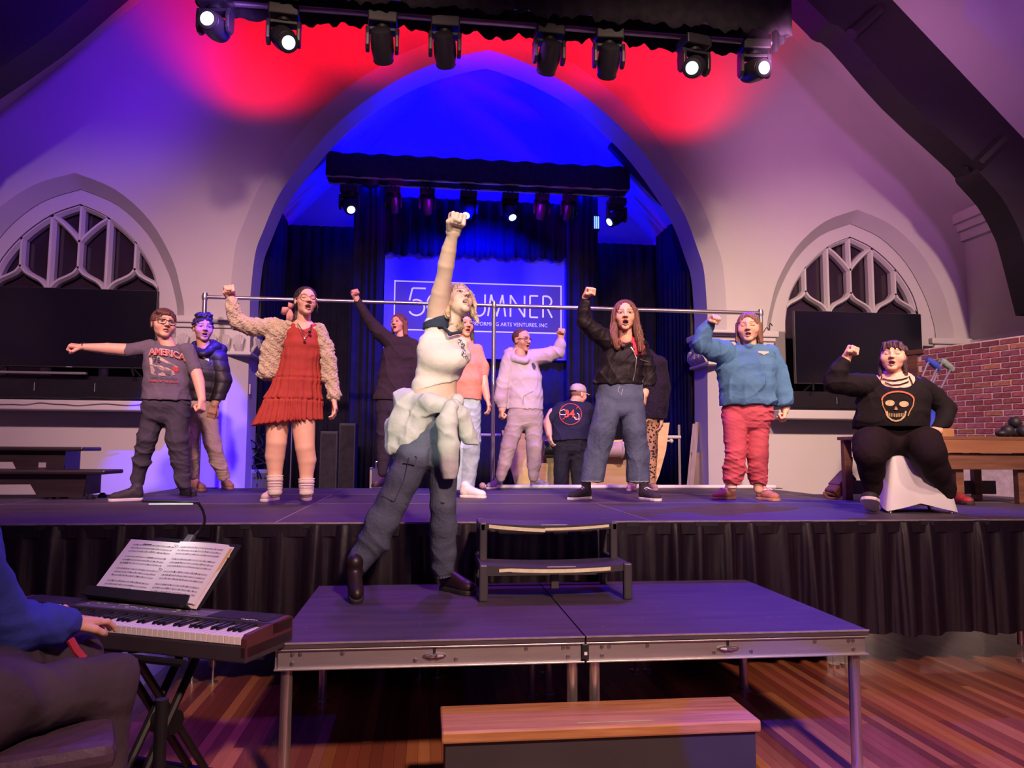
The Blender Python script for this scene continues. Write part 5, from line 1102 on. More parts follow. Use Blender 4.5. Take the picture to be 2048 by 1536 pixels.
class Person:
    def __init__(s, label, Y, base_px, group=None, floor=S):
        s.Y = Y; b = at(base_px[0], base_px[1], Y); s.root = thing('person', label, 'person', (b.x, Y, floor), 0, group)
        s.mp = (at(base_px[0] + 1, 800, Y) - at(base_px[0], 800, Y)).length; s.floor = floor; s.base = base_px
        p = at(base_px[0], 700, Y); f = Vector((-p.x, -p.y, 0)).normalized(); s.f0 = f; s.r0 = Vector((-f.y, f.x, 0)) if (-f.y) > 0 else Vector((f.y, -f.x, 0))
    def P(s, q):                      # (px, py[, dy])
        return at(q[0], q[1], s.Y + (q[2] if len(q) > 2 else 0))
    def limb(s, F, pts, k=0.02, flat=1.0):
        # pts: (px, py, radius_px, dy)
        for a, b in zip(pts[:-1], pts[1:]):
            F.seg(s.P((a[0], a[1], a[3] if len(a) > 3 else 0)), s.P((b[0], b[1], b[3] if len(b) > 3 else 0)), a[2] * s.mp, b[2] * s.mp, k)
    def bounds(s, groups, pad=0.10):
        lo = np.full(3, 1e9); hi = -lo
        for g in groups:
            for q in g:
                p = np.array(s.P((q[0], q[1], q[-1] if len(q) > 3 else 0))); r = q[2] * s.mp + pad
                lo = np.minimum(lo, p - r); hi = np.maximum(hi, p + r)
        return lo, hi
    def torso(s, F, secs, yaw=0.0, k=0.03):
        # secs: (px, py, half_width_px, depth_ratio, dy)
        X = np.array(Matrix.Rotation(yaw, 3, 'Z') @ s.r0); D = np.array(Matrix.Rotation(yaw, 3, 'Z') @ s.f0)
        for a, b in zip(secs[:-1], secs[1:]):
            F.seg(s.P((a[0], a[1], a[4])), s.P((b[0], b[1], b[4])), a[2] * s.mp, b[2] * s.mp, k, X, a[2] * s.mp * a[3], b[2] * s.mp * b[3], D)
    def cloth(s, name, m, torso=(), limbs=(), yaw=0.0, top=None, h=0.0065, fold=0.006, seed=1, freq=1.0, dirz=0.5, hem=None, neck=None, cuts=(), extra=None, k=0.02, kl=0.012, disp=None):
        g = [[(q[0], q[1], q[2] * 1.05, q[4]) for q in torso]] + [list(l) for l in limbs]
        lo, hi = s.bounds([x for x in g if x], 0.06); F = Field(lo, hi, h)
        if torso: s.torso(F, torso, yaw, k)
        for l in limbs: s.limb(F, l, kl)
        if extra: extra(F)
        if hem is not None:           # (px, py, tilt) horizontal cut at the bottom
            p = s.P((hem[0], hem[1])); tl = hem[2] if len(hem) > 2 else 0
            F.cut(np.array(p), (-tl * s.r0.x, -tl * s.r0.y, -1), 0.004)
        if top is not None: F.cut(np.array(s.P((torso[0][0], top))), (0, 0, 1), 0.004)
        if neck is not None:          # (px, py, r_px, dy, zscale)
            p = s.P((neck[0], neck[1], neck[3] if len(neck) > 3 else -0.02)); r = neck[2] * s.mp
            F.ell(np.array(p), (r, r * 1.15, r * (neck[4] if len(neck) > 4 else 0.9)), k=0.006, mode='sub')
        for c in cuts: F.cut(np.array(c[0]), c[1], 0.004)
        if fold: F.displace(folds(seed, fold * 1.5, freq, dirz)); F.displace(folds(seed + 100, fold * 0.5, freq * 1.7, dirz * 0.7))
        if disp: F.displace(disp)
        o = np_object(name, [F.mesh()], m, s.root); s.last = o; return o
    # ---- head
    def head_frame(s, c, Hpx, yaw, pitch, roll, dy=0.0):
        H = Hpx * s.mp; f = Matrix.Rotation(R(yaw), 3, 'Z') @ s.f0; r = Matrix.Rotation(R(yaw), 3, 'Z') @ s.r0
        q = Matrix.Rotation(R(-pitch), 3, r); f = q @ f; u = q @ Vector((0, 0, 1)); q2 = Matrix.Rotation(R(roll), 3, f); r = q2 @ r; u = q2 @ u
        s.H = H; s.hc = np.array(s.P((c[0], c[1], dy))); s.hr = np.array([[r.x, f.x, u.x], [r.y, f.y, u.y], [r.z, f.z, u.z]])
    def L(s, x, y, z): return s.hc + s.hr @ (np.array((x, y, z)) * s.H)
    def head_field(s, neck_base, neck_r=0.20, op=0.0, h=0.003, fat=1.0):
        H = s.H; pad = 0.62 * H; nb = np.array(s.P(neck_base)); lo = np.minimum(s.hc - pad, nb - 0.09); hi = np.maximum(s.hc + pad, nb + 0.09); F = Field(lo, hi, h)
        E = lambda c, r, k=0.03, mode='add': F.ell(s.L(*c), np.array(r) * H, s.hr, k * H, mode)
        G = lambda a, b, ra, rb, k=0.03, mode='add': F.seg(s.L(*a), s.L(*b), ra * H, rb * H, k * H, mode=mode)
        E((0, -0.05, 0.13), (0.335, 0.42, 0.37)); E((0, 0.09, 0.0), (0.30 * fat, 0.30, 0.36), 0.06); E((0, 0.09, -0.23 - op * 0.3), (0.25 * fat, 0.25, 0.23), 0.08)
        E((0, 0.255, -0.405 - op * 0.6), (0.115 * fat, 0.085, 0.085), 0.09)
        for x in (-1, 1):
            E((x * 0.16 * fat, 0.225, -0.13), (0.125 * fat, 0.115, 0.12), 0.08); G((x * 0.04, 0.365, 0.085), (x * 0.20, 0.30, 0.075), 0.042, 0.035, 0.05)
            E((x * 0.335, -0.03, -0.03), (0.035, 0.085, 0.125), 0.03)
            E((x * 0.145, 0.43, 0.015), (0.08, 0.075, 0.055), 0.06, 'sub'); E((x * 0.143, 0.292, 0.012), (0.082, 0.078, 0.066), 0.015)
        G((0, 0.36, 0.05), (0, 0.455, -0.11), 0.034, 0.046, 0.04)
        for x in (-1, 1): E((x * 0.05, 0.415, -0.125), (0.042, 0.05, 0.036), 0.03)
        for x in (-1, 1): G((0, 0.372, -0.225), (x * 0.095, 0.325, -0.24), 0.028, 0.018, 0.03); G((0, 0.362, -0.30 - op), (x * 0.085, 0.32, -0.285 - op * 0.8), 0.032, 0.02, 0.03)
        E((0, 0.38, -0.262 - op * 0.5), (0.088, 0.14, 0.014 + op * 0.5), 0.012, 'sub')
        if op > 0.02: E((0, 0.25, -0.262 - op * 0.42), (0.085, 0.10, 0.03 + op * 0.4), 0.01, 'sub'); E((0, 0.29, -0.245), (0.07, 0.05, 0.022), 0.008)
        F.seg(s.L(0, -0.10, -0.22), nb, neck_r * H * 1.02, neck_r * H * 1.12, 0.05 * H)
        s.op = op; return F
    def head_color(s, P, skin, brow, eye='open', lip=(0.42, 0.13, 0.12), teeth=True, blush=0.0, stubble=None):
        q = ((P - s.hc) @ s.hr) / s.H; x, y, z = q[:, 0], q[:, 1], q[:, 2]; op = s.op; C = np.tile(np.array(skin), (len(P), 1)); ax_ = np.abs(x)
        def put(m, c, a=1.0):
            if m.any(): C[m] = C[m] * (1 - a) + np.array(c) * a
        put((y > 0.1) & (((ax_ - 0.18) / 0.11) ** 2 + ((z + 0.12) / 0.10) ** 2 < 1), (skin[0], skin[1] * 0.72, skin[2] * 0.70), 0.45 + blush)
        if stubble is not None: put((z > 0.10 + 0.12 * (y > 0.1) + 0.9 * np.maximum(0, y - 0.05)) | ((y < 0.02) & (z > -0.12) & (ax_ < 0.40) & ((ax_ < 0.325) | (z > 0.09))), stubble, 0.92)
        if brow is not None: put((y > 0.2) & (ax_ > 0.05) & (ax_ < 0.235) & (np.abs(z - (0.118 - 0.5 * (ax_ - 0.14) ** 2 * 3)) < 0.017), brow, 0.85)
        ex = ax_ - 0.143; e = (ex / 0.066) ** 2 + ((z - 0.008) / 0.027) ** 2
        if eye == 'open':
            put((y > 0.2) & ((ex / 0.080) ** 2 + ((z - 0.014) / 0.046) ** 2 < 1), (0.16, 0.07, 0.055), 0.75); put((y > 0.2) & (e < 0.8), (0.45, 0.40, 0.39)); put((y > 0.2) & ((ex * 1.0) ** 2 + (z - 0.010) ** 2 < 0.036 ** 2) & (e < 0.9), (0.03, 0.018, 0.014))
        else:
            put((y > 0.2) & ((ex / 0.074) ** 2 + ((z - 0.016) / 0.042) ** 2 < 1), (skin[0] * 0.8, skin[1] * 0.66, skin[2] * 0.64), 0.8); put((y > 0.2) & (np.abs(z + 0.018 - ex ** 2 * 3) < 0.011) & (np.abs(ex) < 0.07), (0.05, 0.025, 0.02), 0.9)
        put((y > 0.385) & (((ax_ - 0.032) / 0.022) ** 2 + ((z + 0.152) / 0.016) ** 2 < 1), (0.12, 0.035, 0.03), 0.85)
        lipz = -0.262 - op * 0.5
        put((y > 0.26) & ((x / 0.108) ** 2 + ((z - lipz) / (0.052 + op * 0.62)) ** 2 < 1), lip, 0.8)
        inn = (y > 0.02) & ((x / 0.088) ** 2 + ((z - lipz) / (0.013 + op * 0.53)) ** 2 < 1); put(inn, (0.03, 0.006, 0.008))
        if op > 0.04 and teeth: put(inn & (z > -0.262 - op * 0.20) & (ax_ < 0.068), (0.70, 0.66, 0.60))
        return C
    def hand(s, F, wrist, D, N, size=1.0, pose='fist', thumb=1, k=0.004):
        D = np.array(Vector(D).normalized()); N = np.array(N, float); N = N - D * (N @ D); N /= np.linalg.norm(N); T = np.cross(D, N) * thumb; w = np.array(wrist, float); z = size
        p = lambda d, n, t: w + (D * d + N * n + T * t) * z
        for t in (-0.027, -0.009, 0.009, 0.027): F.seg(p(0.0, 0, t * 0.62), p(0.078, 0.002, t), 0.019 * z, 0.0155 * z, 0.008)
        ln = {-0.030: 0.80, -0.010: 0.97, 0.010: 1.04, 0.030: 0.95}
        for t, f in ln.items():
            if pose == 'fist':
                F.seg(p(0.082, 0.004, t), p(0.094, -0.030 * f, t * 0.96), 0.0112 * z, 0.0105 * z, k); F.seg(p(0.094, -0.030 * f, t * 0.96), p(0.058, -0.047, t * 0.92), 0.0105 * z, 0.010 * z, k); F.seg(p(0.058, -0.047, t * 0.92), p(0.044, -0.026, t * 0.9), 0.010 * z, 0.009 * z, k)
            elif pose == 'relaxed':
                F.seg(p(0.080, 0.0, t), p(0.118, -0.014 * f, t * 1.02), 0.0105 * z, 0.0095 * z, k); F.seg(p(0.118, -0.014 * f, t * 1.02), p(0.118 + 0.026 * f, -0.034, t), 0.0095 * z, 0.0085 * z, k); F.seg(p(0.118 + 0.026 * f, -0.034, t), p(0.118 + 0.030 * f, -0.055, t * 0.96), 0.0085 * z, 0.007 * z, k)
            else:             # flat, fingers slightly bent
                F.seg(p(0.080, 0.0, t), p(0.120, 0.004, t * 1.15), 0.0105 * z, 0.0095 * z, k); F.seg(p(0.120, 0.004, t * 1.15), p(0.120 + 0.028 * f, -0.008, t * 1.22), 0.0095 * z, 0.0085 * z, k); F.seg(p(0.120 + 0.028 * f, -0.008, t * 1.22), p(0.120 + 0.046 * f, -0.024, t * 1.24), 0.0085 * z, 0.007 * z, k)
        if pose == 'fist':
            F.seg(p(0.020, -0.012, 0.026), p(0.052, -0.034, 0.042), 0.0155 * z, 0.013 * z, k * 1.5); F.seg(p(0.052, -0.034, 0.042), p(0.074, -0.052, 0.020), 0.0125 * z, 0.0115 * z, k); F.seg(p(0.074, -0.052, 0.020), p(0.070, -0.058, -0.002), 0.0115 * z, 0.010 * z, k)
        else:
            F.seg(p(0.020, -0.010, 0.026), p(0.056, -0.018, 0.050), 0.0155 * z, 0.0125 * z, k * 1.5); F.seg(p(0.056, -0.018, 0.050), p(0.086, -0.028, 0.056), 0.0125 * z, 0.010 * z, k); F.seg(p(0.086, -0.028, 0.056), p(0.104, -0.034, 0.052), 0.010 * z, 0.0085 * z, k)
    def arm_field(s, pts, hand, h=0.0035):
        # pts as limb; hand: dict(d=(px,py,dy) towards knuckles, n=normal vec, size, pose, thumb)
        g = [list(pts)]; lo, hi = s.bounds(g, 0.03); w = np.array(s.P((pts[-1][0], pts[-1][1], pts[-1][3] if len(pts[-1]) > 3 else 0))); e = 0.20 * hand.get('size', 1)
        lo = np.minimum(lo, w - e); hi = np.maximum(hi, w + e); F = Field(lo, hi, h); s.limb(F, pts, 0.004)
        tgt = np.array(s.P(hand['d'])); s.hand(F, w, tgt - w, hand.get('n', s.f0 * -1), hand.get('size', 1), hand.get('pose', 'fist'), hand.get('thumb', 1)); return F
    def body(s, headF, hcol, fields, skin, extra_cols=None, links=()):
        parts = []; cols = []
        if headF is not None: P, Q = headF.mesh(); parts.append((P, Q)); cols.append(s.head_color(P, skin, **hcol))
        for i, F in enumerate(fields):
            P, Q = F.mesh(); parts.append((P, Q)); C = np.tile(np.array(skin), (len(P), 1))
            if extra_cols and i in extra_cols: C = extra_cols[i](P, C)
            cols.append(C)
        V = np.concatenate([p[0] for p in parts]); offs = np.cumsum([0] + [len(p[0]) for p in parts])
        for (ia, ib, path) in links:      # hidden sinew under the clothes joins neck, arms and legs into one surface
            A = parts[ia][0]; B = parts[ib][0]; pts = [np.array(s.P(q)) for q in path]
            ja = np.argsort(((A - pts[0]) ** 2).sum(1))[0]; jb = np.argsort(((B - pts[-1]) ** 2).sum(1))[0]
            qa = parts[ia][1]; ra_ = qa[(qa == ja).any(1)][0] if len(qa) else None; na = int(ra_[(list(ra_).index(ja) + 1) % 4])
            qb = parts[ib][1]; rb_ = qb[(qb == jb).any(1)][0]; nb_ = int(rb_[(list(rb_).index(jb) + 1) % 4])
            base = len(V); mid = []
            for p in pts: mid += [p, p + np.array((0.003, 0.0, 0.003))]
            mid = np.array(mid); V = np.concatenate([V, mid]); n = len(pts)
            idx = [(offs[ia] + ja, offs[ia] + na)] + [(base + 2 * k, base + 2 * k + 1) for k in range(n)] + [(offs[ib] + jb, offs[ib] + nb_)]
            q = np.array([(a[0], a[1], b_[1], b_[0]) for a, b_ in zip(idx[:-1], idx[1:])]); parts.append((mid, q - sum(len(p[0]) for p in parts))); cols.append(np.tile(np.array(skin), (len(mid), 1)))
        return np_object('body', parts, skinmat(), s.root, cols)
    def hair(s, m, cap=True, cut_face=(0.30, 0.34, 0.36, -0.13), low=-0.16, segs=(), ells=(), strand=0.010, sf=60.0, h=0.0045, size=1.0, extra_pad=0.3, subs=(), front=0.43, seed=0, curly=0.0, name='hair'):
        H = s.H; lo = s.hc - 0.62 * H; hi = s.hc + 0.62 * H
        for a, b, ra, rb, *_ in segs:
            for q in (a, b): p = s.L(*q); lo = np.minimum(lo, p - 0.25 * H); hi = np.maximum(hi, p + 0.25 * H)
        for c, r in ells: p = s.L(*c); lo = np.minimum(lo, p - max(r) * H * 1.3); hi = np.maximum(hi, p + max(r) * H * 1.3)
        F = Field(lo, hi, h)
        if cap:
            F.ell(s.L(0, -0.055, 0.15), np.array((0.372, 0.455, 0.385)) * H * size, s.hr, 0.02 * H)
            F.ell(s.L(0, -0.12, -0.05), np.array((0.35, 0.34, 0.32)) * H * size, s.hr, 0.05 * H)
            F.ell(s.L(0, front, cut_face[3]), np.array(cut_face[:3]) * H, s.hr, 0.03 * H, 'sub')
            p = s.L(0, 0, low); F.cut(p, -s.hr[:, 2], 0.02 * H)
        for a, b, ra, rb, *fl in segs:
            if fl: F.seg(s.L(*a), s.L(*b), ra * H, rb * H, 0.04 * H, s.hr[:, 0], fl[0] * H, fl[0] * H, s.hr[:, 1])
            else: F.seg(s.L(*a), s.L(*b), ra * H, rb * H, 0.04 * H)
        for c, r in ells: F.ell(s.L(*c), np.array(r) * H, s.hr, 0.03 * H)
        for c, r in subs: F.ell(s.L(*c), np.array(r) * H, s.hr, 0.015 * H, 'sub')
        rr = np.random.RandomState(seed); ph = rr.uniform(0, 6.28, 6)
        def fn(P):
            q = ((P - s.hc) @ s.hr) / H; th = np.arctan2(q[:, 0], q[:, 1] + 0.05) * 6.0
            d = np.sin(th * sf / 14 + 2 * np.sin(q[:, 2] * 5 + ph[0]) + ph[1]) * 0.6 + np.sin(th * sf / 7 + ph[2] + 3 * np.sin(q[:, 2] * 3 + ph[3])) * 0.4
            if curly: d = d * 0.2 + curly * (np.sin(q[:, 0] * 38 + ph[0] + 3 * np.sin(q[:, 2] * 9)) * np.sin(q[:, 1] * 36 + ph[1]) + np.sin(q[:, 2] * 41 + ph[4] + 2 * np.sin(q[:, 0] * 11)))
            return strand * H * d
        F.displace(fn); o = np_object(name, [F.mesh()], m, s.root); return o
    def glasses(s, m, shape='rect', r=0.105):
        H = s.H; t = 0.008; mb = MB()
        for x in (-1, 1):
            if shape == 'round': pts = [s.L(x * 0.15 + r * math.cos(a), 0.40 - 0.05 * abs(math.cos(a)) * (1 if math.cos(a) * x > 0 else 0.1), -0.005 + r * math.sin(a)) for a in [k * math.pi / 10 for k in range(20)]]
            else: pts = [s.L(x * 0.155 + 0.125 * cx_, 0.405 - 0.06 * (1 if cx_ * x > 0 else 0.0), -0.012 + 0.075 * cz_) for cx_, cz_ in ((-0.85, 1), (0, 1.05), (0.9, 1), (1, 0.4), (0.85, -0.75), (0.3, -1), (-0.4, -1), (-0.9, -0.7), (-1, 0.3))]
            mb.tube(pts, t * H * (1.5 if shape == 'rect' else 0.9), 6, closed=True); mb.tube([s.L(x * 0.27, 0.36, 0.03), s.L(x * 0.345, 0.16, 0.03), s.L(x * 0.365, -0.02, 0.02)], t * H * 1.3, 6)
        mb.tube([s.L(-0.035, 0.43, 0.02), s.L(0, 0.445, 0.03), s.L(0.035, 0.43, 0.02)], t * H * 1.2, 6)
        return keep(mb.out('glasses', m, smooth=True), s.root)
    def shoe(s, heel, yawdeg, length, m_up, m_sole, floor=None, high=0.0, width=0.092, pitch=0.0, name='shoe', laces=None, toe_m=None, z0=0.0):
        """heel: world xy of the heel; yawdeg: toe direction (0 = towards camera, + = image right)"""
        fz = s.floor if floor is None else floor; f = Matrix.Rotation(R(yawdeg), 3, 'Z') @ s.f0; r = Vector((-f.y, f.x, 0)); base = Vector((heel[0], heel[1], fz + z0)); u = Vector((0, 0, 1))
        if pitch: q = Matrix.Rotation(R(-pitch), 3, r if r.cross(f).z > 0 else -r); f2 = f * math.cos(R(pitch)) + u * math.sin(R(pitch)); u = u * math.cos(R(pitch)) - f * math.sin(R(pitch)); f = f2
        Lh = length; w_ = width * length / 0.27
        G = lambda a, b, c: np.array(base + f * a + r * b + u * c)
        lo = G(Lh / 2, 0, 0.08) - 0.24; hi = G(Lh / 2, 0, 0.08) + 0.24; F = Field(lo, hi, 0.0055)
        Rm = np.array([[r.x, f.x, u.x], [r.y, f.y, u.y], [r.z, f.z, u.z]])
        F.ell(G(Lh * 0.17, 0, 0.050), (w_ * 0.40, Lh * 0.17, 0.052), Rm, 0.02); F.ell(G(Lh * 0.45, 0, 0.045), (w_ * 0.43, Lh * 0.26, 0.042), Rm, 0.02); F.ell(G(Lh * 0.74, 0, 0.038), (w_ * 0.50, Lh * 0.25, 0.036), Rm, 0.02)
        F.seg(G(Lh * 0.17, 0, 0.06), G(Lh * 0.19, 0, 0.105 + high), 0.040, 0.042, 0.02); F.seg(G(Lh * 0.30, 0, 0.075), G(Lh * 0.62, 0, 0.048), 0.034, 0.030, 0.02)
        F.cut(G(0, 0, 0.016), -np.array(u), 0.004)
        sh = np_object(name, [F.mesh()], m_up, s.root)
        out = [(-0.36, 0.06), (-0.42, 0.2), (-0.40, 0.4), (-0.47, 0.62), (-0.50, 0.76), (-0.42, 0.92), (-0.2, 1.0), (0.1, 1.005), (0.36, 0.95), (0.5, 0.8), (0.5, 0.66), (0.43, 0.45), (0.42, 0.2), (0.35, 0.05), (0.18, -0.01), (-0.18, -0.01)]
        mb = MB(); mb.prism([(a * w_ * 1.06, b * Lh * 1.01) for a, b in out], 0.024, lambda a, b, d: base + r * a + f * b + u * d); so = keep(mb.out('sole', m_sole, bevel=0.006), sh)
        if laces is not None:
            for i in range(5):
                a = Lh * (0.34 + 0.07 * i); zz = 0.110 - 0.011 * i; mb = MB(); mb.tube([base + r * (-0.026) + f * a + u * (zz - 0.012), base + f * (a + 0.008) + u * zz, base + r * 0.026 + f * (a + 0.014) + u * (zz - 0.012)], 0.0042, 5)
                keep(mb.out('lace', laces, smooth=True), sh)
        return sh
    def foot_xy(s, px, py, floor=None): p = atz(px, py, (s.floor if floor is None else floor)); return (p.x, p.y)
from mathutils.bvhtree import BVHTree
CAMP = Vector((0, 0, HC))
def surf(o):
    me = o.data; mw = wmat(o); return BVHTree.FromPolygons([mw @ v.co for v in me.vertices], [tuple(p.vertices) for p in me.polygons])
def on_surface(bvh, px, py, lift=0.004, fallback=None):
    d = _ray(px, py).normalized(); h = bvh.ray_cast(CAMP, d)
    if h[0] is None: return fallback if fallback is not None else CAMP + d * 6
    return h[0] - d * lift
def decal_poly(bvh, pts, name, m, parent, lift=0.006):    # filled outline laid on a garment
    P = [on_surface(bvh, x, y, lift) for x, y in pts]; c = sum(P, Vector()) / len(P); mb = MB(); n = len(P)
    mb.add(P + [c], [(i, (i + 1) % n, n) for i in range(n)]); return keep(mb.out(name, m), parent)
def decal_line(bvh, pts, wpx, name, m, parent, lift=0.007, close=False):
    pts = [Vector(p) for p in pts]; 
    if close: pts = pts + [pts[0]]
    A = []; B = []
    for i, p in enumerate(pts):
        t = (pts[min(i + 1, len(pts) - 1)] - pts[max(i - 1, 0)]); t = t.normalized() if t.length > 0 else Vector((1, 0)); n = Vector((-t.y, t.x)) * wpx / 2
        A.append(on_surface(bvh, p.x + n.x, p.y + n.y, lift)); B.append(on_surface(bvh, p.x - n.x, p.y - n.y, lift))
    return keep(MB().strip(A, B).out(name, m), parent)
def decal_text(bvh, body, cpx, cpy, size, name, m, parent, lift=0.011, slope=0.0, sx=1.0, bold=0.0, arch=0.0):
    o = textmesh(name, body, size, lambda x, y, z: on_surface(bvh, cpx + x, cpy - y + slope * x + arch * x * x, lift), m, None, depth=0.0, sx=sx, bold=bold)
    return keep(o, parent)

# ---------------------------------------------------------------- colours of the cast
SK_PALE = (0.82, 0.48, 0.35); SK_FAIR = (0.80, 0.45, 0.31); SK_BRN = (0.58, 0.31, 0.19); SK_RED = (0.76, 0.38, 0.28)
H_BROWN = hairmat('brown', (0.085, 0.035, 0.022)); H_DARK = hairmat('dark', (0.022, 0.014, 0.016)); H_AUB = hairmat('auburn', (0.12, 0.035, 0.022)); H_LONG = hairmat('chestnut', (0.105, 0.038, 0.024)); H_BLOND = hairmat('blonde', (0.36, 0.28, 0.17)); H_DKBL = hairmat('dark_blonde', (0.17, 0.08, 0.045)); H_PURP = hairmat('plum', (0.045, 0.016, 0.028))
RUB_W = mat('white_rubber', (0.72, 0.66, 0.62), 0.6, var=0.08, vscale=20); RUB_B = mat('black_rubber', (0.025, 0.022, 0.026), 0.6, var=0.2); LACE = mat('white_lace', (0.75, 0.70, 0.66), 0.8, var=0.1, vscale=40)
BLK_FRAME = mat('black_glasses_frame', (0.012, 0.01, 0.012), 0.3); GOLD = mat('thin_gold_frame', (0.55, 0.36, 0.22), 0.3, metal=0.8)

# 1 --- boy in grey T-shirt, arm stretched to the left
b = Person('boy in grey printed T-shirt and glasses, arm stretched out to the left', 6.42, (325, 1000))
b.head_frame((327, 648), 64, 16, 4, -4, -0.03)
hf = b.head_field((338, 696, 0.0), 0.21, 0.0, fat=1.10)
la = b.arm_field([(268, 701, 14, -0.02), (214, 697, 11.5, -0.08), (164, 694, 7, -0.14)], dict(d=(138, 691, -0.16), n=(0.1, -0.3, 1), size=1.0, thumb=-1))
ra = b.arm_field([(388, 730, 12.5, 0), (398, 764, 11.5, -0.03), (404, 800, 7.5, -0.08)], dict(d=(402, 826, -0.11), n=(0.9, -0.5, 0), size=1.0, thumb=-1))
b.body(hf, dict(brow=(0.18, 0.07, 0.045), lip=(0.50, 0.19, 0.17)), [la, ra], SK_FAIR, links=[(1, 0, [(275, 701, -0.02), (300, 696, 0), (335, 700, 0)]), (2, 0, [(386, 722, 0), (370, 703, 0), (342, 700, 0)])])
b.hair(H_BROWN, cut_face=(0.29, 0.34, 0.42, -0.16), low=-0.16, segs=[((-0.25, 0.27, 0.30), (0.02, 0.33, 0.27), 0.09, 0.07), ((0.0, 0.33, 0.29), (0.22, 0.24, 0.28), 0.07, 0.06), ((-0.32, 0.08, 0.15), (-0.335, 0.07, -0.10), 0.06, 0.03)], strand=0.012, size=1.02)
b.glasses(BLK_FRAME)
TEE = fabric('grey_tee', (0.145, 0.115, 0.155), 0.12)
sh = b.cloth('t_shirt', TEE, [(334, 690, 26, 0.62, 0), (335, 708, 46, 0.55, 0), (334, 735, 45, 0.60, -0.01), (333, 765, 45, 0.66, -0.02), (333, 800, 46, 0.66, -0.02), (333, 815, 46, 0.66, -0.02)],
             [[(300, 694, 17, 0), (262, 701, 15, -0.03), (254, 701, 14.5, -0.035)], [(372, 702, 18, 0), (389, 736, 15.5, 0), (390, 741, 15.5, 0)]], hem=(333, 801), neck=(338, 683, 19, -0.03, 0.62), seed=3, fold=0.007, cuts=[((b.P((262, 701)) ), (-1, 0.3, -0.06))])
# print on the chest
bv = surf(sh); RED = mat('print_red', (0.55, 0.06, 0.05), 0.7, var=0.2, vscale=40); CRM = mat('print_cream', (0.62, 0.47, 0.36), 0.7, var=0.25, vscale=60); DKP = mat('print_dark', (0.05, 0.05, 0.07), 0.7, var=0.2)
decal_text(bv, 'AMERICA', 334, 706, 17.5, 'shirt_lettering', mat('print_outline', (0.70, 0.62, 0.58), 0.7), sh, slope=0.17, sx=0.98, bold=0.9, lift=0.010, arch=0.004); decal_text(bv, 'AMERICA', 334, 706.3, 17.5, 'shirt_lettering', RED, sh, lift=0.014, slope=0.17, sx=0.98, bold=0.2, arch=0.004)
decal_text(bv, "'76", 312, 719, 15, 'shirt_lettering', DKP, sh, lift=0.013, slope=0.1, bold=0.4)
for pts, m_ in (([(298, 716), (318, 712), (338, 724), (356, 734), (357, 744), (340, 741), (318, 733), (300, 729)], CRM), ([(300, 730), (330, 736), (348, 742), (350, 750), (325, 752), (302, 748)], mat('print_tan', (0.42, 0.30, 0.25), 0.7, var=0.3, vscale=50)), ([(345, 733), (357, 735), (357, 744), (346, 742)], RED), ([(301, 742), (340, 748), (340, 751), (301, 747)], DKP)): decal_poly(bv, pts, 'shirt_print', m_, sh, 0.007)
decal_text(bv, 'LAND OF THE FREE', 327, 756, 6.2, 'shirt_lettering', DKP, sh, slope=0.05); decal_text(bv, 'HOME OF THE BRAVE', 327, 763, 6.2, 'shirt_lettering', RED, sh, slope=0.05, bold=0.1)
PANT = fabric('charcoal_joggers', (0.062, 0.052, 0.075), 0.15)
b.cloth('joggers', PANT, [(333, 790, 43, 0.66, -0.01), (332, 812, 47, 0.66, -0.01), (331, 832, 46, 0.62, 0)], [[(309, 822, 24, 0), (294, 879, 19.5, -0.03), (283, 923, 17, 0), (276, 955, 13.5, 0.02), (275, 964, 12, 0.02)], [(354, 822, 25, 0), (354, 879, 22, -0.03), (361, 923, 18.5, 0), (366, 958, 15, 0.02), (367, 968, 13.5, 0.02)]], top=795, seed=5, fold=0.009, freq=0.9, dirz=1.2, kl=0.018, cuts=[])
h1 = b.foot_xy(285, 1001); b.shoe(h1, -72, 0.245, mat('black_sneaker', (0.045, 0.035, 0.045), 0.7, var=0.3, vscale=30, bump=0.2), RUB_W, laces=RUB_B); h2 = b.foot_xy(364, 990); b.shoe(h2, 22, 0.24, mat('black_sneaker'), RUB_B, laces=RUB_W)
MBw = MB(); p_ = b.P((166, 694, -0.135)); MBw.tube([p_ + Vector((0.004, 0.034 * math.cos(a), 0.034 * math.sin(a))) for a in [k * math.pi / 8 for k in range(16)]], 0.004, 6, closed=True); keep(MBw.out('wristband', RUB_B, smooth=True), b.root)

# 2 --- boy in black puffer jacket
b = Person('boy with curly top hair in a black puffer jacket behind the grey T-shirt', 7.34, (415, 985))
b.head_frame((406, 657), 55, 12, 3, 0, -0.02); hf = b.head_field((408, 696), 0.22, 0.05, fat=1.05)
ra = b.arm_field([(433, 800, 9, -0.06), (428, 810, 7, -0.08)], dict(d=(423, 828, -0.09), n=(0.2, -1, 0), size=0.95, pose='relaxed', thumb=-1))
b.body(hf, dict(brow=(0.05, 0.025, 0.02), lip=(0.42, 0.16, 0.13)), [ra], SK_BRN, links=[(1, 0, [(436, 796, -0.05), (446, 762, -0.01), (436, 716, 0), (408, 704, 0)])])
b.hair(H_DARK, cut_face=(0.30, 0.33, 0.40, -0.14), low=-0.05, ells=[((0, 0.05, 0.42), (0.30, 0.33, 0.17)), ((0.12, 0.12, 0.46), (0.2, 0.2, 0.15)), ((-0.14, 0.1, 0.45), (0.18, 0.2, 0.14))], strand=0.022, curly=0.8, h=0.004)
PUF = mat('black_nylon_puffer', (0.020, 0.014, 0.020), 0.55, var=0.25, vscale=9, bump=0.25, bscale=22)
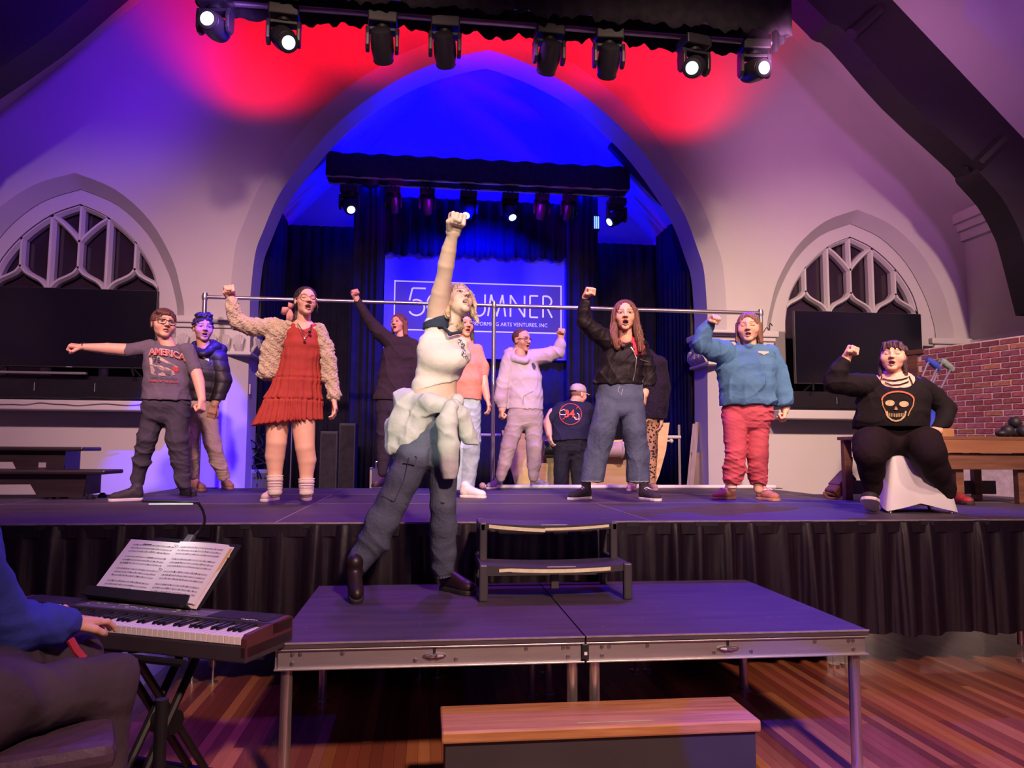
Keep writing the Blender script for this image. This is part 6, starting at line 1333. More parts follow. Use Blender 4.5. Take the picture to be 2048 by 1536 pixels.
quilt = lambda P: -0.007 * np.sqrt(np.abs(np.sin((P[:, 2] - S) * math.pi / 0.105 + 0.5 * np.sin(P[:, 0] * 6)))) + 0.004
jk = b.cloth('puffer_jacket', PUF, [(408, 697, 22, 0.8, 0), (408, 712, 38, 0.62, 0), (409, 745, 38, 0.66, 0), (408, 775, 37, 0.68, 0), (406, 797, 35, 0.68, 0)],
             [[(388, 712, 19, 0), (376, 760, 17, 0), (384, 800, 13, -0.03)], [(436, 716, 19, 0), (446, 762, 18, -0.01), (434, 802, 13, -0.06)], [(392, 692, 10, -0.02), (424, 690, 12, 0.03), (444, 700, 11, 0.04)], [(392, 692, 10, -0.02), (403, 708, 7, -0.13)], [(430, 694, 12, -0.02), (408, 708, 7, -0.13)]], neck=(406, 688, 15, -0.03, 1.1), seed=4, fold=0.003, disp=quilt, hem=(406, 800))
bv = surf(jk); decal_poly(bv, [(405, 714), (408, 713), (412, 716), (418, 718), (418, 723), (410, 720), (406, 717)], 'jacket_emblem', WHITEP, jk)
b.cloth('sweatpants', fabric('beige_sweats', (0.46, 0.34, 0.29), 0.12), [(406, 790, 29, 0.7, 0), (407, 815, 30, 0.68, 0), (407, 832, 29, 0.6, 0)], [[(393, 822, 15, 0), (384, 876, 14.5, 0), (385, 920, 12, 0), (386, 946, 9.5, 0), (386, 952, 9, 0)], [(418, 826, 18, 0), (424, 882, 17, -0.04), (437, 925, 15.5, -0.03), (446, 946, 12.5, -0.02), (447, 952, 11, -0.02)]], top=792, seed=8, fold=0.009, dirz=1.4, kl=0.015)
TANB = mat('tan_boot', (0.50, 0.26, 0.14), 0.7, var=0.2, vscale=20, bump=0.2)
b.shoe(b.foot_xy(447, 977), 18, 0.235, TANB, TANB, laces=LACE, high=0.03); b.shoe(b.foot_xy(384, 981), 30, 0.225, TANB, TANB, laces=LACE, high=0.03)

# 3 --- woman in red dress and cream cardigan
b = Person('woman in a tiered red dress and cream cable cardigan, left fist raised', 5.67, (575, 1010))
b.head_frame((611, 603), 62, 14, 9, -3, -0.03); hf = b.head_field((607, 652, 0.0), 0.205, 0.075)
la = b.arm_field([(464, 606, 9.5, -0.10), (462, 597, 7.5, -0.11)], dict(d=(458, 576, -0.13), n=(-0.3, 1, 0.1), size=0.95, thumb=1))
ra = b.arm_field([(667, 792, 9, -0.03), (668, 800, 7, -0.04)], dict(d=(672, 826, -0.06), n=(1, 0, 0.1), size=0.92, pose='relaxed', thumb=-1))
lo_, hi_ = b.bounds([[(554, 840, 26), (550, 975, 20), (610, 850, 26), (614, 975, 20)]], 0.03); LF = Field(lo_, hi_, 0.006)
b.limb(LF, [(556, 825, 25, 0), (553, 884, 20.5, -0.02), (550, 912, 19.5, 0.0), (550, 945, 14.5, 0.01), (549, 985, 11.5, 0)], 0.006); b.limb(LF, [(606, 835, 25, 0), (610, 894, 19.5, -0.02), (614, 920, 18.5, 0), (613, 952, 13.5, 0.01), (613, 985, 11, 0)], 0.006)
lo_, hi_ = b.bounds([[(607, 640, 30), (608, 690, 36)]], 0.05); CF = Field(lo_, hi_, 0.006); b.torso(CF, [(607, 648, 20, 0.75, 0.0), (608, 662, 33, 0.52, 0.0), (608, 690, 34, 0.56, -0.005), (608, 715, 33, 0.58, 0)], 0.0, 0.03)
b.body(hf, dict(brow=(0.20, 0.09, 0.06), eye='closed', lip=(0.50, 0.16, 0.14)), [la, ra, LF, CF], SK_PALE, links=[(1, 4, [(464, 612, -0.1), (477, 645, -0.07), (545, 655, -0.01), (590, 664, 0)]), (2, 4, [(667, 785, -0.03), (660, 735, 0), (642, 668, 0), (625, 668, 0)]), (3, 4, [(556, 810, 0), (580, 780, 0), (606, 712, 0)]), (4, 0, [(607, 655, 0.02), (607, 650, 0.02)])])
b.hair(H_DARK, cut_face=(0.31, 0.40, 0.47, -0.08), low=-0.18, segs=[((-0.10, -0.34, 0.0), (-0.18, -0.36, -0.55), 0.13, 0.10)], strand=0.008, size=0.98)
b.hair(H_BROWN, cap=False, segs=[((0.33, 0.16, 0.05), (0.37, 0.18, -0.2), 0.018, 0.014), ((0.37, 0.18, -0.2), (0.34, 0.16, -0.42), 0.014, 0.008)], strand=0.0, h=0.0035, name='loose_strand')
b.glasses(GOLD, 'round', 0.115)
PINKB = fabric('pink_ribbon', (0.66, 0.32, 0.32), 0.1)
mb = MB()
for sgn, tip in ((-1, (566, 627)), (1, (585, 612))): q0, q1 = b.P((578, 617, 0.05)), b.P((tip[0], tip[1], 0.05)); mb.tube([q0, q0.lerp(q1, 0.6) + Vector((0, -0.02, 0.01)), q1], [0.012, 0.028, 0.02], 8)
for px_, l_ in ((577, 640), (583, 641)): mb.tube([b.P((579, 618, 0.05)), b.P((px_, 630, 0.04)), b.P((px_ - 1, l_, 0.04))], [0.012, 0.017, 0.015], 8)
keep(mb.out('hair_bow', PINKB, smooth='all'), b.root)
REDD = fabric('coral_red_dress', (0.42, 0.055, 0.045), 0.12, vs=9)
cxw = np.array(b.P((590, 760, 0.0)))
def ruffle(P):
    th = np.arctan2(P[:, 0] - cxw[0], -(P[:, 1] - cxw[1])); z = P[:, 2]; zt1, zt2, zt3 = b.P((600, 705)).z, b.P((600, 757)).z, b.P((600, 800)).z
    lvl = np.clip((zt1 - z) / 0.5, 0, 1); tier = 0.010 * np.exp(-((z - zt2) / 0.007) ** 2) + 0.012 * np.exp(-((z - zt3) / 0.007) ** 2)
    return -(0.003 + 0.013 * lvl) * (0.5 + 0.5 * np.sin(th * (22 + 8 * (z < zt3)) + 2.2 * np.sin(th * 5 + z * 3) + 3 * (z < zt3))) * (z < zt1 + 0.02) + tier * (0.6 + 0.4 * np.sin(th * 60)) + 0.006
dr = b.cloth('dress', REDD, [(608, 654, 31, 0.62, 0.0), (608, 668, 37, 0.58, -0.01), (606, 690, 38, 0.66, -0.02), (602, 712, 39, 0.68, -0.015), (597, 757, 48, 0.66, 0), (588, 800, 57, 0.62, 0), (578, 858, 71, 0.58, 0)], [], seed=6, fold=0.004, disp=ruffle, hem=(578, 843, -0.10), h=0.0075, extra=lambda F: (F.seg(np.array(b.P((607, 642, -0.15))), np.array(b.P((611, 676, -0.17))), 0.105, 0.012, 0.006, mode='sub'), F.ell(np.array(b.P((607, 640, 0.0))), (0.085, 0.11, 0.05), k=0.01, mode='sub')))
CARD = mat('cream_cable_knit', (0.66, 0.52, 0.36), 0.95, var=0.25, vscale=40, bump=0.9, bscale=75, sheen=0.3)
knit = lambda P: -0.0045 * np.sin(P[:, 0] * 210 + 3 * np.sin(P[:, 2] * 60)) * np.sin(P[:, 2] * 150 + 2 * np.sin(P[:, 0] * 70)) - 0.003 * np.sin((P[:, 0] + P[:, 2]) * 90)
b.cloth('cardigan', CARD, [(572, 650, 12, 1.6, 0.0), (556, 668, 24, 1.1, 0.0), (545, 700, 24, 1.0, 0.01), (540, 745, 25, 0.95, 0.01)],
        [[(574, 654, 15, 0.0), (545, 655, 21, -0.01), (506, 655, 19, -0.04), (477, 645, 18, -0.07), (466, 620, 15.5, -0.09), (463, 603, 13, -0.10)], [(640, 658, 11, 0.0), (653, 690, 15, 0), (660, 735, 16, 0.0), (665, 770, 14.5, -0.01), (668, 790, 15.5, -0.03), (668, 799, 12, -0.03)], [(640, 658, 10, -0.02), (650, 710, 10, -0.03), (651, 758, 10, -0.02)], [(572, 652, 12, 0.08), (608, 655, 14, 0.10), (640, 658, 12, 0.08)]], seed=9, fold=0.008, disp=knit, h=0.0065, hem=(560, 800), extra=lambda F: F.cut(np.array(b.P((571, 700, 0))), (0, 0, 0.0001)) if False else None)
SOCK = mat('white_sock', (0.72, 0.60, 0.58), 0.9, var=0.1, bump=0.3, bscale=90)
for (x_, y0_, y1_) in ((550, 951, 990), (613, 957, 990)):
    mb = MB(); a_ = b.P((x_, y0_, 0.01)); c_ = b.P((x_, y1_, 0.0)); n_ = 14
    mb.tube([a_.lerp(c_, k / n_) for k in range(n_ + 1)], [(0.058 + (0.004 if k % 3 == 0 else 0)) * (1 - 0.15 * k / n_) for k in range(n_ + 1)], 20); so = keep(mb.out('sock', SOCK, smooth='all'), b.root)
    for k_ in (0.25, 0.4, 0.55): q = a_.lerp(c_, k_); mb = MB(); mb.tube([q + Vector((0.0605 * (1 - .15 * k_) * math.cos(t_), 0.0605 * (1 - .15 * k_) * math.sin(t_), 0)) for t_ in [j * math.pi / 9 for j in range(18)]], 0.0028, 5, closed=True); keep(mb.out('sock_stripe', mat('mauve_stripe', (0.35, 0.2, 0.3), 0.9, var=0.1)), so)
CRS = mat('cream_sneaker', (0.66, 0.50, 0.42), 0.7, var=0.12, vscale=25, bump=0.15)
b.shoe(b.foot_xy(554, 1000), -24, 0.25, CRS, RUB_W, laces=LACE); b.shoe(b.foot_xy(616, 998), -6, 0.25, CRS, RUB_W, laces=LACE)
for pts, m_, r_ in (([(593, 648, -0.06), (601, 663, -0.10), (606, 671, -0.125), (609, 675, -0.13), (615, 666, -0.12), (622, 652, -0.06)], GOLD, 0.0022), ([(595, 646, -0.06), (606, 662, -0.115), (613, 667, -0.125), (620, 660, -0.11), (624, 648, -0.06)], BLK_FRAME, 0.002)):
    mb = MB(); mb.tube([b.P(p) for p in pts], r_, 6); mb.sph(b.P(pts[3]) + Vector((0, -0.004, -0.012)), (0.011, 0.006, 0.014), 10, 6); keep(mb.out('necklace', m_, smooth=True), b.root)

# 4 --- woman in dark long-sleeved top, arm raised, at the back
b = Person('woman with auburn bob in a black long-sleeved top at the back', 7.75, (775, 975))
b.head_frame((797, 648), 41, -34, 10, 4, 0.0); hf = b.head_field((803, 677), 0.22, 0.06)
la = b.arm_field([(718, 606, 7, -0.10), (713, 598, 6, -0.11)], dict(d=(706, 576, -0.13), n=(-0.5, 1, 0.2), size=0.95, thumb=1))
b.body(hf, dict(brow=(0.2, 0.08, 0.05), lip=(0.4, 0.10, 0.09)), [la], SK_RED, links=[(1, 0, [(719, 610, -0.1), (738, 640, -0.06), (782, 684, 0), (803, 682, 0)])])
b.hair(H_AUB, cut_face=(0.30, 0.36, 0.42, -0.12), low=-0.50, segs=[((0.34, -0.08, 0.05), (0.38, -0.10, -0.55), 0.13, 0.12), ((-0.34, -0.10, 0.05), (-0.36, -0.1, -0.5), 0.10, 0.09), ((0, -0.30, 0.1), (0, -0.32, -0.55), 0.30, 0.28, 0.14)], strand=0.012)
DKT = fabric('black_knit_top', (0.040, 0.024, 0.036), 0.2)
b.cloth('long_sleeved_top', DKT, [(803, 671, 14, 0.8, 0), (802, 686, 32, 0.55, 0), (799, 715, 36, 0.58, 0), (795, 750, 38, 0.60, 0), (788, 795, 42, 0.58, 0), (787, 806, 42, 0.58, 0)], [[(782, 684, 17, 0), (760, 666, 15, -0.03), (738, 640, 11.5, -0.06), (716, 603, 8, -0.10)], [(826, 692, 15, 0), (835, 740, 13, 0), (833, 790, 10, 0)]], neck=(802, 668, 12, -0.02, 0.7), seed=11, fold=0.006, hem=(788, 801))
b.cloth('black_trousers', fabric('black_trousers', (0.034, 0.024, 0.040), 0.2), [(786, 792, 36, 0.6, 0), (785, 820, 36, 0.6, 0)], [[(771, 815, 19, 0), (768, 870, 15, -0.02), (767, 915, 13, 0), (765, 945, 10, 0)], [(803, 815, 19, 0), (806, 880, 15, 0), (808, 945, 10, 0)]], top=795, seed=12, fold=0.007)
BRS = mat('brown_trail_shoe', (0.14, 0.07, 0.06), 0.7, var=0.4, vscale=25)
b.shoe(b.foot_xy(769, 972), -28, 0.26, BRS, RUB_B, laces=RED); b.shoe(b.foot_xy(808, 973), 15, 0.26, BRS, RUB_B)
mb = MB(); mb.sph(Vector(b.L(0.335, -0.02, -0.20)), 0.008, 10, 8); keep(mb.out('earring', WHITEP, smooth=True), b.root)

# 6 --- woman in pink shirt behind the lead
b = Person('woman with long dark hair in a pink shirt and light jeans', 6.6, (935, 997))
b.head_frame((927, 650), 50, 30, 4, 0, 0.0); hf = b.head_field((932, 690), 0.22, 0.05, fat=1.08)
ra = b.arm_field([(964, 742, 10, 0), (968, 768, 9, -0.02), (974, 796, 6.5, -0.05)], dict(d=(981, 822, -0.07), n=(1, -0.3, 0.2), size=0.93, pose='relaxed', thumb=-1))
b.body(hf, dict(brow=(0.05, 0.025, 0.02), lip=(0.4, 0.1, 0.1)), [ra], SK_RED, links=[(1, 0, [(963, 735, 0), (952, 702, 0), (932, 697, 0)])])
b.hair(H_DARK, cut_face=(0.30, 0.36, 0.42, -0.12), low=-0.6, segs=[((0.33, 0.0, 0.0), (0.40, 0.02, -1.0), 0.13, 0.09), ((-0.33, 0.05, 0.0), (-0.30, 0.16, -1.15), 0.13, 0.08), ((0, -0.30, 0.1), (0, -0.30, -0.9), 0.32, 0.30, 0.13)], strand=0.016)
PNK = fabric('dusty_pink_shirt', (0.62, 0.24, 0.22), 0.12)
b.cloth('pink_shirt', PNK, [(932, 684, 15, 0.8, 0), (931, 702, 30, 0.6, 0), (931, 728, 34, 0.66, -0.02), (931, 760, 35, 0.7, -0.02), (930, 803, 34, 0.7, 0)], [[(952, 702, 15, 0), (962, 732, 14, 0), (964, 748, 13, 0)], [(910, 702, 15, 0), (900, 740, 13, 0)]], neck=(932, 680, 12, -0.02, 0.7), seed=14, fold=0.007, hem=(931, 799, 0.06))
b.cloth('light_jeans', fabric('light_wash_denim', (0.36, 0.46, 0.58), 0.2, vs=14), [(931, 790, 31, 0.66, 0), (931, 818, 32, 0.66, 0)], [[(917, 822, 19, 0.0), (914, 900, 17, 0), (912, 975, 14, 0.02)], [(944, 822, 19, 0), (941, 900, 19, -0.02), (936, 950, 17, 0), (934, 978, 15.5, 0)]], top=792, seed=15, fold=0.008, hem=(935, 981))
b.shoe(b.foot_xy(921, 995), 62, 0.25, mat('white_sneaker', (0.70, 0.68, 0.66), 0.6, var=0.1), RUB_W, laces=LACE); b.shoe(b.foot_xy(908, 985), 30, 0.25, mat('white_sneaker'), RUB_W)

# 7 --- boy in lilac-grey hoodie
b = Person('boy in grey hoodie and round black glasses turned to the right', 7.6, (1040, 985))
b.head_frame((1043, 680), 46, 52, -2, 4, 0.0); hf = b.head_field((1040, 712), 0.23, 0.04, fat=1.05)
la = b.arm_field([(1005, 815, 8, -0.02), (1004, 820, 7, -0.03)], dict(d=(1002, 838, -0.05), n=(-0.9, -0.4, 0), size=0.9, thumb=1))
ra = b.arm_field([(1121, 682, 7, -0.06), (1122, 675, 6.5, -0.06)], dict(d=(1125, 655, -0.08), n=(0.4, 1, 0), size=0.92, thumb=1))
b.body(hf, dict(brow=(0.05, 0.025, 0.02), lip=(0.40, 0.15, 0.14), stubble=(0.05, 0.022, 0.02)), [la, ra], SK_BRN, links=[(1, 0, [(1004, 810, -0.02), (1008, 764, 0), (1020, 722, 0), (1040, 716, 0)]), (2, 0, [(1121, 688, -0.05), (1117, 704, -0.04), (1066, 716, 0), (1044, 716, 0)])])
b.glasses(BLK_FRAME, 'round', 0.10)
HOOD = fabric('grey_hoodie', (0.46, 0.38, 0.44), 0.08)
ho = b.cloth('hoodie', HOOD, [(1041, 706, 19, 0.8, 0.0), (1043, 722, 34, 0.6, 0), (1048, 755, 35, 0.66, 0), (1050, 790, 36, 0.68, 0), (1051, 822, 36, 0.68, 0)], [[(1020, 722, 18, 0), (1008, 764, 15.5, 0), (1002, 797, 14.5, -0.01), (1004, 812, 10, -0.02)], [(1066, 716, 18, 0), (1095, 710, 15.5, -0.02), (1117, 704, 13.5, -0.04), (1120, 690, 12, -0.05), (1121, 683, 8.5, -0.06)], [(1015, 708, 8, 0.02), (1028, 716, 8, -0.08), (1048, 722, 6, -0.13)], [(1015, 706, 9, 0.06), (1035, 700, 10, 0.12), (1056, 708, 9, 0.06)], [(1058, 708, 8, 0.0), (1052, 722, 6, -0.13)]], neck=(1043, 706, 13, -0.04, 0.9), seed=17, fold=0.007, hem=(1050, 819, 0.03))
bv = surf(ho); decal_poly(bv, [(1063, 726), (1068, 726), (1072, 733), (1070, 740), (1066, 737), (1064, 731)], 'hoodie_emblem', DKP, ho); decal_line(bv, [(1048, 792), (1062, 784), (1082, 780)], 1.2, 'pocket_seam', mat('grey_seam', (0.25, 0.2, 0.25), 0.9), ho); decal_line(bv, [(1047, 793), (1046, 808)], 1.2, 'pocket_seam', mat('grey_seam'), ho)
b.cloth('grey_joggers', fabric('taupe_joggers', (0.34, 0.27, 0.30), 0.12), [(1051, 812, 34, 0.66, 0), (1050, 832, 35, 0.66, 0), (1050, 845, 34, 0.6, 0)], [[(1033, 842, 19, 0), (1017, 893, 16, -0.02), (1008, 930, 13.5, 0), (1002, 950, 10.5, 0.0), (1002, 956, 9, 0)], [(1067, 842, 19, 0), (1068, 893, 16, -0.02), (1068, 930, 13.5, 0), (1067, 950, 10.5, 0), (1067, 956, 9, 0)]], top=815, seed=18, fold=0.006, dirz=0.7, kl=0.016)
GRS = mat('grey_runner', (0.36, 0.32, 0.36), 0.6, var=0.3, vscale=30, bump=0.2)
b.shoe(b.foot_xy(1002, 977), -34, 0.25, GRS, RUB_W, laces=LACE); b.shoe(b.foot_xy(1062, 976), 52, 0.25, GRS, RUB_W, laces=LACE)

# 8 --- man with cap, back turned
b = Person('man in navy T-shirt and pale cap with his back turned', 8.42, (1143, 975), floor=0.8)
b.head_frame((1157, 789), 40, 128, -6, 0, 0.0); hf = b.head_field((1147, 812), 0.26, 0.0, h=0.004, fat=1.1)
la = b.arm_field([(1106, 826, 10, 0.02), (1094, 846, 8.5, 0.02), (1098, 868, 6.5, -0.02)], dict(d=(1101, 884, -0.03), n=(-1, -0.3, 0), size=0.98, pose='relaxed', thumb=1), h=0.0045)
b.body(hf, dict(brow=None, stubble=(0.30, 0.15, 0.11)), [la], SK_FAIR, links=[(1, 0, [(1108, 822, 0.02), (1122, 818, 0), (1147, 816, 0)])])
NAVT = fabric('navy_tee', (0.022, 0.020, 0.055), 0.15)
sh = b.cloth('t_shirt', NAVT, [(1147, 805, 16, 0.8, 0), (1145, 820, 36, 0.6, 0), (1143, 845, 36, 0.68, 0), (1141, 882, 38, 0.7, 0)], [[(1122, 818, 15, 0.0), (1107, 832, 12.5, 0.02), (1104, 836, 12, 0.02)], [(1172, 818, 15, 0), (1186, 840, 12, 0.05)]], neck=(1148, 799, 12, 0.0, 0.6), seed=20, fold=0.006, hem=(1142, 880, -0.05))
bv = surf(sh); circ = [(1141 + 22 * math.cos(a), 828 + 21 * math.sin(a)) for a in [k * math.pi / 16 for k in range(32)]]
REDP = mat('back_print_red', (0.65, 0.07, 0.05), 0.7, var=0.1); decal_line(bv, circ, 1.3, 'back_print_ring', REDP, sh, close=True)
decal_text(bv, '34', 1139, 828, 21, 'back_print_number', REDP, sh, bold=0.7, lift=0.015)
decal_line(bv, [(1127, 817), (1158, 840)], 1.2, 'back_print_tool', REDP, sh); decal_line(bv, [(1156, 814), (1125, 839)], 1.2, 'back_print_tool', REDP, sh)
decal_line(bv, [(1120, 822), (1127, 819), (1133, 822), (1131, 829), (1121, 829), (1119, 824)], 1.2, 'back_print_outline', WHITEP, sh); decal_line(bv, [(1147, 833), (1152, 839), (1158, 838), (1158, 829), (1154, 826)], 1.3, 'back_print_outline', WHITEP, sh)
b.cloth('dark_trousers', fabric('dark_trousers', (0.02, 0.018, 0.035), 0.2), [(1142, 872, 33, 0.7, 0), (1140, 896, 33, 0.66, 0)], [[(1126, 893, 18, 0), (1122, 940, 15, 0), (1121, 992, 13, 0)], [(1156, 893, 18, 0), (1156, 940, 15, 0), (1157, 992, 13, 0)]], top=874, seed=21, fold=0.008)
for x_ in (1121, 1157): q = b.P((x_, 985)); b.shoe((q.x, q.y), 150, 0.27, mat('black_work_shoe', (0.02, 0.02, 0.02), 0.6), RUB_B)
H = b.H; mb = MB(); Mh = Matrix([[*b.hr[0], b.hc[0]], [*b.hr[1], b.hc[1]], [*b.hr[2], b.hc[2]], [0, 0, 0, 1]])
CAPM = fabric('pale_grey_cap', (0.55, 0.46, 0.46), 0.1)
mb.lathe([(0.378 * H, 0.10 * H), (0.385 * H, 0.20 * H), (0.36 * H, 0.34 * H), (0.28 * H, 0.46 * H), (0.15 * H, 0.525 * H), (0.02 * H, 0.54 * H)], Mh @ Matrix.Translation((0, -0.045 * H, 0)) @ Matrix.Diagonal((0.95, 1.17, 1, 1)), 24); cp = keep(mb.out('cap', CAPM, smooth='all'), b.root)
mb = MB(); mb.grid(lambda u, v: Mh @ Vector(((u - 0.5) * 0.56 * H, (0.33 + v * 0.36 * (1 - (2 * u - 1) ** 2 * 0.75)) * H, (0.13 - 0.05 * v - 0.06 * (2 * u - 1) ** 2) * H)), 12, 6); vs_ = keep(mb.out('visor', CAPM, smooth='all', solid=0.006), b.root)
mb = MB(); mb.tube([Vector(b.L(0.37 * math.sin(a) * 0.96, -0.045 - 0.43 * math.cos(a), 0.115)) for a in [k * 0.2 for k in range(-4, 5)]], 0.008, 6); keep(mb.out('cap_strap', RUB_B), b.root)

# 9 --- girl in black jacket and wide jeans
b = Person('girl with long chestnut hair in a black jacket and wide jeans, fist raised', 5.81, (1240, 1007))
b.head_frame((1250, 631), 60, 2, 4, 0, -0.03); hf = b.head_field((1252, 680), 0.20, 0.085)
la = b.arm_field([(1171, 603, 9, -0.10), (1172, 594, 7.5, -0.11)], dict(d=(1182, 574, -0.17), n=(-0.2, 0.3, 1), size=0.95, thumb=1))
ra = b.arm_field([(1290, 784, 8, -0.03), (1289, 790, 7, -0.04)], dict(d=(1286, 808, -0.05), n=(0.8, -0.6, 0), size=0.85, pose='relaxed', thumb=-1))
b.body(hf, dict(brow=(0.14, 0.06, 0.04), lip=(0.45, 0.16, 0.14)), [la, ra], SK_FAIR, links=[(1, 0, [(1171, 610, -0.09), (1169, 644, -0.05), (1211, 675, 0), (1250, 684, 0)]), (2, 0, [(1290, 780, -0.03), (1299, 750, 0), (1283, 700, 0), (1254, 686, 0)])])
b.hair(H_LONG, cut_face=(0.255, 0.36, 0.50, -0.10), low=-0.35, segs=[((-0.30, 0.05, 0.12), (-0.36, 0.02, -0.35), 0.13, 0.12), ((-0.36, 0.02, -0.35), (-0.38, 0.16, -0.80), 0.13, 0.15), ((-0.38, 0.16, -0.80), (-0.26, 0.24, -1.12), 0.15, 0.09), ((-0.30, 0.20, -0.85), (-0.08, 0.30, -1.08), 0.09, 0.06), ((0.30, 0.05, 0.12), (0.38, 0.02, -0.40), 0.13, 0.12), ((0.38, 0.02, -0.40), (0.45, 0.14, -0.85), 0.13, 0.13), ((0.45, 0.14, -0.85), (0.47, 0.22, -1.22), 0.13, 0.07), ((0, -0.30, 0.1), (0, -0.28, -0.7), 0.34, 0.34, 0.14)], strand=0.020, sf=80, h=0.004)
BJK = fabric('black_jacket', (0.012, 0.008, 0.013), 0.25, rough=0.6)
jk = b.cloth('black_jacket', BJK, [(1252, 674, 20, 0.7, 0.0), (1248, 690, 42, 0.52, 0), (1243, 720, 44, 0.58, 0), (1239, 750, 46, 0.60, 0), (1237, 768, 46, 0.60, 0), (1237, 776, 45, 0.60, 0)], [[(1216, 684, 20, 0), (1190, 664, 18, -0.03), (1169, 645, 15, -0.06), (1168, 620, 13, -0.08), (1171, 602, 11, -0.10)], [(1280, 696, 18, 0), (1295, 735, 17.5, 0), (1297, 758, 16.5, -0.01), (1291, 780, 14, -0.03), (1289, 788, 10.5, -0.04)]], neck=(1254, 672, 17, -0.06, 0.9), seed=23, fold=0.010, hem=(1238, 771, 0.03))
b.cloth('pink_top', fabric('hot_pink_top', (0.72, 0.06, 0.12), 0.25, vs=60), [(1255, 682, 19, 0.75, -0.02), (1268, 694, 22, 0.75, -0.03), (1270, 706, 16, 0.9, -0.05)], [[(1268, 690, 14, -0.03), (1288, 692, 9, -0.03)]], seed=24, fold=0.003, neck=(1252, 672, 14, -0.06, 0.9))
bv = surf(jk); decal_line(bv, [(1262, 694), (1268, 704), (1273, 716), (1270, 745), (1266, 762)], 1.6, 'zipper', CHROME, jk); decal_line(bv, [(1270, 712), (1284, 720), (1299, 724)], 1.6, 'zipper', CHROME, jk)
DEN = fabric('mid_blue_denim', (0.085, 0.105, 0.19), 0.5, vs=5, bs=60)
jn = b.cloth('wide_jeans', DEN, [(1239, 764, 44, 0.6, 0), (1239, 795, 47, 0.6, 0), (1239, 818, 47, 0.58, 0)], [[(1216, 815, 26, 0), (1205, 862, 25, -0.02), (1193, 909, 23, 0), (1182, 972, 24, 0.0)], [(1263, 815, 27, 0), (1269, 862, 24, -0.02), (1275, 909, 22, 0), (1276, 975, 23, 0)]], top=762, seed=25, fold=0.008, dirz=0.6, kl=0.015, hem=(1230, 965))
bv = surf(jn); SEAM = mat('pale_denim_seam', (0.30, 0.32, 0.40), 0.9, var=0.1); decal_line(bv, [(1239, 772), (1236, 782), (1242, 790), (1246, 778)], 1.4, 'fly_seam', SEAM, jn)
decal_line(bv, [(1159 + k * 2.4, 962.5 + 0.8 * math.sin(k * 2.1)) for k in range(19)], 1.6, 'frayed_hem', SEAM, jn); decal_line(bv, [(1254 + k * 2.4, 963 + 0.8 * math.sin(k * 1.7)) for k in range(19)], 1.6, 'frayed_hem', SEAM, jn)
HT = mat('black_canvas', (0.03, 0.024, 0.028), 0.85, var=0.2, bump=0.2, bscale=90)
b.shoe(b.foot_xy(1180, 998), -38, 0.27, HT, RUB_W, laces=LACE, high=0.055); b.shoe(b.foot_xy(1281, 999), 34, 0.27, HT, RUB_W, laces=LACE, high=0.055)

# 10 --- figure in dark fur coat and leopard trousers, mostly hidden
b = Person('curly-haired person in a dark coat and leopard trousers behind the jeans', 6.95, (1287, 990))
b.head_frame((1268, 676), 46, 60, 0, 0, 0.0); hf = b.head_field((1284, 716), 0.22, 0.0, h=0.0045)
ra = b.arm_field([(1322, 828, 8, -0.02), (1323, 835, 7, -0.03)], dict(d=(1322, 856, -0.05), n=(0.9, -0.4, 0), size=0.95, pose='relaxed', thumb=-1), h=0.0045)
b.body(hf, dict(brow=(0.05, 0.03, 0.02)), [ra], SK_FAIR, links=[(1, 0, [(1322, 820, -0.02), (1326, 780, 0), (1315, 730, 0), (1290, 722, 0)])])
b.hair(hairmat('curly_black', (0.03, 0.016, 0.022)), cut_face=(0.30, 0.33, 0.36, -0.14), low=-0.8, segs=[((0, -0.28, 0.0), (0.05, -0.55, -0.9), 0.30, 0.26), ((-0.1, -0.45, -0.5), (-0.1, -0.95, -1.05), 0.2, 0.24), ((0.3, -0.1, 0), (0.35, -0.5, -0.9), 0.16, 0.2)], strand=0.035, curly=0.9)
FURC = fabric('dark_fur_coat', (0.030, 0.020, 0.045), 0.4, vs=60, bump=0.9, bs=120)
b.cloth('fur_coat', FURC, [(1291, 708, 18, 0.8, 0), (1294, 728, 36, 0.6, 0), (1297, 770, 36, 0.66, 0), (1298, 835, 34, 0.66, 0)], [[(1318, 728, 17, 0), (1326, 780, 15, 0), (1322, 828, 13, -0.02)], [(1272, 728, 16, 0), (1262, 790, 13, 0)]], seed=27, fold=0.006, hem=(1300, 838))
nt_m = mat('leopard_print', (0.42, 0.26, 0.16), 0.8, var=0.1, vscale=9)
vor = nt_m.node_tree.nodes.new('ShaderNodeTexVoronoi'); vor.inputs['Scale'].default_value = 42; rp_ = nt_m.node_tree.nodes.new('ShaderNodeValToRGB'); rp_.color_ramp.elements[0].position = 0.40; rp_.color_ramp.elements[1].position = 0.46; rp_.color_ramp.elements[0].color = (0.02, 0.012, 0.012, 1); rp_.color_ramp.elements[1].color = (0.46, 0.27, 0.15, 1)
_tc = [n for n in nt_m.node_tree.nodes if n.type == 'TEX_COORD'][0]; nt_m.node_tree.links.new(_tc.outputs['Object'], vor.inputs['Vector']); nt_m.node_tree.links.new(vor.outputs['Distance'], rp_.inputs['Fac']); nt_m.node_tree.links.new(rp_.outputs['Color'], nt_m.node_tree.nodes['Principled BSDF'].inputs['Base Color'])
b.cloth('leopard_trousers', nt_m, [(1290, 815, 26, 0.7, 0), (1289, 838, 27, 0.66, 0)], [[(1276, 838, 15, 0), (1270, 900, 13, 0), (1266, 966, 11, 0)], [(1301, 838, 15, 0), (1302, 900, 13, 0), (1300, 966, 11, 0)]], top=812, seed=28, fold=0.004, hem=(1288, 968))
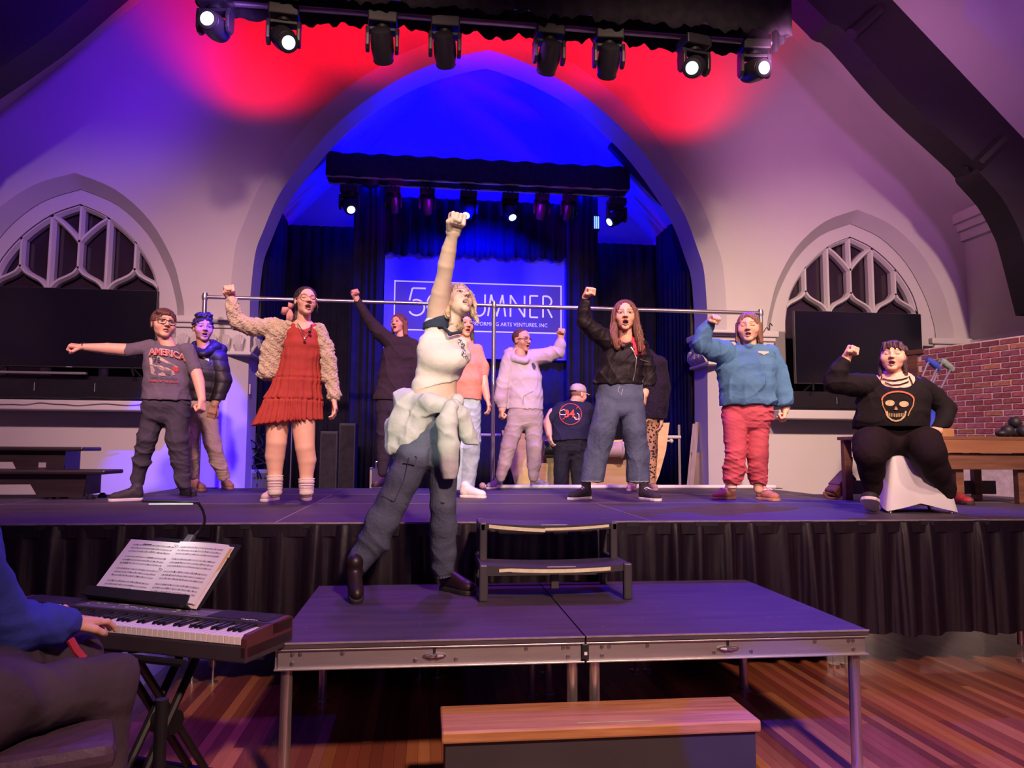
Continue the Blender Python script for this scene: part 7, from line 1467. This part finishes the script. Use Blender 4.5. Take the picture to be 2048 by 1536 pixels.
LIL = mat('lilac_shoe', (0.60, 0.36, 0.42), 0.7, var=0.1)
b.shoe(b.foot_xy(1267, 980), -8, 0.25, LIL, LIL); b.shoe(b.foot_xy(1300, 979), 12, 0.25, LIL, LIL)

# 11 --- girl in blue sweatshirt and pink trousers
b = Person('girl in an oversized blue sweatshirt and pink trousers, left arm up', 5.73, (1493, 1005))
b.head_frame((1497, 655), 57, -3, 2, 0, -0.03); hf = b.head_field((1499, 694), 0.22, 0.045, fat=1.14)
la = b.arm_field([(1419, 650, 9, -0.10), (1421, 643, 7.5, -0.11)], dict(d=(1434, 632, -0.19), n=(0.1, 0.4, 1), size=0.92, pose='fist', thumb=1))
ra = b.arm_field([(1570, 816, 9, -0.02), (1570, 822, 7, -0.03)], dict(d=(1568, 840, -0.06), n=(0.9, -0.4, 0), size=0.90, thumb=-1))
lo_, hi_ = b.bounds([[(1464, 955, 12), (1515, 990, 14)]], 0.03); LF = Field(lo_, hi_, 0.005); b.limb(LF, [(1464, 950, 10, 0), (1464, 976, 8.5, 0.02)], 0.01); b.limb(LF, [(1516, 952, 10, 0), (1517, 978, 9, 0.02)], 0.01)
b.body(hf, dict(brow=(0.22, 0.11, 0.07), eye='closed', lip=(0.48, 0.18, 0.16)), [la, ra, LF], SK_FAIR, links=[(1, 0, [(1419, 655, -0.09), (1406, 688, -0.05), (1440, 695, 0), (1498, 698, 0)]), (2, 0, [(1570, 812, -0.02), (1563, 774, 0), (1550, 720, 0), (1501, 700, 0)]), (3, 0, [(1466, 940, 0), (1475, 850, 0), (1495, 720, 0)]), (3, 0, [(1515, 945, 0), (1513, 850, 0), (1500, 722, 0)])])
b.hair(H_DKBL, cut_face=(0.305, 0.36, 0.45, -0.12), low=-0.42, segs=[((-0.32, 0.02, 0.1), (-0.36, 0.0, -0.45), 0.10, 0.08), ((0.33, 0.02, 0.1), (0.38, 0.0, -0.50), 0.10, 0.08), ((0, -0.28, 0.1), (0, -0.30, -0.45), 0.32, 0.32, 0.12), ((0.02, 0.30, 0.36), (0.28, 0.26, 0.10), 0.06, 0.04), ((0.0, 0.30, 0.36), (-0.28, 0.24, 0.14), 0.05, 0.035)], strand=0.013)
BLUS = fabric('denim_blue_sweatshirt', (0.085, 0.20, 0.36), 0.12)
sw = b.cloth('sweatshirt', BLUS, [(1498, 692, 22, 0.75, 0), (1496, 708, 52, 0.52, 0), (1495, 735, 55, 0.58, -0.01), (1495, 770, 54, 0.62, -0.02), (1494, 800, 52, 0.64, -0.01), (1494, 812, 47, 0.64, -0.01), (1494, 820, 46, 0.64, -0.01)], [[(1452, 706, 22, 0), (1424, 700, 20, -0.03), (1404, 689, 17.5, -0.06), (1410, 665, 16, -0.08), (1419, 650, 12, -0.10)], [(1538, 712, 23, 0), (1556, 750, 21, 0), (1564, 785, 20, -0.01), (1568, 802, 19, -0.02), (1570, 814, 12.5, -0.02), (1570, 820, 12, -0.02)], [(1480, 688, 8, 0.0), (1498, 692, 8, -0.08), (1516, 688, 8, 0.0)]], neck=(1498, 683, 16, -0.03, 0.8), seed=30, fold=0.013, freq=0.75, hem=(1494, 811))
bv = surf(sw); decal_poly(bv, [(1516, 702), (1538, 703), (1537, 706), (1531, 708), (1528, 710), (1524, 708), (1517, 705)], 'chest_emblem', mat('pink_print', (0.72, 0.45, 0.45), 0.7), sw)
PNT = fabric('rose_trousers', (0.52, 0.085, 0.12), 0.15)
b.cloth('pink_trousers', PNT, [(1493, 806, 46, 0.6, 0), (1493, 830, 47, 0.6, 0), (1493, 845, 46, 0.56, 0)], [[(1470, 845, 24, 0), (1472, 902, 21, -0.02), (1469, 940, 19, 0), (1466, 957, 16, 0), (1465, 962, 11, 0)], [(1514, 845, 24, 0), (1514, 908, 21.5, -0.02), (1517, 945, 18.5, 0), (1517, 960, 15, 0), (1516, 966, 11, 0)]], top=808, seed=31, fold=0.013, freq=0.9, dirz=1.3, kl=0.014, hem=(1493, 968))
SLP = mat('tan_suede_slipper', (0.52, 0.21, 0.10), 0.9, var=0.15, vscale=20, bump=0.2); SLS = mat('tan_slipper_sole', (0.50, 0.26, 0.15), 0.8, var=0.1)
for (hx, hy, yw) in ((1468, 998, -42), (1516, 999, 40)):
    sl = b.shoe(b.foot_xy(hx, hy), yw, 0.25, SLP, SLS, width=0.105, name='slipper')
    q = b.foot_xy(hx, hy); mb = MB(); f_ = Matrix.Rotation(R(yw), 3, 'Z') @ b.f0; r_ = Vector((-f_.y, f_.x, 0)); o_ = Vector((q[0], q[1], S))
    for k in range(9): a_ = -1.2 + 2.4 * k / 8; mb.sph(o_ + f_ * (0.115 + 0.035 * math.cos(a_)) + r_ * (0.044 * math.sin(a_)) + Vector((0, 0, 0.086 + 0.012 * math.cos(a_))), 0.0055, 8, 6)
    br = keep(mb.out('braid_trim', WHITEP, smooth=True), b.root)
mb = MB()
for k in range(4): mb.tube([b.P((1464 + 0, 972 + k * 1.0, 0.0)) + Vector((0.037 * math.cos(t_), 0.037 * math.sin(t_), 0)) for t_ in [j * math.pi / 8 for j in range(16)]], 0.003, 5, closed=True)
keep(mb.out('ankle_sock', SOCK), b.root)

# 12 --- seated woman in black with skull shirt
b = Person('seated woman in a black skull shirt, one fist raised, hand on thigh', 5.02, (1790, 1022))
b.head_frame((1786, 713), 58, -4, 8, -3, -0.06); hf = b.head_field((1788, 760, -0.02), 0.225, 0.06, fat=1.16)
la = b.arm_field([(1689, 724, 10, -0.08), (1693, 715, 8.5, -0.09)], dict(d=(1704, 697, -0.12), n=(-0.2, 1, 0.1), size=0.95, thumb=1))
ra = b.arm_field([(1874, 861, 10, -0.12), (1868, 862, 8, -0.13)], dict(d=(1852, 856, -0.17), n=(0.2, -0.3, 1), size=0.95, pose='open', thumb=-1))
lo_, hi_ = b.bounds([[(1788, 750, 40), (1790, 790, 45)]], 0.03); CF = Field(lo_, hi_, 0.006); b.torso(CF, [(1788, 754, 26, 0.7, -0.02), (1789, 766, 46, 0.5, -0.02), (1789, 790, 48, 0.55, -0.05)], 0.0, 0.03)
b.body(hf, dict(brow=(0.12, 0.05, 0.05), eye='closed', lip=(0.5, 0.17, 0.16)), [la, ra, CF], SK_PALE, links=[(1, 3, [(1688, 730, -0.08), (1670, 765, -0.02), (1730, 765, 0), (1760, 772, -0.02)]), (2, 3, [(1878, 858, -0.12), (1895, 818, -0.02), (1845, 775, -0.01), (1815, 775, -0.02)]), (3, 0, [(1788, 762, -0.02), (1788, 758, -0.02)])])
b.hair(H_PURP, cut_face=(0.32, 0.36, 0.36, -0.14), low=-0.12, segs=[((-0.22, 0.30, 0.34), (-0.24, 0.36, 0.12), 0.07, 0.03), ((-0.08, 0.34, 0.36), (-0.08, 0.395, 0.15), 0.07, 0.025), ((0.08, 0.34, 0.36), (0.08, 0.395, 0.16), 0.07, 0.025), ((0.22, 0.30, 0.34), (0.25, 0.35, 0.14), 0.07, 0.03), ((-0.33, -0.05, -0.05), (-0.36, -0.1, -0.75), 0.08, 0.06), ((0.33, -0.05, -0.05), (0.37, -0.1, -0.75), 0.08, 0.06), ((0, -0.3, 0), (0, -0.3, -0.7), 0.30, 0.28, 0.10), ((0.33, 0.1, 0.25), (0.45, 0.1, 0.12), 0.07, 0.03)], strand=0.018, sf=80)
BLKT = fabric('black_cotton_top', (0.012, 0.008, 0.011), 0.2)
tp_ = b.cloth('skull_top', BLKT, [(1788, 766, 44, 0.62, -0.02), (1788, 778, 61, 0.52, -0.03), (1787, 800, 62, 0.66, -0.05), (1785, 825, 61, 0.72, -0.06), (1781, 845, 62, 0.74, -0.06), (1780, 862, 62, 0.74, -0.06)], [[(1742, 770, 22, -0.01), (1706, 770, 22, -0.02), (1671, 764, 20, -0.03), (1677, 742, 16.5, -0.06), (1688, 724, 12, -0.08)], [(1836, 774, 22, -0.01), (1868, 795, 20, 0.0), (1893, 818, 18, -0.03), (1888, 842, 15, -0.08), (1874, 859, 11, -0.12)]], seed=33, fold=0.008, hem=(1780, 856), extra=lambda F: (F.ell(np.array(b.P((1792, 752, -0.10))), (0.118, 0.16, 0.10), k=0.006, mode='sub')))
bv = surf(tp_); BON = mat('bone_print', (0.62, 0.30, 0.12), 0.7, var=0.45, vscale=50); BON2 = mat('bone_print_pale', (0.62, 0.46, 0.24), 0.7, var=0.4, vscale=60)
def loop(cx_, cy_, rx, ry, a0, a1, n=20): return [(cx_ + rx * math.cos(R(a0 + (a1 - a0) * k / n)), cy_ + ry * math.sin(R(a0 + (a1 - a0) * k / n))) for k in range(n + 1)]
decal_line(bv, loop(1796, 800, 32, 17, 180, 360), 3.2, 'skull_print', mat('ember_print', (0.62, 0.16, 0.07), 0.7, var=0.4, vscale=60), tp_, lift=0.009)
decal_line(bv, [(1764, 800), (1766, 812), (1771, 822), (1774, 832)], 2.2, 'skull_print', BON, tp_, 0.009); decal_line(bv, [(1828, 800), (1826, 812), (1820, 822), (1816, 832)], 2.2, 'skull_print', BON, tp_, 0.009)
decal_poly(bv, loop(1780, 806, 9.5, 6, 0, 342, 18), 'skull_eye', BON2, tp_, 0.009); decal_poly(bv, loop(1808, 808, 9.5, 6, 0, 342, 18), 'skull_eye', BON2, tp_, 0.009)
decal_poly(bv, [(1792, 812), (1788, 819), (1792, 820), (1796, 819)], 'skull_nose', BON, tp_, 0.009)
decal_line(bv, [(1774, 822), (1776, 834), (1784, 840), (1792, 842), (1801, 840), (1809, 833), (1812, 822)], 3.4, 'skull_print', BON2, tp_, 0.009)
for k in range(9): decal_line(bv, [(1779 + k * 3.4, 826 + 0.3 * (4 - abs(k - 4))), (1779.4 + k * 3.3, 833 + 0.3 * (4 - abs(k - 4)))], 1.6, 'skull_tooth', BON2, tp_, 0.009)
bvb = surf(b.root.children[0]) if b.root.children else bv
body_o = [c for c in b.root.children if c.name.startswith('body')][0]; bvb = surf(body_o)
for pts in ([(1765, 757), (1775, 760), (1790, 761), (1806, 758), (1816, 755)], [(1770, 765), (1783, 770), (1800, 769), (1818, 763)], [(1818, 752), (1823, 762), (1827, 774)], [(1764, 751), (1762, 760)]): decal_line(bvb, pts, 2.2, 'neck_strap', BLKT, tp_, 0.012)
LEG = fabric('black_leggings', (0.017, 0.009, 0.013), 0.2)
b.cloth('leggings', LEG, [(1782, 858, 58, 0.8, 0.0), (1784, 880, 62, 0.78, 0.0)], [[(1757, 885, 33, -0.02), (1742, 888, 29, -0.25), (1741, 906, 26, -0.30), (1744, 940, 20, -0.22), (1746, 972, 14.5, -0.17), (1746, 984, 12.5, -0.16)], [(1815, 885, 33, -0.02), (1848, 888, 30, -0.22), (1858, 905, 26, -0.28), (1874, 940, 21, -0.24), (1891, 973, 15.5, -0.20), (1896, 987, 13, -0.20)]], seed=35, fold=0.006, top=848, k=0.05, kl=0.04, cuts=[])
h_ = b.foot_xy(1746, 1000); WS = mat('white_grey_sneaker', (0.60, 0.56, 0.60), 0.6, var=0.2, vscale=25)
b.shoe((b.P((1745, 1000, -0.13)).x, b.P((1745, 1000, -0.13)).y), -3, 0.27, mat('black_trainer', (0.025, 0.022, 0.026), 0.7, var=0.3), RUB_W, pitch=22, width=0.115, laces=WHITEP, toe_m=WS, z0=0.004)
RS = mat('red_trainer', (0.50, 0.03, 0.03), 0.6, col2=(0.05, 0.02, 0.025), vscale=11, bump=0.2)
b.shoe(b.foot_xy(1893, 1006), 40, 0.27, RS, RUB_B, laces=RED)

# 5 --- the lead singer on the riser, in the follow spot
b = Person('lead singer in a white cropped shirt, fist thrust high, sweatshirt round her waist', 3.88, (830, 1190), floor=PZ)
b.head_frame((915, 603), 78, 34, 30, -10, 0.02); hf = b.head_field((897, 664, 0.02), 0.20, 0.10, h=0.0028)
la = b.arm_field([(874, 640, 22, 0.0), (876, 618, 21.5, -0.02), (881, 585, 18.5, -0.07), (889, 551, 15.5, -0.12), (892, 530, 16.5, -0.15), (898, 500, 14.5, -0.19), (906, 466, 10, -0.24)], dict(d=(913, 438, -0.27), n=(-0.25, 1, 0.1), size=1.05, thumb=1), h=0.0035)
lo_, hi_ = b.bounds([[(895, 660, 45), (868, 800, 62)]], 0.03); CF = Field(lo_, hi_, 0.006); b.torso(CF, [(893, 662, 22, 0.75, 0.02), (888, 676, 40, 0.6, 0.02), (882, 720, 42, 0.7, 0.0), (873, 760, 40, 0.68, 0), (869, 785, 43, 0.68, 0), (866, 815, 50, 0.68, 0)], R(18), 0.03)
CF.ell(np.array(b.P((897, 799, -0.135))), (0.008, 0.02, 0.010), k=0.008, mode='sub')
b.body(hf, dict(brow=(0.28, 0.16, 0.09), eye='open', lip=(0.55, 0.20, 0.18)), [la, CF], (0.70, 0.52, 0.42), links=[(1, 2, [(875, 648, 0), (882, 664, 0.01)]), (2, 0, [(895, 668, 0.02), (896, 662, 0.02)])])
b.hair(H_BLOND, cut_face=(0.28, 0.36, 0.44, -0.14), low=-0.45, segs=[((0.32, 0.02, 0.15), (0.40, 0.08, -0.35), 0.11, 0.09), ((0.40, 0.08, -0.35), (0.42, 0.16, -0.72), 0.07, 0.03), ((0.30, 0.22, 0.25), (0.36, 0.26, -0.2), 0.06, 0.05), ((0.36, 0.26, -0.2), (0.33, 0.24, -0.5), 0.04, 0.02), ((-0.33, -0.05, 0.1), (-0.38, -0.05, -0.6), 0.10, 0.07), ((0, -0.3, 0.1), (0, -0.32, -0.6), 0.30, 0.28, 0.13)], strand=0.022, sf=90, h=0.0035)
WSH = fabric('white_crop_shirt', (0.72, 0.69, 0.66), 0.05, vs=4)
ws = b.cloth('crop_shirt', WSH, [(892, 668, 26, 0.7, 0.02), (884, 684, 47, 0.56, 0.01), (883, 705, 49, 0.68, -0.01), (884, 722, 50, 0.74, -0.015), (877, 745, 47, 0.70, 0), (870, 770, 46, 0.70, 0), (867, 792, 48, 0.70, 0)], [[(872, 664, 24, 0.0), (873, 652, 25, 0.0)], [(920, 690, 16, 0.02), (928, 715, 15, 0.05)]], yaw=R(18), seed=37, fold=0.0035, h=0.006, hem=(870, 774, -0.30), neck=(897, 655, 25, -0.02, 0.62), extra=lambda F: (F.ell(np.array(b.P((912, 718, -0.09))), (0.058, 0.05, 0.055), k=0.06), F.ell(np.array(b.P((878, 718, -0.09))), (0.05, 0.045, 0.05), k=0.06)))
slv = b.cloth('navy_sleeve', fabric('navy_ringer_sleeve', (0.035, 0.05, 0.09), 0.1), (), [[(872, 662, 27.5, 0.0), (874, 640, 26, -0.005), (874, 634, 25.5, -0.005)]], seed=38, fold=0.004, h=0.006, cuts=[(b.P((874, 637)), (-0.35, 0, 1)), (b.P((866, 659)), (0.05, 0, -1))])
b.cloth('navy_collar', fabric('navy_ringer_sleeve'), (), [[(882, 648, 3.4, -0.02), (900, 668, 3.4, -0.105), (922, 664, 3.4, -0.04)]], fold=0.0, h=0.005)
bv = surf(ws); rr = random.Random(3)
for k in range(22):
    x_, y_ = 917 + rr.uniform(-3, 6), 678 + k * 1.7; a_ = rr.uniform(-1, 1) * 1.2; decal_line(bv, [(x_ + k * 0.35, y_), (x_ + k * 0.35 + 4 * math.cos(a_), y_ + 4 * math.sin(a_) + 1), (x_ + k * 0.35 + 6 * math.cos(a_ + 0.6), y_ + 5)], 0.9, 'chest_script', DKP, ws, 0.005)
CDEN = fabric('washed_cargo_denim', (0.11, 0.13, 0.20), 0.35, vs=7, bs=70)
cj = b.cloth('cargo_jeans', CDEN, [(866, 822, 50, 0.66, 0), (864, 850, 54, 0.66, 0), (862, 872, 54, 0.6, 0)], [[(842, 868, 38, 0), (828, 915, 37, -0.02), (806, 960, 33, -0.04), (788, 998, 31, -0.04), (766, 1040, 32.5, -0.02), (748, 1081, 30, 0.0), (726, 1112, 25, 0.0), (718, 1125, 21, 0.0)], [(886, 868, 35, 0), (887, 915, 31, -0.02), (886, 963, 28, -0.02), (886, 1009, 26, -0.03), (887, 1052, 27, 0.0), (888, 1105, 26, 0.05), (886, 1132, 22, 0.06), (887, 1142, 17, 0.06)]], seed=40, fold=0.008, freq=0.7, dirz=0.4, h=0.0075, kl=0.02, top=812)
bv = surf(cj); SEAM2 = mat('dark_denim_seam', (0.03, 0.036, 0.06), 0.9); 
decal_line(bv, [(764, 992), (785, 1002), (814, 1008)], 2.0, 'knee_seam', SEAM2, cj); decal_line(bv, [(862, 1002), (886, 1006), (912, 1010)], 2.0, 'knee_seam', SEAM2, cj); decal_line(bv, [(818, 915), (808, 960), (790, 1000)], 1.6, 'side_seam', SEAM2, cj)
pk = decal_poly(bv, [(784, 914), (830, 912), (834, 914), (829, 930), (806, 926), (785, 920)], 'cargo_flap', CDEN, cj, 0.012)
for (p0, p1, r_) in (((723, 1118, 0.0), (709, 1145, 0.0), 17.5), ((886, 1140, 0.06), (888, 1154, 0.06), 16.5)):
    mb = MB(); a_, c_ = b.P(p0), b.P(p1); n_ = 44; ax_ = (c_ - a_).normalized(); e1 = ax_.orthogonal().normalized(); e2 = ax_.cross(e1)
    mb.grid(lambda u, v: a_.lerp(c_, v) + (e1 * math.cos(u * 6.2832) + e2 * math.sin(u * 6.2832)) * r_ * b.mp * (1.0 + 0.07 * math.sin(u * 6.2832 * 16) - 0.12 * v), 132, 4); keep(mb.out('elastic_cuff', CDEN, smooth='all'), b.root)
BRN = mat('dark_brown_shoe', (0.022, 0.011, 0.013), 0.45, var=0.3, vscale=14)
b.shoe((b.P((704, 1165, 0.02)).x, b.P((704, 1165, 0.02)).y), 12, 0.215, BRN, RUB_B, pitch=-24, z0=0.085, high=0.02); b.shoe(b.foot_xy(884, 1178), 38, 0.25, BRN, RUB_B, high=0.01)
GRYS = fabric('pale_grey_sweatshirt', (0.58, 0.62, 0.62), 0.08, vs=5)
def skirt(F):
    A = lambda *q: np.array(b.P(q))
    F.seg(A(806, 800, 0.05), A(862, 806, -0.13), 0.055, 0.05, 0.03); F.seg(A(862, 806, -0.13), A(903, 812, -0.16), 0.05, 0.035, 0.03)
    F.seg(A(822, 808, 0.02), A(812, 850, 0.02), 0.085, 0.095, 0.03); F.seg(A(812, 850, 0.02), A(800, 895, 0.03), 0.09, 0.075, 0.03); F.seg(A(850, 830, -0.07), A(818, 880, -0.05), 0.06, 0.05, 0.03); F.seg(A(790, 850, 0.08), A(786, 892, 0.07), 0.05, 0.04, 0.03)
    F.seg(A(830, 870, -0.06), A(806, 902, -0.02), 0.045, 0.045, 0.03)
    F.seg(A(915, 802, -0.06), A(905, 808, 0.10), 0.04, 0.05, 0.03)
sk_ = b.cloth('tied_sweatshirt', GRYS, (), [[(786, 800, 40, 0.1), (810, 905, 40, -0.1), (915, 810, 30, -0.1)]][:0] + [[(903, 812, 12, -0.17), (904, 813, 12, -0.17)]], seed=42, fold=0.0, h=0.0065) if False else None
lo_, hi_ = b.bounds([[(766, 780, 20, 0), (860, 915, 20, 0), (950, 962, 20, 0)]], 0.22); F = Field(lo_, hi_, 0.0065); skirt(F); F.cut(np.array(b.P((800, 908))), (0.08, 0, -1), 0.004); 
F.ell(np.array(b.P((903, 812, -0.185))), (0.042, 0.035, 0.034), k=0.02)
F.displace(folds(43, 0.012, 1.1, 0.5)); F.displace(folds(143, 0.006, 2.0, 0.4)); np_object('tied_sweatshirt', [F.mesh()], GRYS, b.root)
for (pts, sd) in (([(900, 815, 15, -0.19), (893, 845, 20, -0.19), (897, 890, 21, -0.17), (898, 935, 18, -0.15), (898, 958, 14, -0.15)], 44), ([(908, 812, 14, -0.17), (922, 830, 17, -0.14), (936, 870, 18, -0.10), (945, 892, 14, -0.09)], 45)):
    b.cloth('hanging_sleeve', GRYS, (), [pts], seed=sd, fold=0.008, h=0.0065, dirz=0.35, hem=(pts[-1][0], pts[-1][1] - 1))

# 13 --- pianist at the lower left, half out of the frame
b = Person('pianist in a blue shirt and grey trousers playing at lower left', 2.35, (60, 1500), floor=0.0)
hd_ = Vector(kp(0.66, 0.17, 0.735)); wr = Vector((hd_.x - 0.12, hd_.y - 0.065, 0.755)); el = Vector((wr.x - 0.20, wr.y - 0.12, 0.66)); shd = Vector((el.x - 0.10, el.y - 0.05, 0.98))
hp = at(182, 1238, 2.72)
wr = at(140, 1243, 2.58); el = at(28, 1262, 2.38); shd = at(-70, 1120, 2.2)
F = Field(np.array(wr) - 0.24, np.array(wr) + 0.26, 0.0038); F.seg(np.array(el.lerp(wr, 0.7)), np.array(wr), 0.036, 0.029, 0.01)
b.hand(F, np.array(wr), np.array(at(200, 1243, 2.70) - wr), (0.0, -0.15, 1), 1.02, 'open', 1)
hx2 = at(108, 1216, 2.92); wr2 = at(70, 1222, 2.82); F2 = Field(np.array(wr2) - 0.22, np.array(wr2) + 0.24, 0.0045); F2.seg(np.array(wr2) + (np.array(wr2) - np.array(hx2)), np.array(wr2), 0.036, 0.028, 0.01); b.hand(F2, np.array(wr2), np.array(hx2 - wr2), (0.0, -0.15, 1), 0.95, 'open', -1)
hdc = shd + Vector((-0.12, 0.10, 0.30)); b.hc = np.array(hdc); b.H = 0.235; b.hr = np.array([[0.2, 0.98, 0], [-0.98, 0.2, 0], [0, 0, 1.0]])
pix = lambda p: (None, p)
class _W:  # let the head/neck helpers take world points
    pass
_oldP = b.P; b.P = lambda q: q if isinstance(q, Vector) else _oldP(q)
hf = b.head_field(hdc + Vector((-0.04, -0.02, -0.22)), 0.22, 0.0, h=0.005)
b.body(hf, dict(brow=(0.1, 0.05, 0.04)), [F, F2], SK_PALE, links=[(1, 0, [el.lerp(wr, 0.8), el, shd, hdc + Vector((-0.04, -0.02, -0.20))]), (2, 0, [wr2 + (wr2 - hx2) * 0.8, shd + Vector((-0.2, 0.25, 0)), hdc + Vector((-0.05, -0.02, -0.20))])])
b.hair(H_BROWN, cut_face=(0.30, 0.34, 0.36, -0.13))
SHB = fabric('blue_work_shirt', (0.05, 0.075, 0.42), 0.2, bump=0.35, bs=14)
lo_ = np.minimum(np.array(el), np.array(shd)) - 0.45; hi_ = np.maximum(np.array(wr), np.array(wr2)) + 0.2; hi_[2] = shd.z + 0.2; lo_[2] = 0.40
F = Field(lo_, hi_, 0.010)
tc_ = shd + Vector((-0.17, 0.10, -0.02)); A = lambda v: np.array(v)
F.seg(A(tc_), A(tc_ + Vector((-0.02, -0.02, -0.30))), 0.20, 0.17, 0.05); F.seg(A(tc_ + Vector((-0.02, -0.02, -0.30))), A(tc_ + Vector((-0.02, -0.04, -0.50))), 0.17, 0.19, 0.05)
F.seg(A(shd), A(el), 0.082, 0.072, 0.04); F.seg(A(el), A(el.lerp(wr, 0.6)), 0.072, 0.066, 0.03); F.seg(A(el.lerp(wr, 0.6)), A(el.lerp(wr, 0.95)), 0.066, 0.050, 0.02)
F.seg(A(shd + Vector((-0.30, 0.22, 0))), A(shd + Vector((-0.05, 0.45, -0.30))), 0.075, 0.065, 0.04); F.seg(A(shd + Vector((-0.05, 0.45, -0.30))), A(wr2 + (wr2 - hx2) * 0.3), 0.065, 0.045, 0.03)
F.displace(folds(50, 0.014, 0.8, 0.8)); F.displace(folds(51, 0.006, 1.6, 0.8)); np_object('blue_shirt', [F.mesh()], SHB, b.root)
GRT = fabric('grey_work_trousers', (0.075, 0.055, 0.075), 0.25, bump=0.35, bs=14)
hipR = at(-60, 1420, 2.12); kn = at(212, 1372, 2.42); ank = at(205, 1600, 2.46); ank.z = 0.10
hip2 = hipR + Vector((-0.10, 0.28, 0)); kn2 = kn + Vector((-0.22, 0.30, 0.0)); ank2 = Vector((kn2.x - 0.02, kn2.y + 0.03, 0.10))
lo_ = np.minimum.reduce([A(hipR), A(ank), A(ank2), A(hip2)]) - 0.25; hi_ = np.maximum.reduce([A(kn), A(kn2), A(hip2)]) + 0.2; F = Field(lo_, hi_, 0.010)
for h_, k_, a_ in ((hipR, kn, ank), (hip2, kn2, ank2)): F.seg(A(h_), A(k_), 0.105, 0.082, 0.04); F.seg(A(k_), A(a_), 0.082, 0.062, 0.04)
F.seg(A(hipR), A(hip2), 0.13, 0.13, 0.05); F.cut(np.array((0, 0, 0.075)), (0, 0, -1), 0.004)
F.displace(folds(52, 0.018, 0.7, 0.7)); F.displace(folds(53, 0.006, 1.4, 0.7)); np_object('work_trousers', [F.mesh()], GRT, b.root)
for a_ in (ank, ank2): b.shoe((a_.x - 0.05, a_.y - 0.03), 75, 0.28, RUB_B, RUB_B)
# red strap hanging from the pianist's lap, and the bench
mb = MB(); mb.tube([at(140, 1278, 2.45), at(152, 1300, 2.45), at(168, 1318, 2.45)], 0.012, 8); tag(mb.out('red_strap', mat('red_strap', (0.45, 0.02, 0.05), 0.6, var=0.1), smooth=True), 'short red strap hanging over the pianist\'s knee', 'strap')
t = thing('piano_bench', 'padded dark bench under the pianist', 'bench', (hipR.x, hipR.y + 0.1, 0), 0.4)
zs = hipR.z - 0.11
MB().box(-0.42, 0.30, -0.18, 0.20, zs - 0.08, zs).out('cushion', fabric('dark_purple_vinyl', (0.085, 0.05, 0.085), 0.2, rough=0.5), t, bevel=0.03)
for sx in (-0.37, 0.25):
    for sy in (-0.14, 0.16): MB().cyl((sx, sy, 0), (sx, sy, zs - 0.08), 0.018).out('leg', BLACKM, t)
